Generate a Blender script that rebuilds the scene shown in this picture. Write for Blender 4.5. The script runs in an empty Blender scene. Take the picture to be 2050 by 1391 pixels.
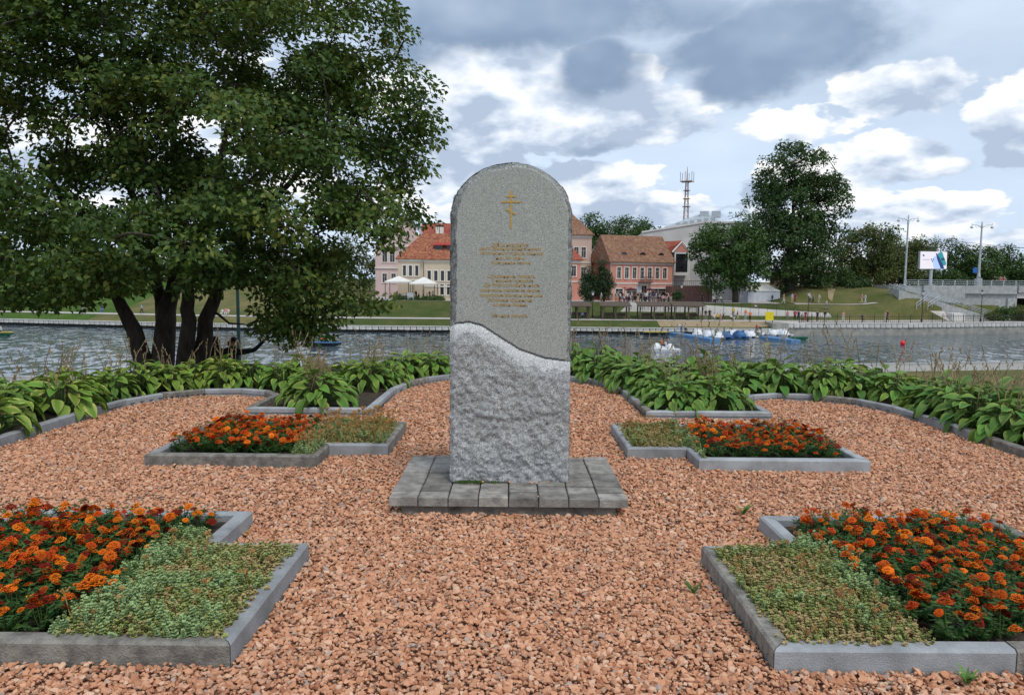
import bpy, bmesh, math, random
import numpy as np
from mathutils import Vector, Matrix, noise as mnoise

scene = bpy.context.scene
C = scene.collection
R = math.radians
# ------------------------------------------------------------------ camera
FPX, CX, CY, EYE = 1480.0, 1025.0, 695.5, 1.6
TH = math.atan((CY - 560) / FPX)
RO = R(0.5)
_c, _s = math.cos(TH), math.sin(TH)
cam_data = bpy.data.cameras.new('camera')
cam = bpy.data.objects.new('camera', cam_data)
C.objects.link(cam)
cam_data.sensor_width = 36
cam_data.lens = FPX / 2050 * 36
cam_data.clip_start = 0.05
cam_data.clip_end = 6000
_r0, _u0, _f = Vector((1, 0, 0)), Vector((0, _s, _c)), Vector((0, _c, -_s))
_Rt = _r0 * math.cos(RO) + _u0 * math.sin(RO)
_Up = -_r0 * math.sin(RO) + _u0 * math.cos(RO)
_m = Matrix((_Rt, _Up, -_f)).transposed().to_4x4()
_m.translation = (0, 0, EYE)
cam.matrix_world = _m
scene.camera = cam


def ray(px, py):
    dx, dy = px - CX, py - CY
    a = (dx * math.cos(RO) + dy * math.sin(RO)) / FPX
    b = (dx * math.sin(RO) - dy * math.cos(RO)) / FPX
    return Vector((a, _c + b * _s, -_s + b * _c))


def at(px, py, Y):
    """world point seen at a picture position, at distance Y"""
    d = ray(px, py)
    return Vector((0, 0, EYE)) + d * (Y / d.y)


def gnd(px, py, z=0.0):
    d = ray(px, py)
    return Vector((0, 0, EYE)) + d * ((z - EYE) / d.z)


# ------------------------------------------------------------------ world, sun, exposure
SUN_EL, SUN_AZ = 58.0, 150.0          # azimuth measured clockwise from +Y (north = view direction)
world = bpy.data.worlds.new('World')
scene.world = world
world.use_nodes = True


class NG:
    """small helper to write node trees"""
    def __init__(s, tree):
        s.t = tree
        s.n = tree.nodes
        s.l = tree.links

    def new(s, typ, **kw):
        n = s.n.new(typ)
        for k, v in kw.items():
            setattr(n, k, v)
        return n

    def put(s, sock, v):
        if v is None:
            return
        if isinstance(v, bpy.types.NodeSocket):
            s.l.new(v, sock)
        else:
            if sock.type == 'RGBA' and not isinstance(v, (int, float)) and len(v) == 3:
                v = (*v, 1)
            sock.default_value = v

    def math(s, op, a, b=None, c=None, clamp=False):
        n = s.new('ShaderNodeMath', operation=op, use_clamp=clamp)
        for i, v in enumerate((a, b, c)):
            s.put(n.inputs[i], v)
        return n.outputs[0]

    def vmath(s, op, a, b=None, out=0):
        n = s.new('ShaderNodeVectorMath', operation=op)
        s.put(n.inputs[0], a)
        if b is not None:
            s.put(n.inputs[1], b)
        return n.outputs['Value'] if op in ('LENGTH', 'DOT_PRODUCT', 'DISTANCE') else n.outputs[0]

    def noise(s, vec, scale, detail=4, rough=.5, dist=0, out='Fac', dim='3D', lac=2.0):
        n = s.new('ShaderNodeTexNoise', noise_dimensions=dim)
        s.put(n.inputs['Vector'], vec)
        s.put(n.inputs['Scale'], scale)
        s.put(n.inputs['Detail'], detail)
        s.put(n.inputs['Roughness'], rough)
        s.put(n.inputs['Lacunarity'], lac)
        s.put(n.inputs['Distortion'], dist)
        return n.outputs[out]

    def ramp(s, fac, stops, interp='LINEAR'):
        n = s.new('ShaderNodeValToRGB')
        e = n.color_ramp.elements
        n.color_ramp.interpolation = interp
        while len(e) < len(stops):
            e.new(0.5)
        for el, (p, c) in zip(e, stops):
            el.position = p
            el.color = (*c, 1) if len(c) == 3 else c
        s.put(n.inputs[0], fac)
        return n.outputs[0]

    def mrange(s, v, a, b, c=0., d=1., smooth=False):
        n = s.new('ShaderNodeMapRange', interpolation_type='SMOOTHSTEP' if smooth else 'LINEAR')
        for i, x in enumerate((v, a, b, c, d)):
            s.put(n.inputs[i], x)
        return n.outputs[0]

    def mix(s, fac, a, b, blend='MIX'):
        n = s.new('ShaderNodeMix', data_type='RGBA', blend_type=blend)
        s.put(n.inputs[0], fac)
        s.put(n.inputs[6], a)
        s.put(n.inputs[7], b)
        return n.outputs[2]

    def mapping(s, vec, scale=(1, 1, 1), rot=(0, 0, 0), loc=(0, 0, 0)):
        n = s.new('ShaderNodeMapping')
        s.put(n.inputs[0], vec)
        n.inputs[1].default_value = loc
        n.inputs[2].default_value = rot
        n.inputs[3].default_value = scale
        return n.outputs[0]


def build_sky():
    g = NG(world.node_tree)
    g.n.clear()
    out = g.new('ShaderNodeOutputWorld')
    bg = g.new('ShaderNodeBackground')
    bg.inputs[1].default_value = 0.1
    g.l.new(bg.outputs[0], out.inputs[0])
    sky = g.new('ShaderNodeTexSky', sky_type='NISHITA', sun_disc=False)
    sky.sun_elevation = R(SUN_EL)
    sky.sun_rotation = R(SUN_AZ)
    sky.air_density = 1.0
    sky.dust_density = 1.5
    tc = g.new('ShaderNodeTexCoord').outputs['Generated']
    d0 = g.vmath('NORMALIZE', tc)
    sep = g.new('ShaderNodeSeparateXYZ')
    g.put(sep.inputs[0], d0)
    elev = sep.outputs[2]
    # cloud space: a little flattened, finer towards the horizon
    per = g.math('DIVIDE', 1.0, g.math('ADD', g.math('MAXIMUM', elev, 0.0), 0.55))
    sc_ = g.new('ShaderNodeVectorMath', operation='SCALE')
    g.put(sc_.inputs[0], g.vmath('MULTIPLY', d0, (1, 1, 1.9)))
    g.put(sc_.inputs[3], per)
    p = sc_.outputs[0]
    big = g.noise(p, 2.1, 4, .56)
    bigU = g.noise(g.vmath('ADD', p, (.02, -.01, .075)), 2.1, 3, .56)
    fine = g.noise(p, 8.5, 6, .60)
    bil = g.noise(p, 10.5, 3, .5)
    puff = g.math('SUBTRACT', 1.0, g.math('MULTIPLY', g.math('ABSOLUTE', g.math('SUBTRACT', bil, .5)), 3.2))
    wsm = g.vmath('SUBTRACT', g.noise(d0, 6.0, 4, .6, out='Color'), (.5, .5, .5))
    dw = g.vmath('ADD', d0, g.vmath('MULTIPLY', wsm, (.10, .10, .07)))

    def blobs(lst):
        acc = num = den = None
        for px, py, rx, ry, w in lst:
            c = ray(px, py).normalized()
            v = g.vmath('MULTIPLY', g.vmath('SUBTRACT', dw, tuple(c)), (FPX / rx, FPX / max(rx, 300), FPX / ry))
            m = g.math('MULTIPLY', g.mrange(g.vmath('LENGTH', v), 1.4, 0.2, 0, 1, True), w)
            sz = g.new('ShaderNodeSeparateXYZ')
            g.put(sz.inputs[0], v)
            mv = g.math('MULTIPLY', m, sz.outputs[2])
            acc = m if acc is None else g.math('MAXIMUM', acc, m)
            num = mv if num is None else g.math('ADD', num, mv)
            den = m if den is None else g.math('ADD', den, m)
        return acc, g.math('DIVIDE', num, g.math('ADD', den, .05))
    white, wv = blobs([(1215, 245, 200, 72, 1), (1282, 185, 42, 70, 1), (955, 240, 130, 95, 1), (975, 140, 170, 50, .75), (920, 335, 160, 65, 1), (1120, 365, 190, 48, .9), (1050, 200, 120, 60, .8), (1330, 425, 150, 40, .85),
                       (1140, 425, 160, 42, .85), (900, 440, 140, 34, .8), (1420, 455, 110, 26, .7), (1800, 188, 95, 42, 1), (1862, 395, 80, 26, 1), (1745, 318, 140, 44, .85), (2030, 250, 55, 85, .95), (1500, 390, 60, 50, .7), (1580, 262, 130, 34, .5),
                       (820, 375, 90, 40, .8), (600, 260, 220, 150, .75), (150, 330, 240, 120, .8), (1860, 470, 60, 18, .6)])
    dark, dv = blobs([(1040, 25, 330, 85, 1), (1200, 140, 120, 85, .95), (1540, 85, 270, 105, 1), (1490, 150, 150, 75, .95), (820, 60, 150, 80, .7), (1190, 305, 150, 20, .62), (1320, 20, 280, 70, .8),
                      (1760, 30, 220, 70, .45), (2045, 265, 60, 26, .5), (890, 215, 60, 50, .4), (300, 50, 350, 100, .6), (1780, 340, 100, 13, .3)])
    # pale blue air with a thin white veil
    veil = g.noise(g.mapping(p, (1, 1, 1.6)), 1.6, 5, .58)
    base = g.mix(g.mrange(veil, .30, .66, .45, .95), sky.outputs[0], (6.9, 8.0, 9.5))
    base = g.mix(g.mrange(elev, .02, .26, .55, .0, True), base, (6.1, 7.5, 9.7))
    # cumulus: the clouds in view and their like all round
    gen = g.mrange(big, .50, .68, 0, .66, True)
    raw = g.math('ADD', g.math('MAXIMUM', white, gen), g.math('ADD', g.math('MULTIPLY', g.math('SUBTRACT', fine, .5), 1.15), g.math('MULTIPLY', g.math('SUBTRACT', puff, .74), .40)))
    cov = g.mrange(raw, .27, .43, 0, 1, True)
    lit = g.math('ADD', g.math('MULTIPLY', g.math('SUBTRACT', big, bigU), 3.2), g.math('ADD', g.math('MULTIPLY', wv, .26), g.mrange(g.math('ADD', g.math('MULTIPLY', puff, .25), g.math('MULTIPLY', fine, .95)), .48, .88, .0, .75)))
    ccol = g.ramp(lit, [(0.08, (4.2, 5.1, 6.5)), (.32, (6.2, 7.0, 8.2)), (.54, (8.5, 8.9, 9.4)), (.82, (10.5, 10.5, 10.4))])
    col = g.mix(g.math('MULTIPLY', cov, .96), base, ccol)
    # shaded undersides of the nearer cloud
    gd = g.math('MULTIPLY', g.mrange(big, .58, .72, 0, .6, True), g.mrange(elev, .25, .5, 0, 1))
    dk = g.math('ADD', g.math('MAXIMUM', dark, gd), g.math('MULTIPLY', g.math('SUBTRACT', fine, .5), .85))
    dk = g.mrange(dk, .36, .84, 0, .95, True)
    dcol = g.ramp(g.math('ADD', g.math('ADD', g.math('MULTIPLY', dv, .16), .30), g.math('MULTIPLY', g.math('SUBTRACT', g.noise(p, 4.2, 3, .55), .5), 1.1)),
                  [(.0, (1.75, 2.5, 3.7)), (.32, (2.35, 3.25, 4.65)), (.62, (3.9, 4.95, 6.5)), (.9, (6.0, 6.9, 8.3))])
    col = g.mix(dk, col, dcol)
    g.put(bg.inputs[0], col)


build_sky()
world.cycles.sampling_method = "MANUAL"
world.cycles.sample_map_resolution = 512
sun_d = bpy.data.lights.new('sun', 'SUN')
sun_d.energy = 1.5
sun_d.angle = R(14)
sun_d.color = (1.0, .95, .87)
sun = bpy.data.objects.new('sun', sun_d)
C.objects.link(sun)
_sd = Vector((math.sin(R(SUN_AZ)) * math.cos(R(SUN_EL)), math.cos(R(SUN_AZ)) * math.cos(R(SUN_EL)), math.sin(R(SUN_EL))))
sun.rotation_euler = _sd.to_track_quat('Z', 'Y').to_euler()
sun.location = (20, -30, 60)
scene.view_settings.view_transform = 'Standard'
scene.view_settings.look = 'None'
scene.view_settings.exposure = 0.18
scene.view_settings.gamma = 1.0
scene.view_settings.use_curve_mapping = False
scene.render.engine = 'CYCLES'
scene.cycles.max_bounces = 6
scene.cycles.diffuse_bounces = 3
scene.cycles.glossy_bounces = 3
scene.cycles.transparent_max_bounces = 4
scene.cycles.use_denoising = True

# ------------------------------------------------------------------ materials
MATS = {}


def mat(name, col, rough=.8, var=.12, scale=6., col2=None, bump=0., bscale=40., objvar=0., spec=.3, metal=0., trans=0.,
        detail=5, contrast=(.35, .65), stretch=(1, 1, 1)):
    """procedural material: two tones mixed by noise, relief, tint per object"""
    if name in MATS:
        return MATS[name]
    m = bpy.data.materials.new(name)
    m.use_nodes = True
    g = NG(m.node_tree)
    b = g.n['Principled BSDF']
    tc = g.new('ShaderNodeTexCoord').outputs['Object']
    if stretch != (1, 1, 1):
        tc = g.mapping(tc, stretch)
    if col2 is None:
        col2 = tuple(c * (1 - var * 2) for c in col)
        col = tuple(min(1, c * (1 + var)) for c in col)
    f = g.noise(tc, scale, detail, .6)
    c = g.mix(g.mrange(f, contrast[0], contrast[1]), col2, col)
    if objvar:
        oi = g.new('ShaderNodeObjectInfo').outputs['Random']
        hs = g.new('ShaderNodeHueSaturation')
        g.put(hs.inputs['Value'], g.mrange(oi, 0, 1, 1 - objvar, 1 + objvar))
        oi2 = g.math('FRACT', g.math('MULTIPLY', oi, 37.7))
        g.put(hs.inputs['Hue'], g.mrange(oi2, 0, 1, .5 - objvar * .05, .5 + objvar * .05))
        g.put(hs.inputs['Color'], c)
        c = hs.outputs[0]
    g.put(b.inputs['Base Color'], c)
    b.inputs['Roughness'].default_value = rough
    b.inputs['Specular IOR Level'].default_value = spec
    b.inputs['Metallic'].default_value = metal
    if bump:
        bn = g.new('ShaderNodeBump')
        bn.inputs['Strength'].default_value = bump
        bn.inputs['Distance'].default_value = .02
        g.put(bn.inputs['Height'], g.noise(tc, bscale, 5, .6))
        g.put(b.inputs['Normal'], bn.outputs[0])
    if trans:
        out = g.n['Material Output']
        tr = g.new('ShaderNodeBsdfTranslucent')
        g.put(tr.inputs[0], g.mix(.5, c, (.25, .35, .04)))
        mx = g.new('ShaderNodeMixShader')
        mx.inputs[0].default_value = trans
        g.l.new(b.outputs[0], mx.inputs[1])
        g.l.new(tr.outputs[0], mx.inputs[2])
        g.l.new(mx.outputs[0], out.inputs[0])
    MATS[name] = m
    return m


# ------------------------------------------------------------------ mesh helpers
WLOC = {}


class MB:
    """collects polygons, then becomes ONE mesh object"""
    def __init__(s):
        s.v, s.f, s.mi = [], [], []
        s.cur = 0

    def add(s, verts, faces):
        k = len(s.v)
        s.v.extend(tuple(v) for v in verts)
        s.f.extend(tuple(i + k for i in f) for f in faces)
        s.mi.extend([s.cur] * len(faces))
        return s

    def box(s, x0, x1, y0, y1, z0, z1, M=None):
        vs = [Vector((x, y, z)) for z in (z0, z1) for x, y in ((x0, y0), (x1, y0), (x1, y1), (x0, y1))]
        if M is not None:
            vs = [M @ v for v in vs]
        return s.add(vs, [(3, 2, 1, 0), (4, 5, 6, 7), (0, 1, 5, 4), (1, 2, 6, 5), (2, 3, 7, 6), (3, 0, 4, 7)])

    def tube(s, pts, rad, n=6, cap=True):
        pts = [Vector(p) for p in pts]
        if not isinstance(rad, (list, tuple)):
            rad = [rad] * len(pts)
        vs, fs = [], []
        prev = None
        for i, p in enumerate(pts):
            t = (pts[min(i + 1, len(pts) - 1)] - pts[max(i - 1, 0)])
            t = t.normalized() if t.length > 1e-9 else Vector((0, 0, 1))
            if prev is None:
                a = t.cross(Vector((1, 0, 0)) if abs(t.x) < .8 else Vector((0, 1, 0))).normalized()
            else:
                a = (prev - t * prev.dot(t)).normalized()
            prev = a
            b = t.cross(a)
            for k in range(n):
                w = 2 * math.pi * k / n
                vs.append(p + (a * math.cos(w) + b * math.sin(w)) * rad[i])
        for i in range(len(pts) - 1):
            for k in range(n):
                k2 = (k + 1) % n
                fs.append((i * n + k, i * n + k2, (i + 1) * n + k2, (i + 1) * n + k))
        if cap:
            fs.append(tuple(range(n))[::-1])
            fs.append(tuple((len(pts) - 1) * n + k for k in range(n)))
        return s.add(vs, fs)

    def lathe(s, c, prof, n=10):
        c = Vector(c)
        vs, fs = [], []
        for r, z in prof:
            for k in range(n):
                w = 2 * math.pi * k / n
                vs.append(c + Vector((r * math.cos(w), r * math.sin(w), z)))
        for i in range(len(prof) - 1):
            for k in range(n):
                k2 = (k + 1) % n
                fs.append((i * n + k, i * n + k2, (i + 1) * n + k2, (i + 1) * n + k))
        fs.append(tuple(range(n))[::-1])
        fs.append(tuple((len(prof) - 1) * n + k for k in range(n)))
        return s.add(vs, fs)

    def prism(s, poly, z0, z1):
        n = len(poly)
        vs = [(x, y, z0) for x, y in poly] + [(x, y, z1) for x, y in poly]
        fs = [tuple(range(n))[::-1], tuple(range(n, 2 * n))] + [(i, (i + 1) % n, n + (i + 1) % n, n + i) for i in range(n)]
        return s.add(vs, fs)

    def mesh(s, name, mats=None, smooth=False, shift=None):
        me = bpy.data.meshes.new(name)
        v = s.v
        if shift is not None:
            v = [(a - shift[0], b - shift[1], c - shift[2]) for a, b, c in v]
        me.from_pydata(v, [], s.f)
        for m in (mats or []):
            me.materials.append(m)
        if any(s.mi):
            me.polygons.foreach_set('material_index', s.mi)
        if smooth:
            me.polygons.foreach_set('use_smooth', [True] * len(me.polygons))
        me.update()
        return me

    def build(s, name, mats, parent=None, smooth=False, local=False):
        """verts are in world space unless local; a part is stored relative to its thing"""
        if not isinstance(mats, (list, tuple)):
            mats = [mats]
        w = WLOC.get(parent.name, Vector()) if parent is not None and not local else None
        me = s.mesh(name, mats, smooth, w)
        return link(name, me, parent)


def link(name, data, parent=None):
    o = bpy.data.objects.new(name, data)
    C.objects.link(o)
    if parent is not None:
        o.parent = parent
        WLOC[o.name] = WLOC.get(parent.name, Vector())
    return o


def tag(o, label=None, cat=None, group=None, kind=None):
    if label:
        o['label'] = label
    if cat:
        o['category'] = cat
    if group:
        o['group'] = group
    if kind:
        o['kind'] = kind
    return o


def thing(name, label, cat, loc=(0, 0, 0), group=None, rz=0.):
    o = bpy.data.objects.new(name, None)
    o.empty_display_size = .2
    C.objects.link(o)
    o.location = loc
    o.rotation_euler = (0, 0, rz)
    WLOC[o.name] = Vector(loc)
    return tag(o, label, cat, group)


def copy_tree(o, parent=None):
    c = o.copy()
    C.objects.link(c)
    if parent is not None:
        c.parent = parent
    for ch in o.children:
        copy_tree(ch, c)
    return c


def big_mesh(name, verts, faces_flat, nper, mats, matidx=None, smooth=False):
    """fast numpy mesh: all faces have nper corners"""
    me = bpy.data.meshes.new(name)
    nv, nf = len(verts), len(faces_flat) // nper
    me.vertices.add(nv)
    me.vertices.foreach_set('co', np.asarray(verts, dtype=np.float32).ravel())
    me.loops.add(nf * nper)
    me.loops.foreach_set('vertex_index', np.asarray(faces_flat, dtype=np.int32))
    me.polygons.add(nf)
    me.polygons.foreach_set('loop_start', np.arange(nf, dtype=np.int32) * nper)
    for m in mats:
        me.materials.append(m)
    if matidx is not None:
        me.polygons.foreach_set('material_index', np.asarray(matidx, dtype=np.int32))
    if smooth:
        me.polygons.foreach_set('use_smooth', np.ones(nf, dtype=bool))
    me.update(calc_edges=True)
    me.validate()
    return me


def rot_basis(rng, n):
    """n random rotation matrices"""
    q = rng.normal(size=(n, 4))
    q /= np.linalg.norm(q, axis=1)[:, None]
    w, x, y, z = q.T
    return np.stack([np.stack([1 - 2 * (y * y + z * z), 2 * (x * y - z * w), 2 * (x * z + y * w)], -1),
                     np.stack([2 * (x * y + z * w), 1 - 2 * (x * x + z * z), 2 * (y * z - x * w)], -1),
                     np.stack([2 * (x * z - y * w), 2 * (y * z + x * w), 1 - 2 * (x * x + y * y)], -1)], 1)


rng = np.random.default_rng(7)
random.seed(11)
# ================================================================== SETTING
WATER_Z = -6.2


def sstep(a, b, x):
    t = np.clip((np.asarray(x, dtype=float) - a) / (b - a), 0, 1)
    return t * t * (3 - 2 * t)


def y_near(x):
    return 57.9 + .195 * np.asarray(x, dtype=float)


def h_near(x, y):
    x, y = np.asarray(x, float), np.asarray(y, float)
    dx = np.maximum(np.abs(x) - 6.0, 0)
    dy = np.maximum(y - 12.75, 0)
    d = np.hypot(dx, dy)
    t = np.clip((y - 14) / (y_near(x) - 5 - 14), 0, 1) ** .78
    z = -.035 - .93 * sstep(0, 1.7, d) - 4.55 * t * (d > 0)
    return np.where(y > y_near(x) - 5, -5.55, z)


QX = [-240, -140, -81, -50, -23.6, 9, 42, 60, 86, 140, 240]
QY = [146, 126, 117, 110.5, 107.4, 108.2, 108.8, 111.5, 120, 138, 170]


def y_quay(x):
    return np.interp(x, QX, QY)


def h_far(x, y):
    x, y = np.asarray(x, float), np.asarray(y, float)
    d = y - y_quay(x)
    r = sstep(36, 43, x)
    low = np.interp(d, [0, .4, 4, 9], [-5.42, -5.36, -4.45, -4.45]) * (1 - r) + (-4.45) * r
    mid = np.interp(y, [117.5, 126, 160, 175], [0, 2.35, 2.35, 3.2])
    left = np.interp(d, [9, 30, 42], [0, 3.6, 4.9])
    right = np.interp(y - np.maximum(0, (x - 75)) * .35, [118.5, 125, 127.5, 133, 140], [0, 2.4, 2.45, 4.2, 5.2])
    right = right + sstep(61, 66, x) * (1 - sstep(67.5, 72.5, x)) * np.interp(y, [119, 126.5, 133, 140], [0, 2.3, .9, 0])
    wl = 1 - sstep(-52, -34, x)
    wr = sstep(44, 54, x)
    up = mid * (1 - wl) * (1 - wr) + left * wl + right * wr
    up = np.where(d > 8.5, up, 0)
    bumps = .15 * np.sin(x * .31) * np.sin(y * .27 + x * .1) * np.clip((d - 10) / 6, 0, 1) * (wl + wr)
    return low + up + bumps


def grid_mesh(name, xs, rows, hfun, m, mi=None):
    """rows(x) gives the y values of one column"""
    nx = len(xs)
    cols = [rows(x) for x in xs]
    ny = len(cols[0])
    X = np.repeat(np.array(xs)[:, None], ny, 1)
    Y = np.array(cols)
    Z = hfun(X, Y)
    V = np.stack([X, Y, Z], -1).reshape(-1, 3)
    i, j = np.meshgrid(np.arange(nx - 1), np.arange(ny - 1), indexing='ij')
    a = (i * ny + j).ravel()
    Fc = np.stack([a, a + ny, a + ny + 1, a + 1], -1).ravel()
    return big_mesh(name, V, Fc, 4, m if isinstance(m, list) else [m], mi, True)


def grass_mat(name, c1, c2, c3, sc=.35):
    m = bpy.data.materials.new(name)
    m.use_nodes = True
    g = NG(m.node_tree)
    b = g.n['Principled BSDF']
    tc = g.new('ShaderNodeNewGeometry').outputs['Position']
    f = g.noise(tc, sc, 6, .6)
    c = g.ramp(f, [(.32, c1), (.5, c2), (.68, c3)])
    f2 = g.noise(g.mapping(tc, (1, .5, 1)), 5.0, 6, .7)
    c = g.mix(g.mrange(f2, .3, .7, 0, .55), c, (.03, .05, .012), 'MIX')
    g.put(b.inputs['Base Color'], c)
    b.inputs['Roughness'].default_value = .95
    b.inputs['Specular IOR Level'].default_value = .1
    bn = g.new('ShaderNodeBump')
    bn.inputs['Strength'].default_value = .8
    bn.inputs['Distance'].default_value = .12
    g.put(bn.inputs['Height'], g.noise(tc, 9, 5, .7))
    g.put(b.inputs['Normal'], bn.outputs[0])
    return m


M_GRASS = grass_mat('lawn', (.13, .125, .05), (.085, .105, .03), (.055, .085, .022))
M_GRASSL = grass_mat('lush_lawn', (.11, .16, .035), (.075, .14, .022), (.05, .105, .018))
M_GRASSD = grass_mat('dry_lawn', (.25, .20, .09), (.165, .155, .06), (.095, .12, .035), .18)
M_EARTH = mat('soil', (.085, .062, .045), .95, scale=14, col2=(.035, .026, .02), bump=.8, bscale=60)
M_PAVE = mat('paving', (.36, .345, .31), .9, scale=1.2, col2=(.26, .25, .23))
M_PAVEP = mat('paving_pale', (.50, .46, .42), .9, scale=.8, col2=(.38, .35, .32))
M_CONC = mat('concrete', (.42, .43, .42), .85, scale=1.5, col2=(.30, .31, .31), bump=.15, bscale=8)
M_CONCW = mat('concrete_white', (.62, .61, .58), .85, scale=1.5, col2=(.45, .44, .42))
M_DARKW = mat('shaded_wall', (.055, .055, .05), .7, scale=1.0, col2=(.02, .02, .018))  # near-black tone: shade in the quay gap and bridge opening painted in
M_BLOCK = mat('quay_block', (.66, .65, .62), .85, scale=2.0, col2=(.44, .43, .40), objvar=.12, bump=.2, bscale=5)

# near bank: dense where the camera stands
xs = np.concatenate([np.linspace(-160, -14, 40), np.linspace(-13, 13, 66), np.linspace(14, 160, 40)])
near_rows = lambda x: np.concatenate([np.linspace(-60, 4, 9), np.linspace(5, 20, 46), np.linspace(21, 1, 0), 20 + (y_near(x) - 20) * np.linspace(.03, 1, 44)])
o = link('ground', grid_mesh('ground', xs, near_rows, h_near, [M_GRASSD]))
tag(o, kind='structure')
# lower riverside path
mb = MB()
xx = np.linspace(-160, 160, 81)
for a, b_ in zip(xx[:-1], xx[1:]):
    ya, yb = float(y_near(a)), float(y_near(b_))
    mb.add([(a, ya - 4.6, -5.53), (b_, yb - 4.6, -5.53), (b_, yb, -5.53), (a, ya, -5.53)], [(0, 1, 2, 3)])
    mb.add([(a, ya, -5.53), (b_, yb, -5.53), (b_, yb + .02, -7), (a, ya + .02, -7)], [(0, 1, 2, 3)])
tag(mb.build('riverside_path', M_PAVE), kind='structure')
mb = MB()
for a, b_ in zip(xx[:-1], xx[1:]):
    mb.box(a + .01, b_ - .01, -.35, .05, -5.53, -5.36, Matrix.Translation((0, 0, 0)) @ Matrix(((1, 0, 0, 0), (.195, 1, 0, 57.9), (0, 0, 1, 0), (0, 0, 0, 1))))
tag(mb.build('path_kerb', M_CONC), kind='structure')

# far bank
fx = np.concatenate([np.linspace(-900, -170, 18), np.linspace(-160, 160, 161), np.linspace(170, 900, 18)])


def far_rows(x):
    q = float(y_quay(x))
    return np.concatenate([q + np.array([.25, .5, 1.5, 2.8, 4.0, 6.5, 8.5, 8.6]), q + np.linspace(9, 60, 60), q + np.array([70, 90, 140, 300, 900, 2600])])


nfx, nfy = len(fx), len(far_rows(0))
mi = []
for i in range(nfx - 1):
    for j in range(nfy - 1):
        x = fx[i]
        mi.append(1 if x < -66 else (2 if x > 46 or x < -30 else 0))
o = link('far_ground', grid_mesh('far_ground', list(fx), far_rows, h_far, [M_GRASS, M_GRASSL, M_GRASSD], mi))
tag(o, kind='structure')


def ribbon(name, m, x0, x1, f0, f1, dz=.03, step=2.0, zf=None, thick=.0):
    """a strip of paving between two y-functions, a little above the ground"""
    n = max(2, int((x1 - x0) / step))
    mb = MB()
    xs_ = np.linspace(x0, x1, n)
    for a, b_ in zip(xs_[:-1], xs_[1:]):
        k = 5
        for t in range(k):
            q = []
            for x, u in ((a, t / k), (b_, t / k), (b_, (t + 1) / k), (a, (t + 1) / k)):
                y = f0(x) + (f1(x) - f0(x)) * u
                z = (float(h_far(x, y)) if zf is None else zf(x)) + dz
                q.append((x, y, z))
            mb.add(q, [(0, 1, 2, 3)])
    return tag(mb.build(name, m), kind='structure')


yq = lambda x: float(y_quay(x))
ribbon('promenade', M_PAVEP, -170, 40, lambda x: yq(x) + 4.2, lambda x: yq(x) + 8.4, .03)
ribbon('promenade', M_PAVEP, 40.2, 170, lambda x: yq(x) + .3, lambda x: yq(x) + 8.3, .03)
ribbon('promenade_kerb', M_CONCW, -170, 40, lambda x: yq(x) + 4.0, lambda x: yq(x) + 4.25, .10)
ribbon('terrace', M_PAVEP, -28, 46, lambda x: 126.2, lambda x: 149, .03)
ribbon('hill_path', M_PAVEP, 48, 62, lambda x: 125.4, lambda x: 127.3, .04)
ribbon('dirt_patch', mat('bare_earth', (.34, .25, .17), .95, scale=1, col2=(.24, .2, .1)), 22, 39, lambda x: yq(x) + 1.2, lambda x: yq(x) + 4.0, .03)
ribbon('dirt_trail', MATS['bare_earth'], 55.5, 59.5, lambda x: 128.6 + (x - 55.5) * 2.0, lambda x: 130.2 + (x - 55.5) * 2.6, .05, .4)

# river
mw = bpy.data.materials.new('river_water')
mw.use_nodes = True
g = NG(mw.node_tree)
b = g.n['Principled BSDF']
b.inputs['Base Color'].default_value = (.085, .115, .135, 1)
b.inputs['Roughness'].default_value = .08
b.inputs['IOR'].default_value = 1.45
pos = g.new('ShaderNodeNewGeometry').outputs['Position']
# ripple slopes taken straight from vector noise, so that they stay true at a grazing view
w2 = g.noise(g.mapping(pos, (1, 1.7, 1), (0, 0, -.3)), .11, 3, .55)
n1 = g.vmath('SUBTRACT', g.noise(g.mapping(pos, (.75, .42, 1), (0, 0, .2)), 1.0, 2, .5, out='Color'), (.5, .5, .5))
n2 = g.vmath('SUBTRACT', g.noise(g.mapping(pos, (2.2, 1.1, 1), (0, 0, -.15)), 1.0, 2, .5, out='Color'), (.5, .5, .5))
amp = g.mrange(w2, .32, .68, .55, 1.3)
nsum = g.vmath('ADD', g.vmath('MULTIPLY', n1, (.26, .38, 0)), g.vmath('MULTIPLY', n2, (.20, .30, 0)))
sc1 = g.new('ShaderNodeVectorMath', operation='SCALE')
g.put(sc1.inputs[0], nsum)
g.put(sc1.inputs[3], amp)
g.put(b.inputs['Normal'], g.vmath('NORMALIZE', g.vmath('ADD', sc1.outputs[0], (0, 0, 1))))
mb = MB().add([(-900, 40, WATER_Z), (900, 40, WATER_Z), (900, 260, WATER_Z), (-900, 260, WATER_Z)], [(0, 1, 2, 3)])
tag(mb.build('water', mw), kind='structure')

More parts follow.
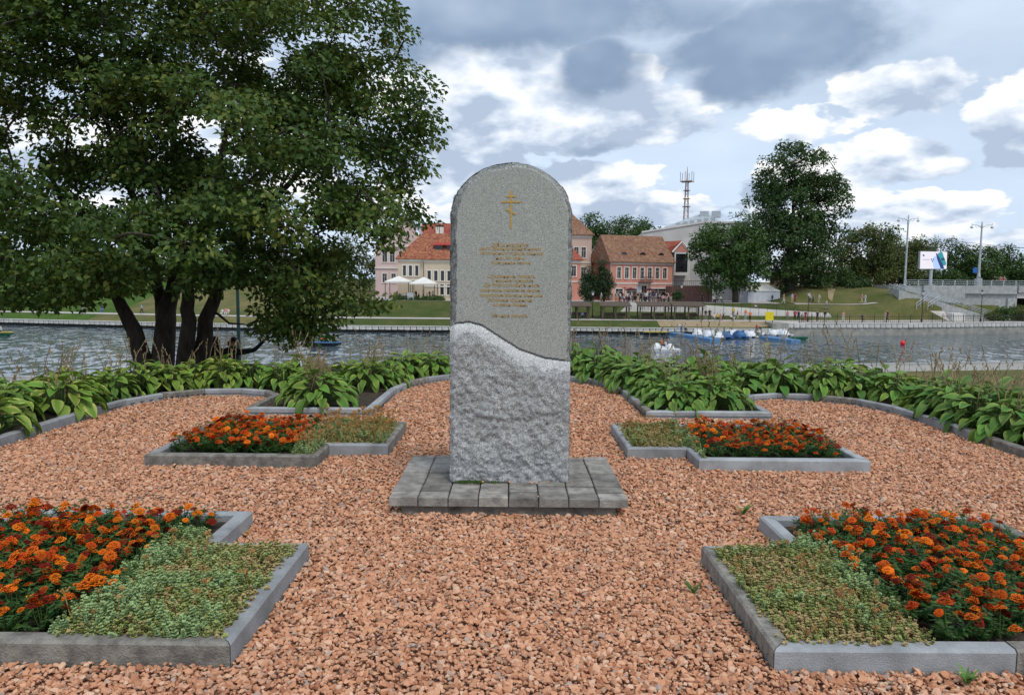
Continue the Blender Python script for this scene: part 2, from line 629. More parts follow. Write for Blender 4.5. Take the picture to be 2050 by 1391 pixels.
# ------------------------------------------------------------------ quay walls of the far bank
def quay(x0, x1, ztop, hb, label, lower):
    root = thing('quay_wall', label, 'quay wall', (x0, yq(x0), WATER_Z))
    L = []
    x = x0
    while x < x1:
        L.append((x, yq(x)))
        y0 = yq(x)
        dx = .92 / math.hypot(1, (yq(x + 1) - y0))
        x += dx
    meb = MB()
    bm_w, bm_d = .82, .28
    c = .05
    meb.add([(c, -bm_d, -hb), (bm_w - c, -bm_d, -hb), (bm_w, -bm_d, -hb + c), (bm_w, -bm_d, 0), (0, -bm_d, 0), (0, -bm_d, -hb + c),
             (c, .1, -hb), (bm_w - c, .1, -hb), (bm_w, .1, -hb + c), (bm_w, .1, 0), (0, .1, 0), (0, .1, -hb + c)],
            [(0, 1, 2, 3, 4, 5), (11, 10, 9, 8, 7, 6), (0, 6, 7, 1), (1, 7, 8, 2), (2, 8, 9, 3), (3, 9, 10, 4), (4, 10, 11, 5), (5, 11, 6, 0)])
    me = meb.mesh('quay_block', [M_BLOCK])
    for (xa, ya) in L:
        o = link('block', me, root)
        slope = math.atan2(yq(xa + 1) - ya, 1)
        o.location = Vector((xa, ya, ztop + random.uniform(-.02, .02))) - Vector(root.location)
        o.rotation_euler = (0, 0, slope)
    cop, low = MB(), MB()
    n = int((x1 - x0) / 3) + 1
    xs_ = np.linspace(x0, x1, n)
    for a, b_ in zip(xs_[:-1], xs_[1:]):
        for m_, o0, o1, z0, z1 in ((cop, -.34, .5, ztop + .025, ztop + .09), (low, lower[0], .3, -7.2, ztop - .03)):
            pa, pb = yq(a), yq(b_)
            m_.add([(a, pa + o0, z0), (b_, pb + o0, z0), (b_, pb + o1, z0), (a, pa + o1, z0), (a, pa + o0, z1), (b_, pb + o0, z1), (b_, pb + o1, z1), (a, pa + o1, z1)],
                   [(3, 2, 1, 0), (4, 5, 6, 7), (0, 1, 5, 4), (2, 3, 7, 6), (1, 2, 6, 5), (3, 0, 4, 7)])
    cop.build('coping', M_CONCW, root)
    low.build('lower_wall', lower[1], root)


quay(-112, 38.5, -5.33, .46, 'low white block quay with dark gap along the far river bank', (.16, M_DARKW))
quay(40.5, 100, -4.5, .58, 'taller two tier concrete quay below the railing on the right', (-.16, mat('quay_lower', (.36, .35, .31), .85, scale=1, col2=(.22, .22, .2), bump=.2, bscale=3)))
# corner where the two quays meet
mb = MB().box(38.3, 40.6, yq(39.5) - .3, yq(39.5) + 4.2, -7.2, -4.42)
tag(mb.build('quay_corner', MATS['quay_lower']), 'square concrete corner block between the low and the tall quay', 'quay')

# ================================================================== GARDEN
GX = -.03
half = [(4.76, .6), (4.76, 8.4), (4.72, 9.0), (4.52, 9.55), (4.12, 9.9), (3.65, 9.96), (3.28, 9.8), (3.07, 9.5), (3.07, 8.52), (1.60, 8.52), (1.57, 10.2), (1.47, 10.8),
        (1.25, 11.3), (.9, 11.66), (.45, 11.87), (0, 11.93)]
border = [(-x + GX, y) for x, y in half] + [(x + GX, y) for x, y in half[::-1][1:]]
gravel_poly = border
BED = {}
nearb = [(1.12, 2.92), (1.12, 4.10), (1.64, 4.10), (1.64, 4.67), (3.15, 4.67), (3.15, 2.92)]
farb = [(1.08, 6.58), (1.08, 7.70), (3.08, 7.70), (3.08, 6.15), (1.62, 6.15), (1.62, 6.58)]
BED['near left'] = [(-x + GX, y) for x, y in nearb]
BED['near right'] = [(x + GX, y) for x, y in nearb]
BED['far left'] = [(-x + GX, y) for x, y in farb]
BED['far right'] = [(x + GX, y) for x, y in farb]
PLINTH = (-.83, .80, 4.89, 6.10)


def in_poly(px, py, poly):
    px, py = np.asarray(px), np.asarray(py)
    inside = np.zeros(px.shape, bool)
    n = len(poly)
    for i in range(n):
        x1, y1 = poly[i]
        x2, y2 = poly[(i + 1) % n]
        cond = ((y1 > py) != (y2 > py))
        xi = (x2 - x1) * (py - y1) / ((y2 - y1) if y2 != y1 else 1e-9) + x1
        inside ^= cond & (px < xi)
    return inside


def poly_dist(px, py, poly, closed=True):
    px, py = np.asarray(px, float), np.asarray(py, float)
    d = np.full(px.shape, 1e9)
    n = len(poly)
    for i in range(n if closed else n - 1):
        x1, y1 = poly[i]
        x2, y2 = poly[(i + 1) % n]
        ex, ey = x2 - x1, y2 - y1
        t = np.clip(((px - x1) * ex + (py - y1) * ey) / (ex * ex + ey * ey), 0, 1)
        d = np.minimum(d, np.hypot(px - x1 - t * ex, py - y1 - t * ey))
    return d


M_KERB = mat('kerb_concrete', (.35, .37, .385), .88, scale=5, col2=(.20, .21, .215), objvar=.16, bump=.35, bscale=120, detail=9, contrast=(.30, .62))
M_KERBO = mat('kerb_weathered', (.30, .285, .25), .95, scale=14, col2=(.14, .13, .115), objvar=.15, bump=.6, bscale=90)


def signed_area(p):
    return sum(p[i][0] * p[(i + 1) % len(p)][1] - p[(i + 1) % len(p)][0] * p[i][1] for i in range(len(p))) / 2


def kerbs(root, poly, closed, w=.085, ztop=.10, maxlen=1.0, side=1):
    """kerb stones laid along a line, mitred at the corners; side: offset to the left (+1) or right (-1) of travel"""
    n = len(poly)
    P = [Vector(p) for p in poly]
    segs = [(i, (i + 1) % n) for i in range(n if closed else n - 1)]

    def nrm(i, j):
        d = (P[j] - P[i]).normalized()
        return Vector((-d.y, d.x)) * side
    off = []
    for i in range(n):
        if closed or 0 < i < n - 1:
            n1, n2 = nrm((i - 1) % n, i), nrm(i, (i + 1) % n)
            m_ = (n1 + n2).normalized()
            off.append(P[i] + m_ * (w / max(.35, m_.dot(n1))))
        else:
            nn = nrm(i, i + 1) if i == 0 else nrm(i - 1, i)
            off.append(P[i] + nn * w)
    for i, j in segs:
        L = (P[j] - P[i]).length
        k = max(1, round(L / maxlen))
        cuts = [0] + [(q + random.uniform(-.12, .12)) / k for q in range(1, k)] + [1]
        for q in range(k):
            g0, g1 = cuts[q] + .003 / L, cuts[q + 1] - .003 / L
            a, b_ = P[i].lerp(P[j], g0), P[i].lerp(P[j], g1)
            c_, d = off[i].lerp(off[j], g1), off[i].lerp(off[j], g0)
            zt = ztop + random.uniform(-.004, .004)
            tl = random.uniform(-.004, .004)
            ch = .012
            ai, bi = a.lerp(d, ch / w), b_.lerp(c_, ch / w)
            ao, bo = d.lerp(a, ch * .6 / w), c_.lerp(b_, ch * .6 / w)
            z0 = -.06
            vs = [(a.x, a.y, z0), (b_.x, b_.y, z0), (c_.x, c_.y, z0), (d.x, d.y, z0),
                  (a.x, a.y, zt - ch), (b_.x, b_.y, zt - ch + tl), (bi.x, bi.y, zt + tl), (ai.x, ai.y, zt),
                  (ao.x, ao.y, zt), (bo.x, bo.y, zt + tl), (c_.x, c_.y, zt - ch * .6 + tl), (d.x, d.y, zt - ch * .6)]
            fs = [(0, 1, 5, 4), (4, 5, 6, 7), (7, 6, 9, 8), (8, 9, 10, 11), (11, 10, 2, 3), (0, 4, 7, 8, 11, 3), (1, 2, 10, 9, 6, 5), (3, 2, 1, 0)]
            if side < 0:
                fs = [f[::-1] for f in fs]
            mb = MB().add(vs, fs)
            mb.build('kerb_stone', M_KERBO if random.random() < .28 else M_KERB, root)


edging = thing('garden_edging', 'scalloped grey concrete kerb around the pink gravel court', 'edging', (0, 8.5, 0))
kerbs(edging, border, False, side=1, ztop=.09)
hosta_soil = MB()
hosta_soil.add([(-6.4, .6, .012), (6.4, .6, .012), (6.4, 12.95, .012), (-6.4, 12.95, .012)], [(0, 1, 2, 3)])
# soil ring outside the court (court polygon cut out as a fan of strips)
mb = MB()
bx = sorted(set([round(p[0], 3) for p in border] + [-6.3, 6.3]))
top = [p for p in border]


def y_border(x):
    """outermost y of the court at x (court is y-monotone apart from the peninsulas)"""
    ys = []
    for (x1, y1), (x2, y2) in zip(border[:-1], border[1:]):
        if min(x1, x2) - 1e-6 <= x <= max(x1, x2) + 1e-6 and abs(x2 - x1) > .02:
            ys.append(y1 + (y2 - y1) * (x - x1) / (x2 - x1))
    return max(ys) if ys else .6


step_x = np.linspace(-6.3, 6.3, 253)
for a, b_ in zip(step_x[:-1], step_x[1:]):
    m_ = (a + b_) / 2
    y0 = y_border(m_) if abs(m_ - GX) < 4.76 else .6
    mb.add([(a, y0 - .01, .035), (b_, y0 - .01, .035), (b_, 12.9, .035), (a, 12.9, .035)], [(0, 1, 2, 3)])
tag(mb.build('planting_soil', M_EARTH), kind='structure')

# the four flower beds: kerb stones + soil
bed_roots = {}
for nm, poly in BED.items():
    cx_, cy_ = np.mean([p[0] for p in poly]), np.mean([p[1] for p in poly])
    lab = {'near left': 'stepped kerbed flower bed at the lower left with marigolds and sedum', 'near right': 'stepped kerbed flower bed at the lower right with marigolds and sedum',
           'far left': 'stepped kerbed flower bed left of the stone plinth, behind the near one', 'far right': 'stepped kerbed flower bed right of the stone plinth, behind the near one'}[nm]
    root = thing('flower_bed', lab, 'flower bed', (cx_, cy_, 0), 'kerbed flower beds')
    bed_roots[nm] = root
    kerbs(root, poly, True, side=1 if signed_area(poly) > 0 else -1)
    mb = MB()
    vs = [(x, y, .055) for x, y in poly]
    # split the L shape in two rectangles
    xsb = sorted(set(p[0] for p in poly)); ysb = sorted(set(p[1] for p in poly))
    for i in range(len(xsb) - 1):
        for j in range(len(ysb) - 1):
            mx, my = (xsb[i] + xsb[i + 1]) / 2, (ysb[j] + ysb[j + 1]) / 2
            if in_poly(np.array([mx]), np.array([my]), poly)[0]:
                mb.add([(xsb[i], ysb[j], .05), (xsb[i + 1], ysb[j], .05), (xsb[i + 1], ysb[j + 1], .05), (xsb[i], ysb[j + 1], .05)], [(0, 1, 2, 3)])
    # pull the soil in under the kerb
    mb.v = [(cx_ + (x - cx_) * .985, cy_ + (y - cy_) * .985, z) for x, y, z in mb.v]
    mb.build('soil', M_EARTH, root)

# gravel: one plane below, tens of thousands of real stones on it
M_GRB = mat('gravel_base', (.34, .16, .10), .95, scale=50, col2=(.10, .05, .035), bump=1, bscale=70, contrast=(.3, .7))
mb = MB()
for a, b_ in zip(step_x[:-1], step_x[1:]):
    m_ = (a + b_) / 2
    if abs(m_ - GX) > 4.75:
        continue
    pen = 1.60 < abs(m_ - GX) < 3.07
    y1 = 8.53 if pen else y_border(m_)
    mb.add([(a, .4, -.012), (b_, .4, -.012), (b_, y1 + .02, -.012), (a, y1 + .02, -.012)], [(0, 1, 2, 3)])
tag(mb.build('gravel_court', M_GRB), kind='structure')


def rock_mat():
    m = bpy.data.materials.new('gravel_stone')
    m.use_nodes = True
    g = NG(m.node_tree)
    b = g.n['Principled BSDF']
    rnd = g.new('ShaderNodeObjectInfo').outputs['Random']
    c = g.ramp(rnd, [(0, (.28, .11, .06)), (.12, (.44, .19, .10)), (.28, (.58, .285, .16)), (.46, (.66, .375, .235)), (.58, (.50, .22, .115)), (.74, (.62, .315, .185)), (.87, (.70, .49, .35)), (.945, (.30, .17, .115)), (1, (.40, .35, .31))])
    tc = g.new('ShaderNodeTexCoord').outputs['Object']
    c = g.mix(g.mrange(g.noise(tc, 2.2, 4, .6), .3, .7, 0, .28), c, (.60, .36, .22))
    loc = g.new('ShaderNodeObjectInfo').outputs['Location']
    c = g.mix(g.mrange(g.noise(loc, 1.3, 4, .6), .40, .72, 0, .30), c, (.40, .22, .14))
    g.put(b.inputs['Base Color'], c)
    b.inputs['Roughness'].default_value = .9
    b.inputs['Specular IOR Level'].default_value = .2
    return m


M_ROCK = rock_mat()


def proto_collection(name, meshes):
    col = bpy.data.collections.new(name)
    for i, me in enumerate(meshes):
        o = bpy.data.objects.new('%s_%02d' % (name, i), me)
        col.objects.link(o)
    return col


def scatter(name, pts, rot, scl, idx, col, parent=None):
    """one object: real instanced geometry on given points"""
    me = bpy.data.meshes.new(name)
    me.vertices.add(len(pts))
    me.vertices.foreach_set('co', np.asarray(pts, np.float32).ravel())
    for nm, typ, dat in (('rot', 'FLOAT_VECTOR', rot), ('scl', 'FLOAT_VECTOR', scl)):
        at_ = me.attributes.new(nm, typ, 'POINT')
        at_.data.foreach_set('vector', np.asarray(dat, np.float32).ravel())
    at_ = me.attributes.new('idx', 'INT', 'POINT')
    at_.data.foreach_set('value', np.asarray(idx, np.int32))
    me.update()
    o = link(name, me, parent)
    t = bpy.data.node_groups.new(name + '_nodes', 'GeometryNodeTree')
    t.interface.new_socket('Geometry', in_out='INPUT', socket_type='NodeSocketGeometry')
    t.interface.new_socket('Geometry', in_out='OUTPUT', socket_type='NodeSocketGeometry')
    gi, go = t.nodes.new('NodeGroupInput'), t.nodes.new('NodeGroupOutput')
    iop = t.nodes.new('GeometryNodeInstanceOnPoints')
    ci = t.nodes.new('GeometryNodeCollectionInfo')
    ci.inputs['Collection'].default_value = col
    ci.inputs['Separate Children'].default_value = True
    ci.inputs['Reset Children'].default_value = True
    iop.inputs['Pick Instance'].default_value = True
    t.links.new(gi.outputs[0], iop.inputs['Points'])
    t.links.new(ci.outputs[0], iop.inputs['Instance'])
    for nm, typ, sock in (('rot', 'FLOAT_VECTOR', 'Rotation'), ('scl', 'FLOAT_VECTOR', 'Scale'), ('idx', 'INT', 'Instance Index')):
        na = t.nodes.new('GeometryNodeInputNamedAttribute')
        na.data_type = typ
        na.inputs['Name'].default_value = nm
        t.links.new([q for q in na.outputs if q.enabled][0], iop.inputs[sock])
    t.links.new(iop.outputs[0], go.inputs[0])
    md = o.modifiers.new('scatter', 'NODES')
    md.node_group = t
    return o


def hull_rock(seed, npt=15):
    r = random.Random(seed)
    bm = bmesh.new()
    for _ in range(npt):
        v = Vector((r.gauss(0, 1), r.gauss(0, 1), r.gauss(0, 1))).normalized() * r.uniform(.8, 1.1)
        bm.verts.new((v.x * 1.0, v.y * .74, v.z * .58))
    bmesh.ops.convex_hull(bm, input=bm.verts)
    for v in [v for v in bm.verts if not v.link_faces]:
        bm.verts.remove(v)
    me = bpy.data.meshes.new('rock')
    bm.to_mesh(me)
    bm.free()
    me.materials.append(M_ROCK)
    return me


rocks = proto_collection('rock', [hull_rock(i) for i in range(9)])


def gravel_points():
    out = []
    for y0, y1, sp, sz in ((2.1, 4.6, .0165, 1.0), (4.6, 7.2, .0205, 1.06), (7.2, 12.0, .028, 1.25)):
        xm = min(4.75, y1 * .78 + .5)
        nx, ny = int(2 * xm / sp), int((y1 - y0) / sp)
        X, Y = np.meshgrid(np.linspace(-xm, xm, nx), np.linspace(y0, y1, ny))
        X = (X + rng.uniform(-.6, .6, X.shape) * sp).ravel()
        Y = (Y + rng.uniform(-.6, .6, Y.shape) * sp).ravel()
        k = np.abs(X) < Y * .74 + .6
        out.append(np.stack([X[k], Y[k], np.full(k.sum(), sz)], -1))
    P = np.concatenate(out)
    X, Y = P[:, 0], P[:, 1]
    ok = in_poly(X, Y, gravel_poly)
    for poly in BED.values():
        ok &= ~in_poly(X, Y, poly) & (poly_dist(X, Y, poly) > .004)
    ok &= ~((X > PLINTH[0] + .09) & (X < PLINTH[1] - .09) & (Y > PLINTH[2] + .09) & (Y < PLINTH[3] - .09))
    return P[ok]


gp = gravel_points()
n = len(gp)
dk = np.full(n, 9.)
for poly in list(BED.values()):
    dk = np.minimum(dk, poly_dist(gp[:, 0], gp[:, 1], poly))
sz = gp[:, 2] * np.clip(rng.lognormal(-.05, .38, n), .45, 2.0) * .0130
z = rng.uniform(-.009, .009, n) + .01 * np.exp(-dk / .05) * rng.uniform(0, 1, n) + .006 * np.sin(gp[:, 0] * 4.1) * np.sin(gp[:, 1] * 3.3)
rot = np.stack([rng.normal(0, .33, n), rng.normal(0, .33, n), rng.uniform(0, 6.28, n)], -1)
o = scatter('gravel', np.stack([gp[:, 0], gp[:, 1], z], -1), rot, np.stack([sz * rng.uniform(.8, 1.25, n), sz * rng.uniform(.8, 1.2, n), sz * rng.uniform(.8, 1.3, n)], -1), rng.integers(0, 9, n), rocks)
tag(o, 'pinkish orange crushed stone gravel covering the court', 'gravel', kind='stuff')
print('gravel', n)
# ================================================================== MONUMENT
def granite(name, c1, c2, dark, scale=260., bump=.1, bs=200, rough=.6, blot=None):
    m = bpy.data.materials.new(name)
    m.use_nodes = True
    g = NG(m.node_tree)
    b = g.n['Principled BSDF']
    tc = g.new('ShaderNodeTexCoord').outputs['Object']
    vo = g.new('ShaderNodeTexVoronoi')
    g.put(vo.inputs['Vector'], tc)
    vo.inputs['Scale'].default_value = scale
    cell = g.new('ShaderNodeSeparateColor')
    g.put(cell.inputs[0], vo.outputs['Color'])
    c = g.ramp(cell.outputs[0], [(0, dark), (.16, dark), (.22, c2), (.6, c1), (.86, c1), (.93, tuple(min(1, x * 1.7) for x in c1))], 'LINEAR')
    big = g.noise(tc, 3.5, 6, .65)
    c = g.mix(g.mrange(big, .3, .7, 0, .35), c, c2)
    if blot:
        bl = g.noise(g.mapping(tc, (1, 1, 1)), 16, 8, .72)
        c = g.mix(g.mrange(bl, .50, .62, 0, .8), c, blot)
    g.put(b.inputs['Base Color'], c)
    b.inputs['Roughness'].default_value = rough
    bn = g.new('ShaderNodeBump')
    bn.inputs['Strength'].default_value = bump
    bn.inputs['Distance'].default_value = .01
    g.put(bn.inputs['Height'], g.noise(tc, bs, 6, .65))
    g.put(b.inputs['Normal'], bn.outputs[0])
    return m


M_GPOL = granite('granite_polished', (.385, .40, .365), (.27, .285, .26), (.09, .095, .09), 420, .08, 300, .55)
M_GROUGH = granite('granite_rough', (.46, .47, .465), (.32, .33, .33), (.06, .065, .065), 240, 1.0, 90, .9, (.26, .27, .27))
M_GEDGE = granite('granite_edge', (.34, .35, .33), (.20, .21, .20), (.05, .05, .05), 200, .9, 70, .9, (.07, .075, .07))
M_GGROOVE = mat('granite_groove', (.17, .175, .17), .9, scale=60, col2=(.10, .105, .10))
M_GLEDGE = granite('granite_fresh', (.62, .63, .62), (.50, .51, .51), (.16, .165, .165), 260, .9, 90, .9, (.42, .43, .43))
M_GOLD = mat('gilding', (.62, .40, .11), .38, scale=200, col2=(.42, .25, .06), metal=.55, spec=.5)
M_SLAB = mat('plinth_slab', (.33, .315, .28), .95, scale=11, col2=(.16, .152, .138), objvar=.30, bump=.5, bscale=90)
M_SLABW = mat('plinth_base', (.24, .222, .19), .95, scale=8, col2=(.08, .075, .065), bump=.6, bscale=60)

SX, SY, SZ = -.012, 5.335, .13
monument = thing('memorial_stone', 'upright arched grey granite memorial stone with gold cross and inscription', 'monument', (SX, SY + .15, 0))
HW, ZARCH, ZTOP = .436, 1.90, 2.30      # half width, spring of the arch, height above plinth
wave_px = [(898, 653), (912, 647), (938, 644), (965, 651), (1000, 674), (1040, 699), (1090, 716), (1135, 722), (1150, 722)]
wv = [at(x, y, SY) for x, y in wave_px]
wx, wz = [p.x - SX for p in wv], [p.z - SZ for p in wv]


def halfw(z):
    if z <= ZARCH:
        return HW
    t = min(1., (z - ZARCH) / (ZTOP - ZARCH))
    return HW * math.sqrt(max(0., 1 - t ** 2.05))


def fbm(x, y, z, o_=4):
    return mnoise.fractal(Vector((x, y, z)), .9, 2.1, o_)


def front(x, z, hw):
    """relief of the front towards the viewer (negative y), and its finish: 0 dressed, 1 rough, 2 groove, 3 edge"""
    zc = float(np.interp(x, wx, wz))
    dz = zc - z
    if z > ZARCH:                                    # distance to the outline
        r = math.hypot(x / HW, (z - ZARCH) / (ZTOP - ZARCH))
        de = (1 - r) * .40
    else:
        de = HW - abs(x)
    wedge = .030 + .012 * (x < 0) + .008 * fbm(x * 9, 3, z * 9)
    if dz > 0:
        ramp = min(1., max(0., (dz - .011) / .13))
        pro = .055 * (ramp ** .6)
        amp = .003 + .015 * min(1, dz / .40)
        n_ = fbm(x * 6 + 3, 1.3, z * 5, 5) * amp * 1.1 + fbm(x * 18 + z * 14, 5.1, z * 17 - x * 13, 5) * amp * .75
        mi_ = 1
        if dz < .011:
            pro, n_, mi_ = -.010, 0, 2
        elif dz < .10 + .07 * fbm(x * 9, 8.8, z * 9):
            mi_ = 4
        if de < .03:
            pro -= (.03 - de) * 1.1
        return -(pro + n_), mi_
    y = 0.
    mi_ = 0
    if de < wedge:
        y = (wedge - de) * 1.5 + .006 * fbm(x * 30, 2, z * 30)
        mi_ = 3
    elif dz > -.003:
        mi_ = 2
    return y, mi_


NU, NV = 132, 330
zs = []
for j in range(NV + 1):
    t = j / NV
    zs.append(t * ZTOP if t < .78 else None)
k0 = sum(z is not None for z in zs)
zk = zs[k0 - 1]
m_ = NV + 1 - k0
for q in range(m_):
    zs[k0 + q] = zk + (ZTOP - zk) * math.sin((q + 1) / m_ * math.pi / 2)
stele = MB()
V, idx = [], []
for j, z in enumerate(zs):
    hw = halfw(z)
    wob = .005 * fbm(1, 7, z * 4) + (.004 * fbm(4, 1, z * 14))
    for i in range(NU + 1):
        u = -1 + 2 * i / NU
        u = math.copysign(abs(u) ** .92, u)
        x = u * max(hw, .002)
        y, mi_ = front(x, z, hw)
        edge = max(0, abs(u) - .9) / .1
        V.append((SX + x + edge * wob * (1 if x > 0 else -.6), SY + y, SZ + z))
        idx.append(mi_)
Fs, FM = [], []
W = NU + 1
for j in range(len(zs) - 1):
    for i in range(NU):
        a = j * W + i
        Fs.append((a, a + 1, a + W + 1, a + W))
        FM.append(max(idx[a], idx[a + W + 1]) if 2 in (idx[a], idx[a + W + 1]) else idx[a])
# sides and back
ring = [j * W for j in range(len(zs))] + [(len(zs) - 1) * W + i for i in range(1, NU)] + [j * W + NU for j in range(len(zs) - 1, -1, -1)]
k0 = len(V)
layers = 5
T = .30
for l in range(1, layers + 1):
    for r_ in ring:
        x, y, z = V[r_]
        sgn = 1 if x > SX else -1
        bulge = .010 * math.sin(math.pi * l / (layers + .6)) + .010 * fbm(x * 11, l * .9, z * 13)
        tz = (z - SZ) / ZTOP
        V.append((x + sgn * bulge * (tz < .93), SY + T * l / layers if l else y, z + bulge * (.9 if tz > .82 else 0)))
nr = len(ring)
for l in range(layers):
    for q in range(nr - 1):
        a, b_ = (ring[q], ring[q + 1]) if l == 0 else (k0 + (l - 1) * nr + q, k0 + (l - 1) * nr + q + 1)
        c_, d = k0 + l * nr + q + 1, k0 + l * nr + q
        Fs.append((b_, a, d, c_))
        FM.append(3)
Fs.append(tuple(k0 + (layers - 1) * nr + q for q in range(nr)))
FM.append(1)
stele.v, stele.f, stele.mi = V, Fs, FM
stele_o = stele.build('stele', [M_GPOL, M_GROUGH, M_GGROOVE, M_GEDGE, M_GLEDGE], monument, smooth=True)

# gilded cross
def on_face(px, py):
    return at(px, py, SY)


cr = MB()


def bar(p, q, w, d0=-.0035, d1=.004):
    p, q = on_face(*p), on_face(*q)
    t = (q - p).normalized()
    nn = Vector((-t.z, 0, t.x)) * w
    vs = [p + nn, q + nn, q - nn, p - nn]
    k = [Vector((v.x, SY + d0, v.z)) for v in vs] + [Vector((v.x, SY + d1, v.z)) for v in vs]
    cr.add(k, [(0, 1, 2, 3), (7, 6, 5, 4), (0, 4, 5, 1), (1, 5, 6, 2), (2, 6, 7, 3), (3, 7, 4, 0)])


bar((1023, 382), (1022.5, 458), .0062)
bar((1012.5, 393.5), (1033.5, 393.5), .005, -.0042)
bar((1003, 404.5), (1043, 404.5), .0055, -.0042)
bar((1013, 418.5), (1033, 430), .0055, -.0042)
cr.build('cross', M_GOLD, stele_o)
lines = [('Здѣсь находится', 985, 1058, 490, 11), ('мѣсто Замчища хранитъ начало', 960, 1084, 498, 9.5), ('лѣтописнаго города Минска', 960, 1088, 507, 9.5),
         ('на XI вѣк', 992, 1051, 516.5, 9.5), ('Крещеная земля', 985, 1062, 526, 9.5),
         ('Сохранимъ память', 976, 1072, 553, 10.5), ('о нашихъ предкахъ', 985, 1069, 561.5, 9.5), ('Да благословитъ насъ', 968, 1081, 570.5, 10),
         ('молитвами святыхъ въ вѣкахъ', 961, 1082, 581, 9.5), ('покровомъ Матери Минской', 960, 1086, 591, 9.5), ('Божiей Единой', 977, 1065, 600.5, 9.5), ('во вѣки Аминь', 987, 1056, 610, 9.5),
         ('Вѣчная память', 985, 1057, 632, 10)]
for txt, x0, x1, yc, hpx in lines:
    cu = bpy.data.curves.new('inscription', 'FONT')
    cu.body = txt
    cu.align_x = 'CENTER'
    cu.size = 1
    cu.extrude = .004
    cu.shear = .12
    cu.offset = .006
    tmp = bpy.data.objects.new('inscription', cu)
    C.objects.link(tmp)
    bpy.context.view_layer.update()
    me = bpy.data.meshes.new_from_object(tmp.evaluated_get(bpy.context.evaluated_depsgraph_get()))
    bpy.data.objects.remove(tmp)
    if len(me.vertices) < 8:
        continue
    co = np.empty(len(me.vertices) * 3, np.float32)
    me.vertices.foreach_get('co', co)
    co = co.reshape(-1, 3)
    mnx, mxx = co[:, 0].min(), co[:, 0].max()
    p0, p1 = on_face(x0, yc), on_face(x1, yc)
    sx = (p1.x - p0.x) / (mxx - mnx)
    sy = hpx / FPX * SY / 1.0 * .98
    new = np.stack([p0.x + (co[:, 0] - mnx) * sx, np.where(co[:, 2] > 0, -.0022, .002) + SY, (p0.z + p1.z) / 2 + (co[:, 1] - .35) * sy], -1)
    wl = WLOC[monument.name]
    new -= np.array([wl.x, wl.y, wl.z])
    me.vertices.foreach_set('co', new.astype(np.float32).ravel())
    me.materials.clear()
    me.materials.append(M_GOLD)
    me.update()
    link('inscription_line', me, stele_o)

# plinth of slabs on an inset base
plinth = MB().box(-.745, .715, 4.925, 6.02, -.05, .062).build('plinth', M_SLABW, monument)
xs_t = [PLINTH[0], -.63, -.425, -.22, -.015, .19, .395, .60, PLINTH[1]]
ys_t = [PLINTH[2], 5.05, 5.20, 5.55, 5.82, PLINTH[3]]
for j in range(len(ys_t) - 1):
    for i in range(len(xs_t) - 1):
        if 2 <= j <= 3 and 2 <= i <= 5 and ys_t[j] > 5.4 and ys_t[j + 1] < 5.6:
            continue
        gq = .004
        x0, x1, y0, y1 = xs_t[i] + gq, xs_t[i + 1] - gq, ys_t[j] + .008, ys_t[j + 1] - .008
        zt = .127 + random.uniform(-.006, .006)
        zb = .066
        ch = .006
        t1, t2 = random.uniform(-.003, .003), random.uniform(-.003, .003)
        vs = [(x0, y0, zb), (x1, y0, zb), (x1, y1, zb), (x0, y1, zb), (x0, y0, zt - ch), (x1, y0, zt - ch), (x1, y1, zt - ch), (x0, y1, zt - ch),
              (x0 + ch, y0 + ch, zt + t1), (x1 - ch, y0 + ch, zt + t2), (x1 - ch, y1 - ch, zt + t2), (x0 + ch, y1 - ch, zt + t1)]
        MB().add(vs, [(3, 2, 1, 0), (0, 1, 5, 4), (1, 2, 6, 5), (2, 3, 7, 6), (3, 0, 4, 7), (4, 5, 9, 8), (5, 6, 10, 9), (6, 7, 11, 10), (7, 4, 8, 11), (8, 9, 10, 11)]).build('paving_slab', M_SLAB, plinth)
MB().box(PLINTH[0] + .012, PLINTH[1] - .012, PLINTH[2] + .012, PLINTH[3] - .012, .068, .100).build('mortar_bed', mat('dark_joint', (.05, .047, .04), .95), plinth)
for (px, py, s_) in ((967, 959, .018), (1020, 962, .014), (1064, 966, .016), (1098, 963, .017), (1074, 967, .011), (985, 986, .012), (945, 968, .008), (1043, 988, .01), (1077, 993, .009), (1142, 959, .013)):
    p = gnd(px, py, .135)
    o = link('gravel_stone', rocks.objects[random.randrange(9)].data)
    o.location = (p.x, min(p.y, 5.27), .131 + s_ * .35)
    o.scale = (s_,) * 3
    o.rotation_euler = (0, 0, random.uniform(0, 6))
    tag(o, 'loose pink gravel stone lying on the plinth slabs in front of the memorial', 'stone', 'loose stones on the plinth')
# moss along the foot of the stone
mv = []
for cx_, n_ in ((938, 260), (962, 60), (990, 40)):
    for _ in range(n_):
        p = gnd(cx_ + random.gauss(0, 13 if n_ > 100 else 5), 960, .13)
        mv.append((p.x, 5.275 - abs(random.gauss(0, .012)), .127))
blade = MB()
for k in range(3):
    a = k * 2.1
    blade.add([(0, 0, 0), (.25 * math.cos(a), .25 * math.sin(a), .5), (.1 * math.cos(a + .8), .1 * math.sin(a + .8), 1)], [(0, 1, 2)])
M_MOSS = mat('moss', (.09, .17, .025), .9, scale=9, col2=(.04, .09, .012), objvar=.3)
moss_col = proto_collection('moss_tuft', [blade.mesh('moss', [M_MOSS])])
n = len(mv)
o = scatter('moss', mv, np.stack([np.zeros(n), np.zeros(n), rng.uniform(0, 6.3, n)], -1), np.repeat(rng.uniform(.010, .022, n)[:, None], 3, 1), np.zeros(n, int), moss_col)
tag(o, 'green moss growing along the foot of the memorial stone', 'moss', kind='stuff')
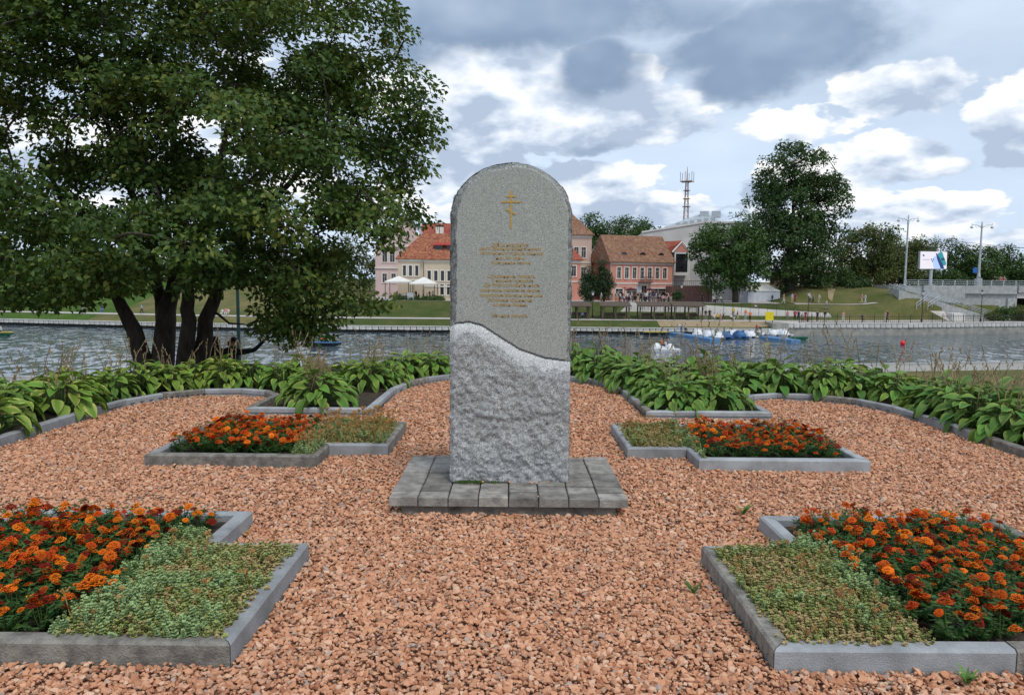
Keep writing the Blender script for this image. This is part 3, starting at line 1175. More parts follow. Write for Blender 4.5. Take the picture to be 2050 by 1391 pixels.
# ================================================================== PLANTS OF THE GARDEN
def leaf_mat(name, c1, c2, edge=None, edge_amt=0., trans=.18, rough=.5, spec=.35, hue=.02, val=.28):
    m = bpy.data.materials.new(name)
    m.use_nodes = True
    g = NG(m.node_tree)
    b = g.n['Principled BSDF']
    out = g.n['Material Output']
    rnd = g.new('ShaderNodeObjectInfo').outputs['Random']
    isl = g.new('ShaderNodeNewGeometry').outputs['Random Per Island']
    r_ = g.math('FRACT', g.math('ADD', rnd, isl))
    c = g.mix(r_, c1, c2)
    if edge:
        e = g.new('ShaderNodeAttribute')
        e.attribute_name = 'edge'
        amt = g.mrange(g.math('FRACT', g.math('MULTIPLY', rnd, 13.3)), .2, .9, .1, edge_amt)
        tc = g.new('ShaderNodeTexCoord').outputs['Object']
        k = g.math('ADD', e.outputs['Fac'], g.math('MULTIPLY', g.math('SUBTRACT', g.noise(tc, 3.5, 3, .6), .5), .9))
        c = g.mix(g.math('MULTIPLY', g.mrange(k, .35, .95), amt), c, edge)
        sp = g.new('ShaderNodeSeparateXYZ')
        g.put(sp.inputs[0], tc)
        vein = g.math('SINE', g.math('MULTIPLY', e.outputs['Fac'], 34.))
        bn = g.new('ShaderNodeBump')
        bn.inputs['Strength'].default_value = .35
        bn.inputs['Distance'].default_value = .03
        g.put(bn.inputs['Height'], vein)
        g.put(b.inputs['Normal'], bn.outputs[0])
    hs = g.new('ShaderNodeHueSaturation')
    g.put(hs.inputs['Color'], c)
    g.put(hs.inputs['Value'], g.mrange(g.math('FRACT', g.math('MULTIPLY', r_, 7.7)), 0, 1, 1 - val, 1 + val))
    g.put(hs.inputs['Hue'], g.mrange(g.math('FRACT', g.math('MULTIPLY', r_, 5.3)), 0, 1, .5 - hue, .5 + hue))
    g.put(b.inputs['Base Color'], hs.outputs[0])
    b.inputs['Roughness'].default_value = rough
    b.inputs['Specular IOR Level'].default_value = spec
    tr = g.new('ShaderNodeBsdfTranslucent')
    g.put(tr.inputs[0], g.mix(.4, hs.outputs[0], (.22, .30, .03)))
    mx = g.new('ShaderNodeMixShader')
    mx.inputs[0].default_value = trans
    g.l.new(b.outputs[0], mx.inputs[1])
    g.l.new(tr.outputs[0], mx.inputs[2])
    g.l.new(mx.outputs[0], out.inputs[0])
    return m


M_HOSTA = leaf_mat('hosta_leaf', (.15, .30, .04), (.085, .205, .028), (.52, .58, .14), .62)
M_HOSTAY = leaf_mat('hosta_leaf_yellow', (.19, .33, .04), (.11, .23, .028), (.62, .63, .18), .95)
M_HOSTAD = leaf_mat('hosta_leaf_deep', (.13, .28, .042), (.075, .195, .03), (.44, .54, .13), .58)
M_STEM = mat('hosta_stem', (.10, .17, .04), .7, col2=(.06, .10, .03))
M_DRY = mat('dry_stalk', (.34, .26, .15), .9, col2=(.18, .13, .07))


def hosta_leaf_mesh(seed):
    r = random.Random(seed)
    nu, nv = 7, 6
    droop, cup = r.uniform(.45, .95), r.uniform(.10, .24)
    wid = r.uniform(.25, .32)
    vs, ed = [], []
    for i in range(nu + 1):
        u = i / nu
        w = wid * (math.sin(math.pi * min(1, u ** .72)) ** .75) * (1 - .12 * u) + (.02 if i == 0 else 0)
        ang = droop * u
        x = math.sin(ang) / droop if droop > .01 else u
        z = -(1 - math.cos(ang)) / droop
        for j in range(nv + 1):
            v = -1 + 2 * j / nv
            vs.append((x * (1 - .04 * v * v), v * w, z + cup * abs(v) ** 1.4 * w * 1.6 + .018 * math.sin(v * 9 + u * 6 + seed)))
            ed.append(abs(v) * (1 if 0 < i < nu else 1))
    fs = [(i * (nv + 1) + j, (i + 1) * (nv + 1) + j, (i + 1) * (nv + 1) + j + 1, i * (nv + 1) + j + 1) for i in range(nu) for j in range(nv)]
    me = bpy.data.meshes.new('hosta_leaf')
    me.from_pydata(vs, [], fs)
    me.polygons.foreach_set('use_smooth', [True] * len(fs))
    a = me.attributes.new('edge', 'FLOAT', 'POINT')
    a.data.foreach_set('value', ed)
    me.materials.append(M_HOSTA)
    me.update()
    return me


HLEAF = [hosta_leaf_mesh(i) for i in range(6)]


def hosta_proto(nl, rad, hgt, leafm, size, stalks):
    """list of (name, mesh, location, rotation, scale, material) describing one plant"""
    parts = []
    st = MB()
    for k in range(nl):
        t = (k + .5) / nl
        rr = rad * (.10 + .90 * t ** .62)
        ph = k * 2.39996 + random.uniform(-.3, .3)
        z = hgt * (1 - .80 * (rr / rad) ** 2.0) * random.uniform(.86, 1.1) + .03
        pitch = R(48) - R(88) * (rr / rad) ** 1.1 + random.gauss(0, .17)
        L = size * random.uniform(.78, 1.15) * (.85 + .2 * (rr / rad))
        base = Vector((math.cos(ph) * rr * .72, math.sin(ph) * rr * .72, z))
        parts.append(('leaf', random.choice(HLEAF), base, (random.gauss(0, .28), -pitch, ph + random.gauss(0, .22)), L))
        st.tube([(math.cos(ph) * .03, math.sin(ph) * .03, 0), base * .6 + Vector((0, 0, z * .25)), base], [.006, .005, .004], 3, False)
    sm = st.mesh('stems', [M_STEM])
    sk = None
    if stalks:
        s2 = MB()
        for q in range(stalks):
            a, l = random.uniform(0, 6.28), random.uniform(.26, .58)
            lean = random.uniform(.02, .16)
            p0 = Vector((random.uniform(-.12, .12), random.uniform(-.12, .12), hgt * .6))
            p1 = p0 + Vector((math.cos(a) * lean * .5, math.sin(a) * lean * .5, l * .6))
            p2 = p0 + Vector((math.cos(a) * lean * 1.3, math.sin(a) * lean * 1.3, l))
            s2.tube([p0, p1, p2], [.004, .0035, .0025], 3, False)
            for w in range(9):
                if random.random() < .55:
                    c_ = p1.lerp(p2, w / 8) + Vector((random.uniform(-.012, .012), random.uniform(-.012, .012), -.006))
                    s2.lathe(c_, [(.001, -.016), (.007, -.002), (.001, .014)], 4)
        sk = s2.mesh('flower_stalks', [M_DRY])
    return parts, sm, sk, leafm


protos = {}
for key, lm, cnt in (('y', M_HOSTAY, 3), ('g', M_HOSTA, 3), ('d', M_HOSTAD, 3)):
    protos[key] = [hosta_proto(64, .40, .28, lm, .168, (3, 5, 8)[q]) for q in range(cnt)]
protos['big'] = [hosta_proto(110, .60, .40, M_HOSTA, .20, 34), hosta_proto(110, .60, .36, M_HOSTAD, .20, 9)]


def place_hosta(x, y, key, sc, label, group, q=None):
    parts, sm, sk, lm = protos[key][random.randrange(len(protos[key])) if q is None else q]
    z0 = .03
    rz = random.uniform(0, 6.28)
    root = thing('hosta_plant', label, 'hosta', (x, y, z0), group, rz)
    root.scale = (sc, sc, sc * random.uniform(.9, 1.12))
    link('stems', sm, root)
    if sk:
        link('flower_stalks', sk, root)
    for nm, me, loc, rot, L in parts:
        o = link('leaf', me, root)
        o.location, o.rotation_euler, o.scale = loc, rot, (L, L, L)
        if lm is not M_HOSTA:
            o.material_slots[0].link = 'OBJECT'
            o.material_slots[0].material = lm


# border band outside the kerb, thinned to a loose spacing
cand = []
for _ in range(9000):
    x, y = random.uniform(-5.95, 5.95), random.uniform(4.6, 12.75)
    if in_poly(np.array([x]), np.array([y]), gravel_poly)[0]:
        continue
    d = float(poly_dist(np.array([x]), np.array([y]), border, False)[0])
    if d < .30 or d > (1.0 if abs(x) > 4.7 else .95):
        continue
    if abs(x) > .73 * y + .7:
        continue
    pen = 1.5 < abs(x - GX) < 3.15 and y < 10.2
    if pen:
        continue
    if x < 0 and -2.05 < x < -1.5 and y < 10.6:
        continue
    if all((x - a) ** 2 + (y - b_) ** 2 > .37 ** 2 for a, b_ in cand):
        cand.append((x, y))
cand.sort(key=lambda p: p[1])
ORDW = 'first second third fourth fifth sixth seventh eighth ninth tenth eleventh twelfth thirteenth fourteenth fifteenth sixteenth seventeenth eighteenth nineteenth twentieth'.split()
ORDW += ['twenty-' + w for w in ORDW[:9]] + ['thirtieth'] + ['thirty-' + w for w in ORDW[:9]]
zone = lambda x: 0 if x < -4.0 else (1 if x < -.2 else (2 if x < 3.9 else 3))
rank = {}
for zi in range(4):
    m_ = [c_ for c_ in cand if zone(c_[0]) == zi]
    m_.sort(key=(lambda p: p[1]) if zi in (0, 3) else (lambda p: p[0] / p[1]))
    for i, c_ in enumerate(m_):
        rank[c_] = ORDW[i]
for x, y in cand:
    if x < -4.0:
        key = 'y' if random.random() < .75 else 'g'
        lab, grp = 'yellow edged hosta in the band along the left kerb', 'hostas along the left kerb'
    elif x < -.2:
        key = 'g' if random.random() < .7 else 'y'
        lab, grp = 'green hosta behind the kerb left of the memorial', 'hostas behind the memorial, left'
    elif x < 3.9:
        key = 'd' if random.random() < .6 else 'g'
        lab, grp = 'deep green hosta behind the kerb right of the memorial', 'hostas behind the memorial, right'
    else:
        key = 'd' if random.random() < .7 else 'g'
        lab, grp = 'deep green hosta in the band along the right kerb', 'hostas along the right kerb'
    lab += ', %s %s' % (rank[(x, y)], 'from the near end' if zone(x) in (0, 3) else 'from the left')
    place_hosta(x, y, key, random.uniform(.95, 1.18) * (1.12 if y < 8.5 else 1) * (1.2 if x > .3 and y > 9.3 else 1), lab, grp)
place_hosta(-2.38, 8.98, 'big', 1.0, 'large bushy hosta clump with dry flower stalks on the left peninsula', 'hosta clumps on the peninsulas', 0)
place_hosta(-2.60, 9.75, 'big', .85, 'second hosta behind the large left clump with dry stalks', 'hosta clumps on the peninsulas', 0)
place_hosta(2.05, 8.98, 'big', .92, 'large hosta clump at the front left corner of the right peninsula', 'hosta clumps on the peninsulas', 1)
place_hosta(2.52, 9.02, 'big', .88, 'large hosta clump in the middle front of the right peninsula', 'hosta clumps on the peninsulas', 1)
place_hosta(1.98, 9.65, 'big', .85, 'hosta clump at the left edge of the right peninsula, second row', 'hosta clumps on the peninsulas', 1)
place_hosta(2.60, 9.75, 'big', .9, 'hosta clump behind the middle one on the right peninsula', 'hosta clumps on the peninsulas', 0)
place_hosta(1.92, 10.25, 'big', .8, 'rearmost hosta clump on the right peninsula near the arch', 'hosta clumps on the peninsulas', 1)
print('hostas', len(cand))

# ------------------------------------------------------------------ marigolds
def petal_mat(name, c1, c2):
    m = bpy.data.materials.new(name)
    m.use_nodes = True
    g = NG(m.node_tree)
    b = g.n['Principled BSDF']
    e = g.new('ShaderNodeAttribute')
    e.attribute_name = 'edge'
    rnd = g.new('ShaderNodeObjectInfo').outputs['Random']
    c = g.mix(g.mrange(e.outputs['Fac'], .15, .95), c2, c1)
    hs = g.new('ShaderNodeHueSaturation')
    g.put(hs.inputs['Color'], c)
    g.put(hs.inputs['Hue'], g.mrange(rnd, 0, 1, .497, .511))
    g.put(hs.inputs['Value'], g.mrange(g.math('FRACT', g.math('MULTIPLY', rnd, 9.1)), 0, 1, .75, 1.2))
    g.put(b.inputs['Base Color'], hs.outputs[0])
    b.inputs['Roughness'].default_value = .75
    b.inputs['Specular IOR Level'].default_value = .15
    return m


M_PETAL = [petal_mat('petal_orange', (.74, .165, .009), (.46, .06, .005)), petal_mat('petal_red_orange', (.55, .070, .006), (.31, .026, .004)), petal_mat('petal_maroon', (.22, .016, .005), (.10, .008, .004))]
M_MFOL = leaf_mat('marigold_leaf', (.055, .125, .028), (.035, .085, .02), None, 0, .15, .6, .2)


def flower_mesh(seed, m):
    r = random.Random(seed)
    vs, fs, ed = [], [], []
    for ring_, (n_, r0, r1, z0, z1) in enumerate(((11, .25, 1.0, .05, -.08), (10, .2, .86, .2, .18), (8, .12, .62, .34, .38), (5, .03, .36, .42, .56))):
        for k in range(n_):
            a = 2 * math.pi * (k + r.uniform(-.25, .25)) / n_ + ring_ * .4
            wv_ = 1.15 * math.pi / n_
            rr = r1 * r.uniform(.85, 1.08)
            zz = z1 + r.uniform(-.08, .1)
            i0 = len(vs)
            mid = (r0 + rr) * .55
            for (q, rad, z, e) in ((-.4, r0, z0, 0), (.4, r0, z0, 0), (1.0, mid, (z0 + z1) / 2 + .1, .5), (-1.0, mid, (z0 + z1) / 2 + .1, .5), (.8, rr, zz, 1), (-.8, rr, zz + r.uniform(-.1, .1), 1), (0, rr * .98, zz + .09, .9)):
                an = a + q * wv_
                vs.append((rad * math.cos(an), rad * math.sin(an), z))
                ed.append(e)
            fs += [(i0, i0 + 1, i0 + 2, i0 + 3), (i0 + 3, i0 + 2, i0 + 4, i0 + 6), (i0 + 3, i0 + 6, i0 + 5)]
    i0 = len(vs)
    for k in range(6):       # calyx
        a = k * math.pi / 3
        vs.append((.28 * math.cos(a), .28 * math.sin(a), .02)); ed.append(0)
    vs.append((0, 0, -.5)); ed.append(0)
    for k in range(6):
        fs.append((i0 + (k + 1) % 6, i0 + k, i0 + 6))
    me = bpy.data.meshes.new('flower')
    me.from_pydata(vs, [], fs)
    a = me.attributes.new('edge', 'FLOAT', 'POINT')
    a.data.foreach_set('value', ed)
    me.materials.append(m)
    me.update()
    return me


FLOW = [[flower_mesh(s * 3 + k, M_PETAL[k]) for s in range(3)] for k in range(3)]


def marigold_foliage(seed):
    r = random.Random(seed)
    mb = MB()
    for k in range(12):
        a, rr, h = r.uniform(0, 6.28), r.uniform(.03, .12), r.uniform(.04, .125)
        p0, p1 = Vector((0, 0, 0)), Vector((math.cos(a) * rr, math.sin(a) * rr, h))
        mb.tube([p0, p1 * .55 + Vector((0, 0, h * .12)), p1], [.003, .0025, .0018], 3, False)
        for l in range(9):
            t = .25 + .75 * l / 8
            c_ = p1 * t + Vector((0, 0, .01))
            for sd in (-1, 1):
                an = a + sd * r.uniform(.7, 1.6)
                L = r.uniform(.022, .042)
                d = Vector((math.cos(an), math.sin(an), r.uniform(-.3, .5))).normalized() * L
                s_ = d.cross(Vector((r.uniform(-.3, .3), r.uniform(-.3, .3), 1))).normalized() * L * .2
                mb.add([c_, c_ + d * .5 + s_, c_ + d, c_ + d * .5 - s_], [(0, 1, 2, 3)])
    return mb.mesh('foliage', [M_MFOL])


MFOL = [marigold_foliage(i) for i in range(4)]
M_BUDS = mat('flower_stem', (.07, .13, .03), .8)
stem_me = MB().tube([(0, 0, 0), (.004, .002, .5), (0, 0, 1)], [.012, .012, .016], 4, False).mesh('flower_stem', [M_BUDS])


def marigolds(nm, region, side, lab, probs, sp, hscale=1.):
    pts = []
    x0, x1, y0, y1 = region[0]
    ny = int((y1 - y0) / sp)
    for j in range(ny + 1):
        nx = int((x1 - x0) / sp)
        for i in range(nx + 1):
            x = x0 + (i + .5 * (j % 2)) * sp + random.uniform(-.03, .03)
            y = y0 + j * sp + random.uniform(-.03, .03)
            if not in_poly(np.array([x]), np.array([y]), BED[nm])[0] or poly_dist(np.array([x]), np.array([y]), BED[nm])[0] < .15:
                continue
            if abs(x) > .71 * y + .12 or region[1](x, y):
                continue
            pts.append((x, y))
    ys_ = [q[1] for q in pts]
    cells = {}
    for q in sorted(pts):
        cells.setdefault(min(2, int(3 * (q[1] - min(ys_)) / (max(ys_) - min(ys_) + .001))), []).append(q)
    where = {q: '%s, %s rows, %s from the left' % (lab, ('front', 'middle', 'back')[k], ORDW[i]) for k, v in cells.items() for i, q in enumerate(v)}
    for x, y in pts:
        root = thing('marigold_plant', where[(x, y)], 'marigold', (x, y, .045), 'marigolds in the %s bed' % nm, random.uniform(0, 6.28))
        s_ = random.uniform(.85, 1.15) * hscale
        root.scale = (s_, s_, s_)
        link('foliage', random.choice(MFOL), root)
        nf = random.choice((4, 5, 5, 6, 6, 7))
        for k in range(nf):
            a, rr = random.uniform(0, 6.28), random.uniform(.01, .115)
            h = random.uniform(.115, .165) - rr * .45
            kind_ = random.choices((0, 1, 2), probs)[0]
            o = link('flower', random.choice(FLOW[kind_]), root)
            fr = random.uniform(.016, .031)
            o.location = (math.cos(a) * rr, math.sin(a) * rr, h)
            o.scale = (fr, fr, fr * random.uniform(.8, 1.1))
            o.rotation_euler = (random.gauss(0, .3), random.gauss(0, .3), random.uniform(0, 6.28))
            st = link('flower_stem', stem_me, root)
            st.location = (math.cos(a) * rr * .3, math.sin(a) * rr * .3, 0)
            d = Vector((math.cos(a) * rr * .7, math.sin(a) * rr * .7, h - .008))
            st.rotation_euler = d.to_track_quat('Z', 'Y').to_euler()
            st.scale = (.12, .12, d.length)


marigolds('near left', ((-3.1, -1.6, 3.10, 4.58), lambda x, y: x > -1.93 and y < 4.2), -1, 'bright orange marigold in the near left flower bed', (.42, .34, .24), .132, 1.12)
marigolds('near right', ((1.6, 3.1, 3.10, 4.58), lambda x, y: x < 1.80 and y < 4.16), 1, 'orange marigold in the near right flower bed', (.38, .48, .14), .142, 1.05)
marigolds('far left', ((-3.1, -1.6, 6.27, 7.6), lambda x, y: x > -1.90 + .12 * (y < 6.6)), -1, 'red orange marigold in the far left flower bed', (.28, .50, .22), .140, 1.12)
marigolds('far right', ((1.6, 3.1, 6.27, 7.6), lambda x, y: x < 1.72), 1, 'deep orange marigold in the far right flower bed', (.26, .58, .16), .144, 1.08)

# ------------------------------------------------------------------ sedum carpets
def sedum_mat(name, c1, c2):
    m = leaf_mat(name, c1, c2, None, 0, .1, .65, .15, .02, .22)
    return m


M_SED = [sedum_mat('sedum_blue', (.37, .48, .225), (.26, .375, .155)), sedum_mat('sedum_olive', (.35, .375, .13), (.245, .295, .095)), sedum_mat('sedum_tan', (.48, .35, .17), (.36, .30, .13))]
M_SEDF = mat('sedum_flower', (.45, .26, .08), .9, col2=(.25, .13, .05), objvar=.3)


def sedum_shoot(seed, m, tall):
    r = random.Random(seed)
    mb = MB()
    bend = Vector((r.uniform(-.25, .25), r.uniform(-.25, .25), 0))
    tiers = 7 if tall else 5
    for t in range(tiers):
        f = t / (tiers - 1)
        c_ = bend * f * f + Vector((0, 0, f))
        n_ = 6 if f < .9 else 5
        L = (.30 if tall else .40) * (1 - .45 * f)
        for k in range(n_):
            a = 2 * math.pi * k / n_ + t * .55 + r.uniform(-.15, .15)
            up = .35 + .75 * f
            d = Vector((math.cos(a), math.sin(a), up)).normalized() * L
            s_ = Vector((-math.sin(a), math.cos(a), 0)) * L * .42
            mb.add([c_ - s_ * .6, c_ + d * .6 - s_, c_ + d, c_ + d * .6 + s_, c_ + s_ * .6, c_ + d * .55 + Vector((0, 0, L * .18))], [(0, 1, 5), (1, 2, 5), (2, 3, 5), (3, 4, 5), (4, 0, 5)])
    return mb.mesh('sedum_shoot', [m])


def sedum_stalk(seed):
    r = random.Random(seed)
    mb = MB()
    top = Vector((r.uniform(-.15, .15), r.uniform(-.15, .15), 1))
    mb.tube([(0, 0, 0), top * .5 + Vector((.03, 0, 0)), top], [.018, .015, .01], 3, False)
    for k in range(14):
        a, rr = r.uniform(0, 6.28), r.uniform(.02, .17)
        c_ = top + Vector((math.cos(a) * rr, math.sin(a) * rr, r.uniform(-.05, .05)))
        mb.tube([top - Vector((0, 0, .12)), c_], [.006, .006], 3, False)
        mb.lathe(c_, [(.005, -.03), (.03, 0), (.005, .03)], 4)
    return mb.mesh('sedum_stalk', [M_SEDF])


sed_col = proto_collection('sedum', [sedum_shoot(1, M_SED[0], True), sedum_shoot(2, M_SED[0], True), sedum_shoot(3, M_SED[1], False), sedum_shoot(4, M_SED[1], True), sedum_shoot(5, M_SED[2], False), sedum_shoot(6, M_SED[2], False), sedum_stalk(1), sedum_stalk(2)])


def sedum(nm, inside, edge_x, sp, lab, tan_bias, stalks):
    poly = BED[nm]
    x0, x1 = min(p[0] for p in poly), max(p[0] for p in poly)
    y0, y1 = min(p[1] for p in poly), max(p[1] for p in poly)
    X, Y = np.meshgrid(np.arange(x0, x1, sp), np.arange(y0, y1, sp))
    X = (X + rng.uniform(-.5, .5, X.shape) * sp).ravel()
    Y = (Y + rng.uniform(-.5, .5, Y.shape) * sp).ravel()
    pd = poly_dist(X, Y, poly)
    wob = np.array([.07 * mnoise.noise(Vector((0.3, b_ * 3.2, len(nm)))) for b_ in Y])
    ok = in_poly(X, Y, poly) & (pd > .05) & inside(X + wob, Y)
    X, Y, pd = X[ok], Y[ok], pd[ok]
    n = len(X)
    f = np.array([mnoise.fractal(Vector((a * 3.1, b_ * 3.1, 3.0 + len(nm))), .8, 2.0, 3) for a, b_ in zip(X, Y)])
    near_edge = np.clip(1 - np.abs(X - edge_x) / .30, 0, 1)
    v = f * .9 + near_edge * .55 - tan_bias + rng.normal(0, .16, n)
    idx = np.where(v > .28, rng.integers(0, 2, n), np.where(v > -.02, rng.integers(2, 4, n), rng.integers(3, 6, n)))
    h = np.where(idx < 2, rng.uniform(.055, .085, n), np.where(idx < 4, rng.uniform(.045, .065, n), rng.uniform(.04, .055, n)))
    wd = np.where(idx < 2, .072, .060) * rng.uniform(.8, 1.25, n)
    z = .055 + .035 * np.clip(pd / .2, 0, 1) + .025 * f
    lean = rng.normal(0, .22, (n, 2))
    sc = np.stack([wd, wd, h], -1)
    rot = np.stack([lean[:, 0], lean[:, 1], rng.uniform(0, 6.28, n)], -1)
    k = rng.choice(n, min(n, stalks), replace=False)
    P = np.concatenate([np.stack([X, Y, z], -1), np.stack([X[k], Y[k], z[k]], -1)])
    hs_ = rng.uniform(.09, .15, len(k)) * (1.3 if nm == 'far left' else 1)
    sc = np.concatenate([sc, np.stack([hs_, hs_, hs_], -1)])
    rot = np.concatenate([rot, np.stack([rng.normal(0, .15, len(k)), rng.normal(0, .15, len(k)), rng.uniform(0, 6.28, len(k))], -1)])
    idx = np.concatenate([idx, rng.integers(6, 8, len(k))])
    o = scatter('sedum_carpet', P, rot, sc, idx, sed_col)
    tag(o, lab, 'sedum', 'sedum carpets', 'stuff')


sedum('near left', lambda x, y: (x > -1.93 - .0 * y) & (y < 4.2), -1.93, .0185, 'bluish green sedum carpet in the near left bed', .04, 26)
sedum('near right', lambda x, y: (x < 1.80) & (y < 4.2), 1.80, .0185, 'tan and green sedum carpet in the near right bed', .20, 45)
sedum('far left', lambda x, y: x > -1.88, -1.88, .023, 'sedum carpet with rusty flower heads in the far left bed', .02, 150)
sedum('far right', lambda x, y: x < 1.70, 1.70, .023, 'brownish sedum carpet in the far right bed', .22, 60)

# ------------------------------------------------------------------ weeds in the gravel
M_WEED = leaf_mat('weed_leaf', (.10, .22, .04), (.06, .15, .03), None, 0, .2)
for k, (px, py, s_, lab) in enumerate(((1388, 1190, .10, 'small green weed in the gravel beside the near right bed'), (1488, 1032, .11, 'weed with a pale flower behind the near right bed'), (1936, 1372, .09, 'grassy weed in the gravel below the near right bed'),
                                       (984, 1345, .05, 'tiny weed in the gravel before the plinth'), (1000, 1310, .05, 'sprig of sedum against the front kerb'), (505, 1240, .05, 'green sprig beside the near left kerb'))):
    if k in (3,):
        continue
    p = gnd(*( (1685, 1330) if k == 4 else (px, py)))
    mb = MB()
    for q in range(13):
        a, L = random.uniform(0, 6.28), s_ * random.uniform(.5, 1)
        d = Vector((math.cos(a) * .55, math.sin(a) * .55, 1)).normalized() * L
        w = Vector((-math.sin(a), math.cos(a), 0)) * L * .11
        b0 = Vector((p.x, p.y, 0))
        mb.add([b0, b0 + d * .5 + w, b0 + d + Vector((math.cos(a), math.sin(a), -.3)) * L * .25, b0 + d * .5 - w], [(0, 1, 2, 3)])
    root = thing('weed', lab, 'weed', (p.x, p.y, 0), 'weeds in the gravel')
    mb.build('leaves', M_WEED, root)
    if k == 1:
        MB().lathe((p.x - .01, p.y, .10), [(.002, -.008), (.014, .002), (.004, .010)], 7).build('flower', mat('white_petal', (.75, .75, .72), .8), root)

# ================================================================== TREES
def tree_leaf_mat(name, c1, c2, c3, trans=.2, rough=.55, spec=.25):
    m = bpy.data.materials.new(name)
    m.use_nodes = True
    g = NG(m.node_tree)
    b = g.n['Principled BSDF']
    out = g.n['Material Output']
    ge = g.new('ShaderNodeNewGeometry')
    isl = ge.outputs['Random Per Island']
    pos = ge.outputs['Position']
    f = g.math('ADD', g.math('MULTIPLY', g.noise(pos, .55, 3, .5), 1.0), g.math('MULTIPLY', g.math('SUBTRACT', isl, .5), .45))
    c = g.ramp(f, [(.30, c1), (.52, c2), (.74, c3)])
    g.put(b.inputs['Base Color'], c)
    b.inputs['Roughness'].default_value = rough
    b.inputs['Specular IOR Level'].default_value = spec
    tr = g.new('ShaderNodeBsdfTranslucent')
    g.put(tr.inputs[0], g.mix(.45, c, (.20, .26, .02)))
    mx = g.new('ShaderNodeMixShader')
    mx.inputs[0].default_value = trans
    g.l.new(b.outputs[0], mx.inputs[1])
    g.l.new(tr.outputs[0], mx.inputs[2])
    g.l.new(mx.outputs[0], out.inputs[0])
    return m


M_BARK = mat('bark', (.075, .058, .045), .95, scale=9, col2=(.028, .022, .018), bump=1.0, bscale=30, stretch=(1, 1, .25))


def crown_mesh(name, centers, radii, nleaf, size, m, up=.55, flat=.6, seed=1, droop=.25, mid=None):
    """leaf blades around cluster centres; every blade is its own little folded face pair"""
    r = np.random.default_rng(seed)
    k = len(centers)
    cs, rs = np.asarray(centers, float), np.asarray(radii, float)
    cnt = np.maximum(3, (nleaf * (rs / rs.mean()) ** 2).astype(int))
    ci = np.repeat(np.arange(k), cnt)
    n = len(ci)
    g_ = r.normal(size=(n, 3))
    g_ /= np.linalg.norm(g_, axis=1)[:, None]
    rad = r.uniform(.25, 1, n) ** .6
    off = g_ * rad[:, None] * rs[ci][:, None]
    off[:, 2] *= flat
    off[:, 2] -= droop * (np.hypot(off[:, 0], off[:, 1]) ** 2) / rs[ci]
    P = cs[ci] + off
    ctr = cs.mean(0) if mid is None else np.asarray(mid)
    outw = P - ctr
    outw /= np.linalg.norm(outw, axis=1)[:, None] + 1e-6
    nrm = r.normal(size=(n, 3)) * .55 + outw * .45 + np.array([0, 0, up])
    nrm /= np.linalg.norm(nrm, axis=1)[:, None]
    d = r.normal(size=(n, 3)) * .6 + off / (rs[ci][:, None]) + np.array([0, 0, -.35])
    d -= nrm * (d * nrm).sum(1)[:, None]
    d /= np.linalg.norm(d, axis=1)[:, None] + 1e-6
    s_ = np.cross(nrm, d)
    L = size * r.uniform(.65, 1.25, n)[:, None]
    W = L * .31
    v0 = P
    v1 = P + d * L * .42 + s_ * W + nrm * L * .07
    v2 = P + d * L - nrm * L * .10
    v3 = P + d * L * .42 - s_ * W + nrm * L * .07
    V = np.stack([v0, v1, v2, v3], 1).reshape(-1, 3)
    i = np.arange(n) * 4
    Fc = np.stack([i, i + 1, i + 2, i, i + 2, i + 3], -1).ravel()
    return big_mesh(name, V, Fc, 3, [m]), n


def grow(trunks, centers, r_tip=.012, r_max=.10, jitter=.12):
    """connect leaf clusters to the nearest earlier wood; returns branch tubes"""
    nodes = []
    for t in trunks:
        for i in range(len(t) // 3, len(t)):
            nodes.append(Vector(t[i]))
    base = Vector(trunks[0][0])
    br = []
    for c in sorted(centers, key=lambda p: (Vector(p) - base).length):
        c = Vector(c)
        arr = np.array([tuple(q) for q in nodes])
        d = np.linalg.norm(arr - np.array(c), axis=1) + .6 * np.maximum(0, arr[:, 2] - c.z)
        q = nodes[int(d.argmin())]
        L = (c - q).length
        if L < .15:
            continue
        m1 = q.lerp(c, .45) + Vector((random.gauss(0, jitter), random.gauss(0, jitter), random.gauss(.1, jitter))) * min(1, L)
        br.append((q, m1, c, min(r_max, r_tip + .02 * L * (r_max / .1))))
        nodes += [m1, c, q.lerp(m1, .5), m1.lerp(c, .5)]
    return br


def sample_ellipsoids(els, n, seed, shell=.45):
    """cluster centres inside a union of ellipsoids (cx,cy,cz,rx,ry,rz)"""
    r = np.random.default_rng(seed)
    els = np.array(els, float)
    vol = els[:, 3] * els[:, 4] * els[:, 5]
    pick = r.choice(len(els), n, p=vol / vol.sum())
    g_ = r.normal(size=(n, 3))
    g_ /= np.linalg.norm(g_, axis=1)[:, None]
    rad = shell + (1 - shell) * r.uniform(0, 1, n) ** .5
    return els[pick, :3] + g_ * rad[:, None] * els[pick, 3:]


def px_el(px, py, rx, ry, Y, dy=None, depth=None):
    c_ = at(px, py, Y)
    k = Y / FPX
    return (c_.x, c_.y + (dy or 0), c_.z, rx * k, depth if depth else rx * k, ry * k)


def wobble(p, q, n=6, amp=.1, r=random):
    p, q = Vector(p), Vector(q)
    return [p.lerp(q, i / n) + Vector((r.gauss(0, amp), r.gauss(0, amp), 0)) * math.sin(math.pi * i / n) for i in range(n + 1)]


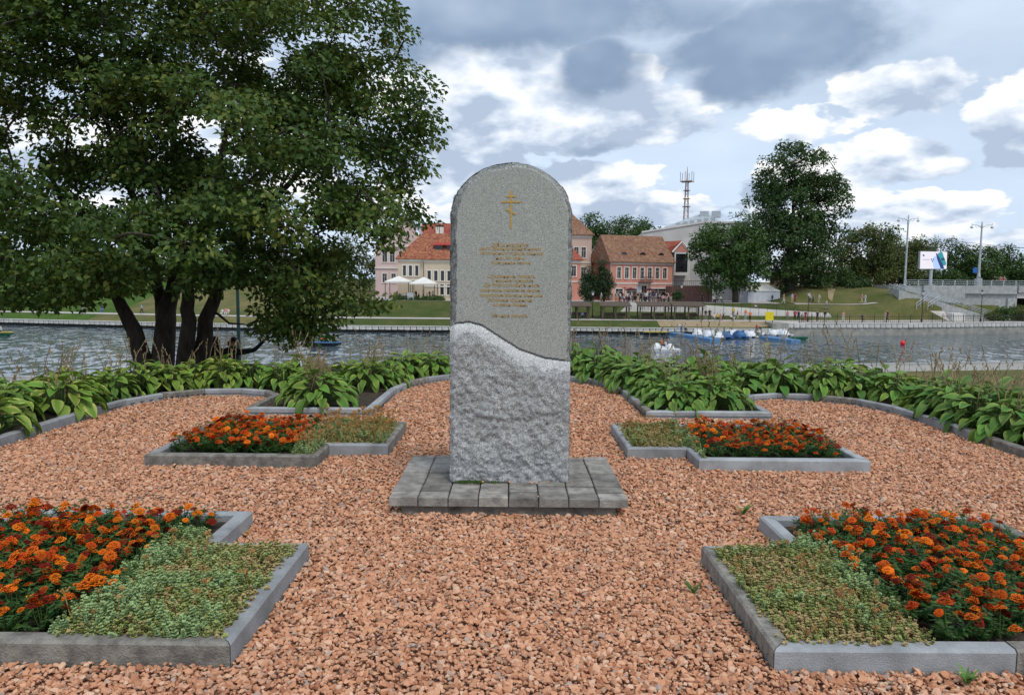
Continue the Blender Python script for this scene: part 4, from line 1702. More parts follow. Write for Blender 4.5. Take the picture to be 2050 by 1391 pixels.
# the big multi-stemmed tree at the left
TY = 13.3
M_TLEAF = tree_leaf_mat('near_tree_leaf', (.038, .080, .018), (.072, .135, .028), (.155, .180, .034), .22)
base = at(340, 716, TY)
gz = float(h_near(base.x, TY))
tree = thing('broadleaf_tree', 'large dark multi-stemmed tree with drooping leafy boughs at the left', 'tree', (base.x, TY, gz))
tdef = [((300, 716), (268, 660), (238, 600), (170, 480), (90, 330), .19, .0), ((322, 716), (330, 640), (350, 560), (360, 400), (330, 150), .24, .3), ((362, 716), (378, 640), (372, 560), (420, 420), (470, 180), .17, -.25),
        ((388, 716), (412, 640), (440, 565), (520, 430), (640, 300), .18, .1), ((325, 716), (322, 600), (300, 480), (230, 300), (150, 60), .15, .5)]
trunks = []
for *pts, rad, dy in tdef:
    ps = []
    for i, (px, py) in enumerate(pts):
        ps.append(at(px, py, TY + dy * i * 1.2))
    ps[0].z = gz - .15
    full = []
    for a, b_ in zip(ps[:-1], ps[1:]):
        for t in range(4):
            full.append(a.lerp(b_, t / 4) + Vector((random.gauss(0, .015), random.gauss(0, .015), 0)))
    full.append(ps[-1])
    n_ = len(full)
    MB().tube(full, [rad * (1.25 if i == 0 else 1) * (1 - .82 * (i / (n_ - 1)) ** .8) for i in range(n_)], 10).build('trunk', M_BARK, tree, smooth=True)
    trunks.append(full)
els = [px_el(330, 120, 420, 260, TY + .3, depth=3.2), px_el(60, 250, 330, 300, TY - .2, depth=3.0), px_el(560, 250, 300, 250, TY - .3, depth=2.8), px_el(200, 440, 330, 150, TY - 1.6, depth=1.9), px_el(530, 470, 270, 150, TY - 1.4, depth=1.9),
       px_el(720, 290, 150, 90, TY - .6, depth=1.3), px_el(700, 80, 110, 100, TY + .1, depth=1.3), px_el(700, 500, 120, 110, TY - .9, depth=1.1), px_el(590, 590, 90, 80, TY - .6, depth=.8), px_el(80, 540, 200, 75, TY - 1.2, depth=1.4),
       px_el(760, 230, 95, 60, TY - .4, depth=.7), px_el(770, 400, 70, 60, TY - .7, depth=.7), px_el(420, 560, 130, 50, TY - 1.2, depth=1.0), px_el(300, -150, 420, 160, TY + .5, depth=3), px_el(-200, 380, 160, 250, TY, depth=2),
       px_el(120, 500, 170, 95, TY - 2.6, depth=.9), px_el(330, 470, 190, 70, TY - 2.8, depth=.9), px_el(560, 540, 130, 70, TY - 2.2, depth=.8), px_el(40, 420, 150, 80, TY - 2.8, depth=.9), px_el(640, 440, 140, 70, TY - 2.2, depth=.8), px_el(330, 535, 220, 42, TY - 2.0, depth=1.2), px_el(330, 525, 220, 42, TY + .8, depth=1.0), px_el(600, 620, 75, 60, TY - .5, depth=.7), px_el(590, 655, 55, 35, TY - .3, depth=.6), px_el(600, 640, 70, 50, TY + .3, depth=.7), px_el(775, 600, 40, 30, TY - .8, depth=.5), px_el(100, 570, 130, 30, TY - 1.0, depth=1.0)]
cs = sample_ellipsoids(els, 960, 5, .30)
tips = [(835, 255), (868, 240), (850, 330), (815, 345), (812, 420), (840, 432), (800, 500), (790, 560), (770, 600), (800, 625), (740, 605), (690, 620), (640, 610), (800, 60), (790, 20), (770, 130), (810, 180), (830, 215), (860, 285), (820, 300), (560, 640), (600, 655), (620, 640),
        (540, 610), (660, 560), (20, 590), (60, 600), (130, 560), (160, 590), (200, 610), (235, 590), (720, 560), (765, 455), (785, 470), (690, 20), (740, 10), (655, 40), (610, 675), (560, 600), (580, 615), (600, 600), (625, 610), (645, 600), (560, 630), (585, 640), (605, 630), (630, 640), (650, 625), (575, 660), (600, 655), (625, 662), (590, 678), (555, 650), (540, 575), (570, 575), (610, 575), (650, 570), (690, 590), (720, 600), (750, 615), (785, 610)]
cs = list(map(tuple, cs)) + [tuple(at(px, py, TY - random.uniform(0, 1.0))) for px, py in tips]
small = [.46] * 960 + [.34] * len(tips)
rad = [s_ * random.uniform(.75, 1.2) for s_ in small]
# gaps where the sky shows through
gaps = [at(590, 385, TY - 1), at(170, 270, TY), at(560, 110, TY), at(410, 255, TY - 1), at(60, 290, TY)]
keep = []
for c_, q in zip(cs, rad):
    okk = True
    for gp_ in gaps:
        pr = Vector(c_) * (TY / c_[1])
        if math.hypot(pr.x - gp_.x * TY / gp_.y, (c_[2] - EYE) * TY / c_[1] - (gp_.z - EYE) * TY / gp_.y) < .42:
            okk = False
    # keep clear of the ground zone in front of the trunks
    ppx = CX + c_[0] / c_[1] * FPX
    ppy = 560 - (c_[2] - EYE) / c_[1] * FPX
    if ppy > 585 and 225 < ppx < 470 or ppy > 605 and ppx < 225 or ppy > 665 and not (535 < ppx < 650) or ppx > 895 or (440 < ppy < 650 and ppx > 775 and random.random() < .8):
        okk = False
    if okk:
        keep.append((c_, q))
cs, rad = [k_[0] for k_ in keep], [k_[1] for k_ in keep]
bm_ = MB()
for p, m1, c_, rr in grow(trunks, cs, .012, .07):
    bm_.tube([p, p.lerp(m1, .5) + Vector((0, 0, .03)), m1, m1.lerp(c_, .5), c_], [rr, rr * .85, rr * .65, rr * .4, .006], 5, False)
bm_.build('branches', M_BARK, tree, smooth=True)
me, nl = crown_mesh('crown', cs, rad, 150, .104, M_TLEAF, .75, .50, 3, .34, tuple(at(350, 250, TY)))
o = link('crown', me, tree)
o.location = -WLOC[tree.name]
print('near tree leaves', nl)
# ================================================================== FAR BANK: BUILDINGS
def roof_mat(name, cols, row=.22):
    m = bpy.data.materials.new(name)
    m.use_nodes = True
    g = NG(m.node_tree)
    b = g.n['Principled BSDF']
    tc = g.new('ShaderNodeTexCoord').outputs['Object']
    vo = g.new('ShaderNodeTexVoronoi')
    g.put(vo.inputs['Vector'], g.mapping(tc, (3.2, 3.2, 4.2)))
    vo.inputs['Scale'].default_value = 1.0
    vo.inputs['Randomness'].default_value = .55
    sp = g.new('ShaderNodeSeparateColor')
    g.put(sp.inputs[0], vo.outputs['Color'])
    f = g.math('ADD', g.math('MULTIPLY', sp.outputs[0], .62), g.math('MULTIPLY', g.noise(tc, .5, 4, .6), .55))
    n_ = len(cols)
    c = g.ramp(f, [(.2 + .65 * i / (n_ - 1), q) for i, q in enumerate(cols)])
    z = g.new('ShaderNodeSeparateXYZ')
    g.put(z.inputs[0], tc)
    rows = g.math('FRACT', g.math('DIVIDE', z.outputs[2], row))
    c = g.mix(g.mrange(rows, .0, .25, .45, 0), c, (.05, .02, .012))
    g.put(b.inputs['Base Color'], c)
    b.inputs['Roughness'].default_value = .9
    bn = g.new('ShaderNodeBump')
    bn.inputs['Strength'].default_value = .6
    bn.inputs['Distance'].default_value = .06
    g.put(bn.inputs['Height'], rows)
    g.put(b.inputs['Normal'], bn.outputs[0])
    return m


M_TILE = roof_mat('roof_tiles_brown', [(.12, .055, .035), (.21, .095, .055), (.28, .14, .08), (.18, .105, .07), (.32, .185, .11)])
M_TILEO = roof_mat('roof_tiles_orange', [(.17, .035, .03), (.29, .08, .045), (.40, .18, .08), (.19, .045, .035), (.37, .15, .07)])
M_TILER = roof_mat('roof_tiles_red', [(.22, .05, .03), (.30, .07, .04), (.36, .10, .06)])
M_METALR = mat('metal_roof', (.40, .44, .47), .5, scale=.6, col2=(.30, .34, .37), spec=.5)
M_SALMON = mat('salmon_plaster', (.64, .285, .215), .9, scale=.5, col2=(.55, .24, .18))
M_SALMONP = mat('pale_salmon_plaster', (.70, .39, .33), .9, scale=.5, col2=(.55, .28, .22))
M_SALMONSH = mat('shaded_salmon_plaster', (.38, .15, .10), .9, scale=.5, col2=(.33, .13, .09))  # darker salmon: shade of the side wall painted into its colour
M_PINK = mat('pink_plaster', (.66, .50, .48), .9, scale=.4, col2=(.58, .44, .42))
M_CREAM = mat('cream_plaster', (.60, .50, .37), .9, scale=.4, col2=(.52, .43, .32))
M_CREAMP = mat('pinkish_cream_plaster', (.62, .47, .38), .9, scale=.4, col2=(.55, .41, .33))
M_WHITE = mat('white_plaster', (.72, .70, .67), .85, scale=.3, col2=(.60, .58, .55))
M_WHITEG = mat('grey_white_plaster', (.60, .60, .58), .85, scale=.25, col2=(.47, .47, .46))
M_TRIM = mat('trim_white', (.76, .72, .66), .8, scale=1, col2=(.66, .62, .56))
M_GLASS = mat('dark_glass', (.035, .038, .042), .12, scale=1.2, col2=(.012, .012, .014), spec=.6)
M_REDM = mat('red_metal', (.38, .05, .035), .6, scale=2)
M_WOOD = mat('weathered_timber', (.13, .095, .07), .9, scale=3, col2=(.065, .05, .04), stretch=(1, 1, .3))
M_BLACK = mat('black_iron', (.025, .025, .027), .55, scale=4, spec=.4)
M_GREYM = mat('grey_metal', (.42, .46, .48), .5, scale=3, spec=.4)
M_BRICK = mat('brick_wall', (.24, .12, .09), .9, scale=2.5, col2=(.13, .08, .07), bump=.3, bscale=4)
M_CANVAS = mat('white_canvas', (.74, .73, .68), .9, scale=.6, col2=(.66, .65, .60))
M_TENT = mat('tent_fabric', (.62, .65, .70), .9, scale=.8, col2=(.54, .57, .62))


class Frame:
    def __init__(s, O, ang):
        s.O = Vector(O)
        a = R(ang)
        s.U = Vector((math.cos(a), math.sin(a), 0))
        s.V = Vector((-math.sin(a), math.cos(a), 0))

    def p(s, u, v, w):
        return s.O + s.U * u + s.V * v + Vector((0, 0, w))

    def box(s, mb, u0, u1, v0, v1, w0, w1):
        vs = [s.p(u, v, w) for w in (w0, w1) for u, v in ((u0, v0), (u1, v0), (u1, v1), (u0, v1))]
        return mb.add(vs, [(3, 2, 1, 0), (4, 5, 6, 7), (0, 1, 5, 4), (1, 2, 6, 5), (2, 3, 7, 6), (3, 0, 4, 7)])


def wall_panel(mb, P, w, h, ops, rev=.18):
    """P(u, d, z): wall point; holes cut at ops (x0,x1,z0,z1) with reveals going d inwards"""
    us = sorted(set([0, w] + [q for o_ in ops for q in o_[:2]]))
    zs_ = sorted(set([0, h] + [q for o_ in ops for q in o_[2:4]]))
    for i in range(len(us) - 1):
        for j in range(len(zs_) - 1):
            mu, mz = (us[i] + us[i + 1]) / 2, (zs_[j] + zs_[j + 1]) / 2
            if any(o_[0] < mu < o_[1] and o_[2] < mz < o_[3] for o_ in ops):
                continue
            mb.add([P(us[i], 0, zs_[j]), P(us[i + 1], 0, zs_[j]), P(us[i + 1], 0, zs_[j + 1]), P(us[i], 0, zs_[j + 1])], [(0, 1, 2, 3)])
    for x0, x1, z0, z1 in [o_[:4] for o_ in ops]:
        q = [(x0, z0), (x1, z0), (x1, z1), (x0, z1)]
        for k in range(4):
            a, b_ = q[k], q[(k + 1) % 4]
            mb.add([P(a[0], 0, a[1]), P(a[0], rev, a[1]), P(b_[0], rev, b_[1]), P(b_[0], 0, b_[1])], [(0, 1, 2, 3)])


def windows(root, P, ops, trim=None, surround=.16, rev=.18, sill=True, bars=1, name='window'):
    for o_ in ops:
        x0, x1, z0, z1 = o_[:4]

        def bx(mb, u0, u1, d0, d1, w0, w1):
            vs = [P(u, d, w) for w in (w0, w1) for u, d in ((u0, d0), (u1, d0), (u1, d1), (u0, d1))]
            mb.add(vs, [(3, 2, 1, 0), (4, 5, 6, 7), (0, 1, 5, 4), (1, 2, 6, 5), (2, 3, 7, 6), (3, 0, 4, 7)])
        fr = MB()
        t = .045
        if surround:
            s_ = surround
            bx(fr, x0 - s_, x0, -.05, .02, z0 - s_ * .5, z1 + s_)
            bx(fr, x1, x1 + s_, -.05, .02, z0 - s_ * .5, z1 + s_)
            bx(fr, x0, x1, -.05, .02, z1, z1 + s_)
            if sill:
                bx(fr, x0 - s_ * 1.2, x1 + s_ * 1.2, -.12, -.055, z0 - s_, z0 - s_ * .4)
        bx(fr, x0, x0 + t, rev - .08, rev - .02, z0, z1)
        bx(fr, x1 - t, x1, rev - .08, rev - .02, z0, z1)
        bx(fr, x0 + t, x1 - t, rev - .08, rev - .02, z0, z0 + t)
        bx(fr, x0 + t, x1 - t, rev - .08, rev - .02, z1 - t, z1)
        if bars:
            mx = (x0 + x1) / 2
            bx(fr, mx - t * .5, mx + t * .5, rev - .075, rev - .025, z0 + t, z1 - t)
            zz = z0 + (z1 - z0) * .68
            bx(fr, x0 + t, mx - t * .5, rev - .075, rev - .025, zz - t * .4, zz + t * .4)
            bx(fr, mx + t * .5, x1 - t, rev - .075, rev - .025, zz - t * .4, zz + t * .4)
        w = fr.build(name, trim or M_TRIM, root)
        pn = MB().add([P(x0, rev, z0), P(x1, rev, z0), P(x1, rev, z1), P(x0, rev, z1)], [(0, 1, 2, 3)])
        pn.build('pane', M_GLASS, w)


def gable_house(name, label, O, ang, W, D, H, ridge, wall, roof, wins, group=None, hip=(0, 0), side_wall=None, over=.45, trim=None, cornice=True, band=None, wallz=0., side_ops=(), bars=1):
    f = Frame(O, ang)
    root = thing(name, label, 'building', tuple(O), group)
    mb = MB()
    Pf = lambda u, d, z: f.p(u, d, z)
    wall_panel(mb, Pf, W, H, wins)
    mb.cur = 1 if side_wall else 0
    Pl = lambda u, d, z: f.p(d, D - u, z)
    wall_panel(mb, Pl, D, H, list(side_ops))
    for fs in (([f.p(W, 0, 0), f.p(W, D, 0), f.p(W, D, H), f.p(W, 0, H)]), ([f.p(W, D, 0), f.p(0, D, 0), f.p(0, D, H), f.p(W, D, H)])):
        mb.add(fs, [(0, 1, 2, 3)])
    if not hip[0]:
        mb.add([f.p(0, D, H), f.p(0, 0, H), f.p(0, D / 2, ridge)], [(0, 1, 2)])
    if not hip[1]:
        mb.add([f.p(W, 0, H), f.p(W, D, H), f.p(W, D / 2, ridge)], [(0, 1, 2)])
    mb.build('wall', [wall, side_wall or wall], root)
    windows(root, Pf, wins, trim, bars=bars)
    if side_ops:
        windows(root, Pl, list(side_ops), trim)
    rb = MB()
    sl = (ridge - H) / (D / 2)
    ow = over
    e0, e1 = -ow, W + ow
    t = .18
    r0, r1 = (hip[0] or -ow * .4), W - (hip[1] or -ow * .4)
    ze = H - ow * sl
    if hip[0]:
        e0 = -ow
    A = [f.p(e0, -ow, ze), f.p(e1, -ow, ze), f.p(r1, D / 2, ridge), f.p(r0, D / 2, ridge), f.p(e1, D + ow, ze), f.p(e0, D + ow, ze)]
    B = [p + Vector((0, 0, t)) for p in A]
    rb.add(A + B, [(6, 7, 8, 9), (9, 8, 10, 11), (7, 10, 8), (11, 6, 9), (0, 1, 7, 6), (1, 4, 10, 7), (4, 5, 11, 10), (5, 0, 6, 11), (3, 2, 1, 0), (5, 4, 2, 3), (2, 4, 1), (0, 5, 3)])
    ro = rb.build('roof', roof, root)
    if cornice:
        cb = MB()
        f.box(cb, -.12, W + .12, -.22, -.02, H - .55, H - .22)
        f.box(cb, -.08, W + .08, -.12, -.02, H - .80, H - .56)
        cb.build('cornice', trim or M_TRIM, root)
    if band:
        cb = MB()
        f.box(cb, -.05, W + .05, -.10, -.015, band, band + .22)
        cb.build('string_course', trim or M_TRIM, root)
    return root, f, ro


def zpx(py, Y, px):
    return at(px, py, Y).z


# ---- salmon café house right of the memorial
Ys = 135.
O = at(1222, 604, Ys)
H_ = zpx(520, Ys, 1222) - O.z
Wd = 12.9
wins = []
for k in range(7):
    u = 1.25 + k * 1.60
    wins.append((u, u + .78, H_ - 3.35, H_ - 1.35))
gw = [(1.0, 2.5, .9, 2.35), (3.2, 5.4, .9, 2.4), (8.4, 11.6, .9, 2.4), (6.35, 7.55, .05, 3.0)]
salmon, fs_, ro = gable_house('cafe_house', 'two storey salmon house with brown tiled roof behind the terrace crowd', O, 20, Wd, 8.6, H_, H_ + 4.55, M_SALMON, M_TILE, wins + gw, side_wall=M_SALMONSH, band=H_ - 4.35)
lo = MB()
wall_panel(lo, lambda u, d, z: fs_.p(u, d - .012, z), Wd, H_ - 4.4, gw)
lo.build('ground_floor_wall', M_SALMONP, salmon)
for u in (2.4, 6.3, 10.2):         # eyebrow dormers
    d = MB()
    sl = 4.55 / 4.3
    for k in range(7):
        a0, a1 = math.pi * k / 7, math.pi * (k + 1) / 7
        w0 = H_ + .95
        q = [(u + .62 - .62 * math.cos(a0), w0 + .55 * math.sin(a0)), (u + .62 - .62 * math.cos(a1), w0 + .55 * math.sin(a1))]
        vf = .72
        d.add([fs_.p(q[0][0], vf, q[0][1]), fs_.p(q[1][0], vf, q[1][1]), fs_.p(q[1][0], 2.2, q[1][1] + .35), fs_.p(q[0][0], 2.2, q[0][1] + .35)], [(0, 1, 2, 3)])
    dm = d.build('dormer', M_TILE, ro)
    d = MB()
    d.add([fs_.p(u + .62 - .58 * math.cos(math.pi * k / 7), .78, H_ + .95 + .5 * math.sin(math.pi * k / 7)) for k in range(8)], [tuple(range(8))])
    d.build('dormer_pane', M_GLASS, ro)
bal = MB()
fs_.box(bal, 5.6, 8.3, -.85, -.03, H_ - 4.1, H_ - 3.95)
for u in np.linspace(5.65, 8.25, 14):
    fs_.box(bal, u - .02, u + .02, -.85, -.81, H_ - 3.95, H_ - 3.1)
fs_.box(bal, 5.6, 8.3, -.86, -.80, H_ - 3.1, H_ - 3.03)
bal.build('balcony', M_BLACK, salmon)
sg = MB()
for k in range(16):                # red lettering strip on the ground floor, too small to read
    fs_.box(sg, 2.3 + k * .17, 2.3 + k * .17 + random.uniform(.07, .13), -.06, -.02, H_ - 5.25, H_ - 5.25 + random.uniform(.2, .32))
sg.build('lettering', M_REDM, salmon)
b2 = MB(); fs_.box(b2, 5.3, 6.2, -.12, -.03, H_ - 5.9, H_ - 4.7); b2.build('sign_board', M_GREYM, salmon)
dp = MB(); dp.tube([fs_.p(-.12, -.12, 0), fs_.p(-.12, -.12, H_ - .5)], .06, 6); dp.build('drainpipe', M_GREYM, salmon)
dp = MB(); dp.tube([fs_.p(Wd + .1, -.12, 0), fs_.p(Wd + .1, -.12, H_ - .5)], .06, 6); dp.build('drainpipe', M_GREYM, salmon)

# ---- tall cream house partly behind the memorial
Yt = 141.
O = at(1040, 603, Yt)
W_ = at(1184, 603, Yt).x - O.x
H_ = zpx(467, Yt, 1184) - O.z
wins = [(u, u + .85, z, z + 2.0) for z in (H_ - 4.6, H_ - 8.4) for u in (W_ - 1.95, W_ - 3.35, W_ - 4.75, W_ - 6.2)]
gable_house('town_house', 'tall cream house with steep tiled roof, half hidden by the memorial', O, 4, W_, 11, H_, H_ + 5.0, M_CREAMP, M_TILE, wins, hip=(0, 4.2), band=H_ - 5.6)
# ---- red narrow house in front of it
Yr = 137.
O = at(1120, 603, Yr)
W_ = at(1161, 603, Yr).x - O.x
H_ = zpx(518, Yr, 1150) - O.z
gable_house('narrow_house', 'narrow coral house beside the memorial edge, left of the cypresses', O, 2, W_, 7, H_, H_ + 2.6, M_SALMON, M_TILER, [(W_ - 1.6, W_ - .8, H_ - 3.2, H_ - 1.3)], band=H_ - 4.3, hip=(0, 1.6))
# ---- cream row left of the memorial
Yc = 135.
O = at(797, 600, Yc)
H1 = zpx(514, Yc, 797) - O.z
W1 = at(848, 600, Yc).x - O.x
wins = [(u, u + .62, H1 - 3.45, H1 - 1.55) for u in (.85, 1.95, 3.1)]
gable_house('corner_house', 'cream corner house with orange tiled hip roof behind the canopy', O, 0, W1, 9, H1, H1 + 4.4, M_CREAM, M_TILEO, wins, hip=(4.0, 0), band=H1 - 4.3, bars=0)
O2 = at(849, 600, Yc - .4)
W2 = at(990, 600, Yc).x - O2.x
H2 = H1 - .15
wins = [(u, u + .66, H2 - 4.2, H2 - 2.35) for u in np.arange(.6, W2 - 1, 1.2)] + [(u, u + .7, .9, 2.8) for u in (2.9, 4.1)] + [(5.35, 6.3, .05, 3.0)]
row, fr_, ro = gable_house('long_house', 'long cream house with red tiled roof and shed dormers left of the memorial', O2, 0, W2, 9.2, H2, H2 + 4.4, M_CREAM, M_TILEO, wins, band=H2 - 5.3, bars=0)
for u in (1.9, 4.0, 6.1, 8.2):
    d = MB()
    w0, w1 = H2 + 1.35, H2 + 2.25
    sl = 4.4 / 4.6
    v0 = (w0 - H2) / sl - .1
    d.add([fr_.p(u, v0, w0), fr_.p(u + 1.35, v0, w0), fr_.p(u + 1.35, v0, w1), fr_.p(u, v0, w1), fr_.p(u, v0 + 1.4, w1 + .3), fr_.p(u + 1.35, v0 + 1.4, w1 + .3), fr_.p(u, v0 + 1.4, w0), fr_.p(u + 1.35, v0 + 1.4, w0)],
          [(0, 6, 4, 3), (1, 2, 5, 7), (0, 1, 2, 3)])
    dm = d.build('dormer', M_GLASS, ro)
    d = MB()
    d.add([fr_.p(u - .35, v0 - .3, w1 - .02), fr_.p(u + 1.7, v0 - .3, w1 - .02), fr_.p(u + 1.7, v0 + 1.9, w1 + .62), fr_.p(u - .35, v0 + 1.9, w1 + .62),
           fr_.p(u - .35, v0 - .3, w1 + .12), fr_.p(u + 1.7, v0 - .3, w1 + .12), fr_.p(u + 1.7, v0 + 1.9, w1 + .76), fr_.p(u - .35, v0 + 1.9, w1 + .76)], [(3, 2, 1, 0), (4, 5, 6, 7), (0, 1, 5, 4), (1, 2, 6, 5), (2, 3, 7, 6), (3, 0, 4, 7)])
    d.build('dormer_roof', M_REDM, dm)
# ---- pink gabled house behind
Yp = 150.
O = at(752, 600, Yp)
f = Frame(O, 0)
root = thing('gabled_house', 'pale pink house with a tall gable and lunette window by the tree', 'building', tuple(O))
W_ = at(858, 600, Yp).x - O.x
He, Ha = zpx(492, Yp, 800) - O.z, zpx(444, Yp, 805) - O.z
mb = MB()
ops = [(u, u + 1.0, He - 3.3, He - 1.1) for u in (1.4, 2.9, 6.2, 8.0)] + [(u, u + .9, He - 7.4, He - 5.6) for u in (1.4, 3.2, 5.0)]
Pp = lambda u, d, z: f.p(u, d, z)
wall_panel(mb, Pp, W_, He, ops)
mb.add([f.p(.6, 0, He), f.p(W_ - .6, 0, He), f.p(W_ * .66, 0, Ha), f.p(W_ * .42, 0, Ha)], [(0, 1, 2, 3)])
for q in ([f.p(W_, 0, 0), f.p(W_, 12, 0), f.p(W_, 12, He), f.p(W_, 0, He)], [f.p(0, 12, 0), f.p(0, 0, 0), f.p(0, 0, He), f.p(0, 12, He)]):
    mb.add(q, [(0, 1, 2, 3)])
mb.build('wall', M_PINK, root)
windows(root, Pp, ops)
lun = MB().add([f.p(W_ * .53 + .75 * math.cos(math.pi * k / 8), -.03, He + 2.1 + .75 * math.sin(math.pi * k / 8)) for k in range(9)], [tuple(range(9))])
lun.build('lunette', M_GLASS, root)
cb = MB(); f.box(cb, -.15, W_ + .15, -.3, -.02, He - .25, He + .05); f.box(cb, -.1, W_ + .1, -.2, -.02, He - 4.6, He - 4.3); cb.build('cornice', M_TRIM, root)
rb = MB()
rb.add([f.p(-.3, -.3, He), f.p(W_ * .42, -.3, Ha + .1), f.p(W_ * .42, 12, Ha + .1), f.p(-.3, 12, He), f.p(W_ * .66, -.3, Ha + .1), f.p(W_ * .66, 12, Ha + .1), f.p(W_ + .3, -.3, He), f.p(W_ + .3, 12, He)], [(0, 1, 2, 3), (1, 4, 5, 2), (4, 6, 7, 5)])
rb.build('roof', M_METALR, root)
# ---- red roofed house with chimneys behind the cream row
Yb = 158.
O = at(842, 600, Yb)
H_ = zpx(478, Yb, 860) - O.z
bh, fb, ro = gable_house('rear_house', 'house with long red roof and white chimneys behind the cream row', O, 0, at(985, 600, Yb).x - O.x, 9, H_, H_ + 3.4, M_PINK, M_TILER, [])
for u in (3.1, 4.0, 6.3):
    c_ = MB(); fb.box(c_, u, u + .75, 1.2, 2.0, H_ + .2, H_ + 2.6); ch = c_.build('chimney', M_TRIM, ro)
    c_ = MB(); fb.box(c_, u - .06, u + .8, 1.14, 2.06, H_ + 2.62, H_ + 2.95); c_.build('chimney_cap', M_BLACK, ch)
# ---- white modern block with bay window
Yw = 149.
O = at(1283, 600, Yw)
f = Frame(O, -4)
W_ = 21.
HL, HR = zpx(466, Yw, 1283) - O.z, zpx(447, Yw, 1430) - O.z
root = thing('modern_block', 'large blank white modern block with a bay window behind the salmon house', 'building', tuple(O))
mb = MB()
mb.add([f.p(0, 0, -1), f.p(W_, 0, -1), f.p(W_, 0, HR), f.p(12, 0, HR), f.p(0, 0, HL), f.p(0, 14, -1), f.p(W_, 14, -1), f.p(W_, 14, HR), f.p(12, 14, HR), f.p(0, 14, HL)], [(0, 1, 2, 3, 4), (5, 0, 4, 9), (1, 6, 7, 2), (4, 3, 8, 9), (3, 2, 7, 8)])
mb.build('wall', M_WHITEG, root)
cp = MB()
cp.add([f.p(-.2, -.2, HL - .05), f.p(12, -.2, HR - .05), f.p(W_ + .2, -.2, HR - .05), f.p(W_ + .2, -.2, HR + .28), f.p(12, -.2, HR + .28), f.p(-.2, -.2, HL + .28), f.p(-.2, .4, HL + .28), f.p(12, .4, HR + .28), f.p(W_ + .2, .4, HR + .28)],
       [(0, 1, 4, 5), (1, 2, 3, 4), (5, 4, 7, 6), (4, 3, 8, 7)])
cp.build('parapet', M_WHITE, root)
Yv = 141.
Ob = at(1347, 600, Yv)
fb = Frame(Ob, 3)
bw = at(1377, 600, Yv).x - Ob.x
z0, z1, z2 = zpx(545, Yv, 1350) - Ob.z, zpx(508, Yv, 1350) - Ob.z, zpx(487, Yv, 1360) - Ob.z
bay = thing('bay_wing', 'white bay wing with dark glazing, red roof and orange gable', 'building', tuple(Ob))
m1 = MB()
fb.box(m1, 0, bw + .8, 1.8, 9, -1, z1 + .3)
fb.box(m1, .1, bw, 0, 1.78, z0 - .6, z0)
fb.box(m1, .1, bw, 0, 1.78, z1, z1 + .35)
fb.box(m1, .1, .35, .0, 1.78, z0 + .002, z1 - .002)
fb.box(m1, bw - .2, bw, .0, 1.78, z0 + .002, z1 - .002)
m1.build('wall', M_WHITE, bay)
for u0, u1 in ((.36, bw * .52), (bw * .52 + .08, bw - .21)):
    g1 = MB(); fb.box(g1, u0, u1, .15, .22, z0 + .02, z1 - .02); g1.build('pane', M_GLASS, bay)
g1 = MB().add([fb.p(.0, -.05, z1 + .36), fb.p(bw, -.05, z1 + .36), fb.p(bw * .5, -.05, z2 - .1), fb.p(0, 6, z1 + .36), fb.p(bw, 6, z1 + .36), fb.p(bw * .5, 6, z2 - .1)], [(0, 1, 2), (0, 2, 5, 3), (1, 4, 5, 2)])
g1.build('gable', M_SALMON, bay)
g1 = MB()
g1.add([fb.p(-2.6, .5, z1 + .2), fb.p(-.1, .2, z1 + .2), fb.p(bw * .62, .2, z2 + .55), fb.p(-1.8, 2.6, z2 + .4), fb.p(bw * .62, 5, z2 + .55), fb.p(-2.6, 5, z2 + .2)], [(0, 1, 2, 3), (3, 2, 4, 5)])
g1.build('side_roof', M_TILER, bay)
g1 = MB(); g1.tube([fb.p(-.35, -.12, z1 + .25), fb.p(bw * .5, -.12, z2 + .25), fb.p(bw + .35, -.12, z1 + .25)], .22, 4); g1.build('verge', M_TRIM, bay)
# ---- grey metal roofed hall behind
Yg = 190.
O = at(1330, 600, Yg)
Wg = at(1452, 600, Yg).x - O.x
Hg = zpx(455, Yg, 1360) - O.z
gh, fg, ro = gable_house('hall', 'large hall with grey seamed metal roof behind the white block', O, -12, Wg, 18, Hg, Hg + 3.6, M_WHITEG, M_METALR, [], hip=(8., 5.))
for k in range(6):
    c_ = MB(); fg.box(c_, 2.5 + k * 1.7, 3.5 + k * 1.7, 1.0, 2.2, Hg + .2, Hg + 1.2 + .25 * k); c_.build('roof_vent', M_GREYM, ro)
for u in (8.5, 11.5):
    c_ = MB(); fg.box(c_, u, u + 2.2, 7.5, 9.5, Hg + 3.0, Hg + 4.6); c_.build('chimney', M_GREYM, ro)
O = at(1215, 600, 230)
gable_house('distant_house', 'distant grey roofed house between the two round trees', O, 0, at(1275, 600, 230).x - O.x, 12, zpx(455, 230, 1240) - O.z, zpx(437, 230, 1240) - O.z, M_WHITEG, M_METALR, [], hip=(2.5, 2.5))
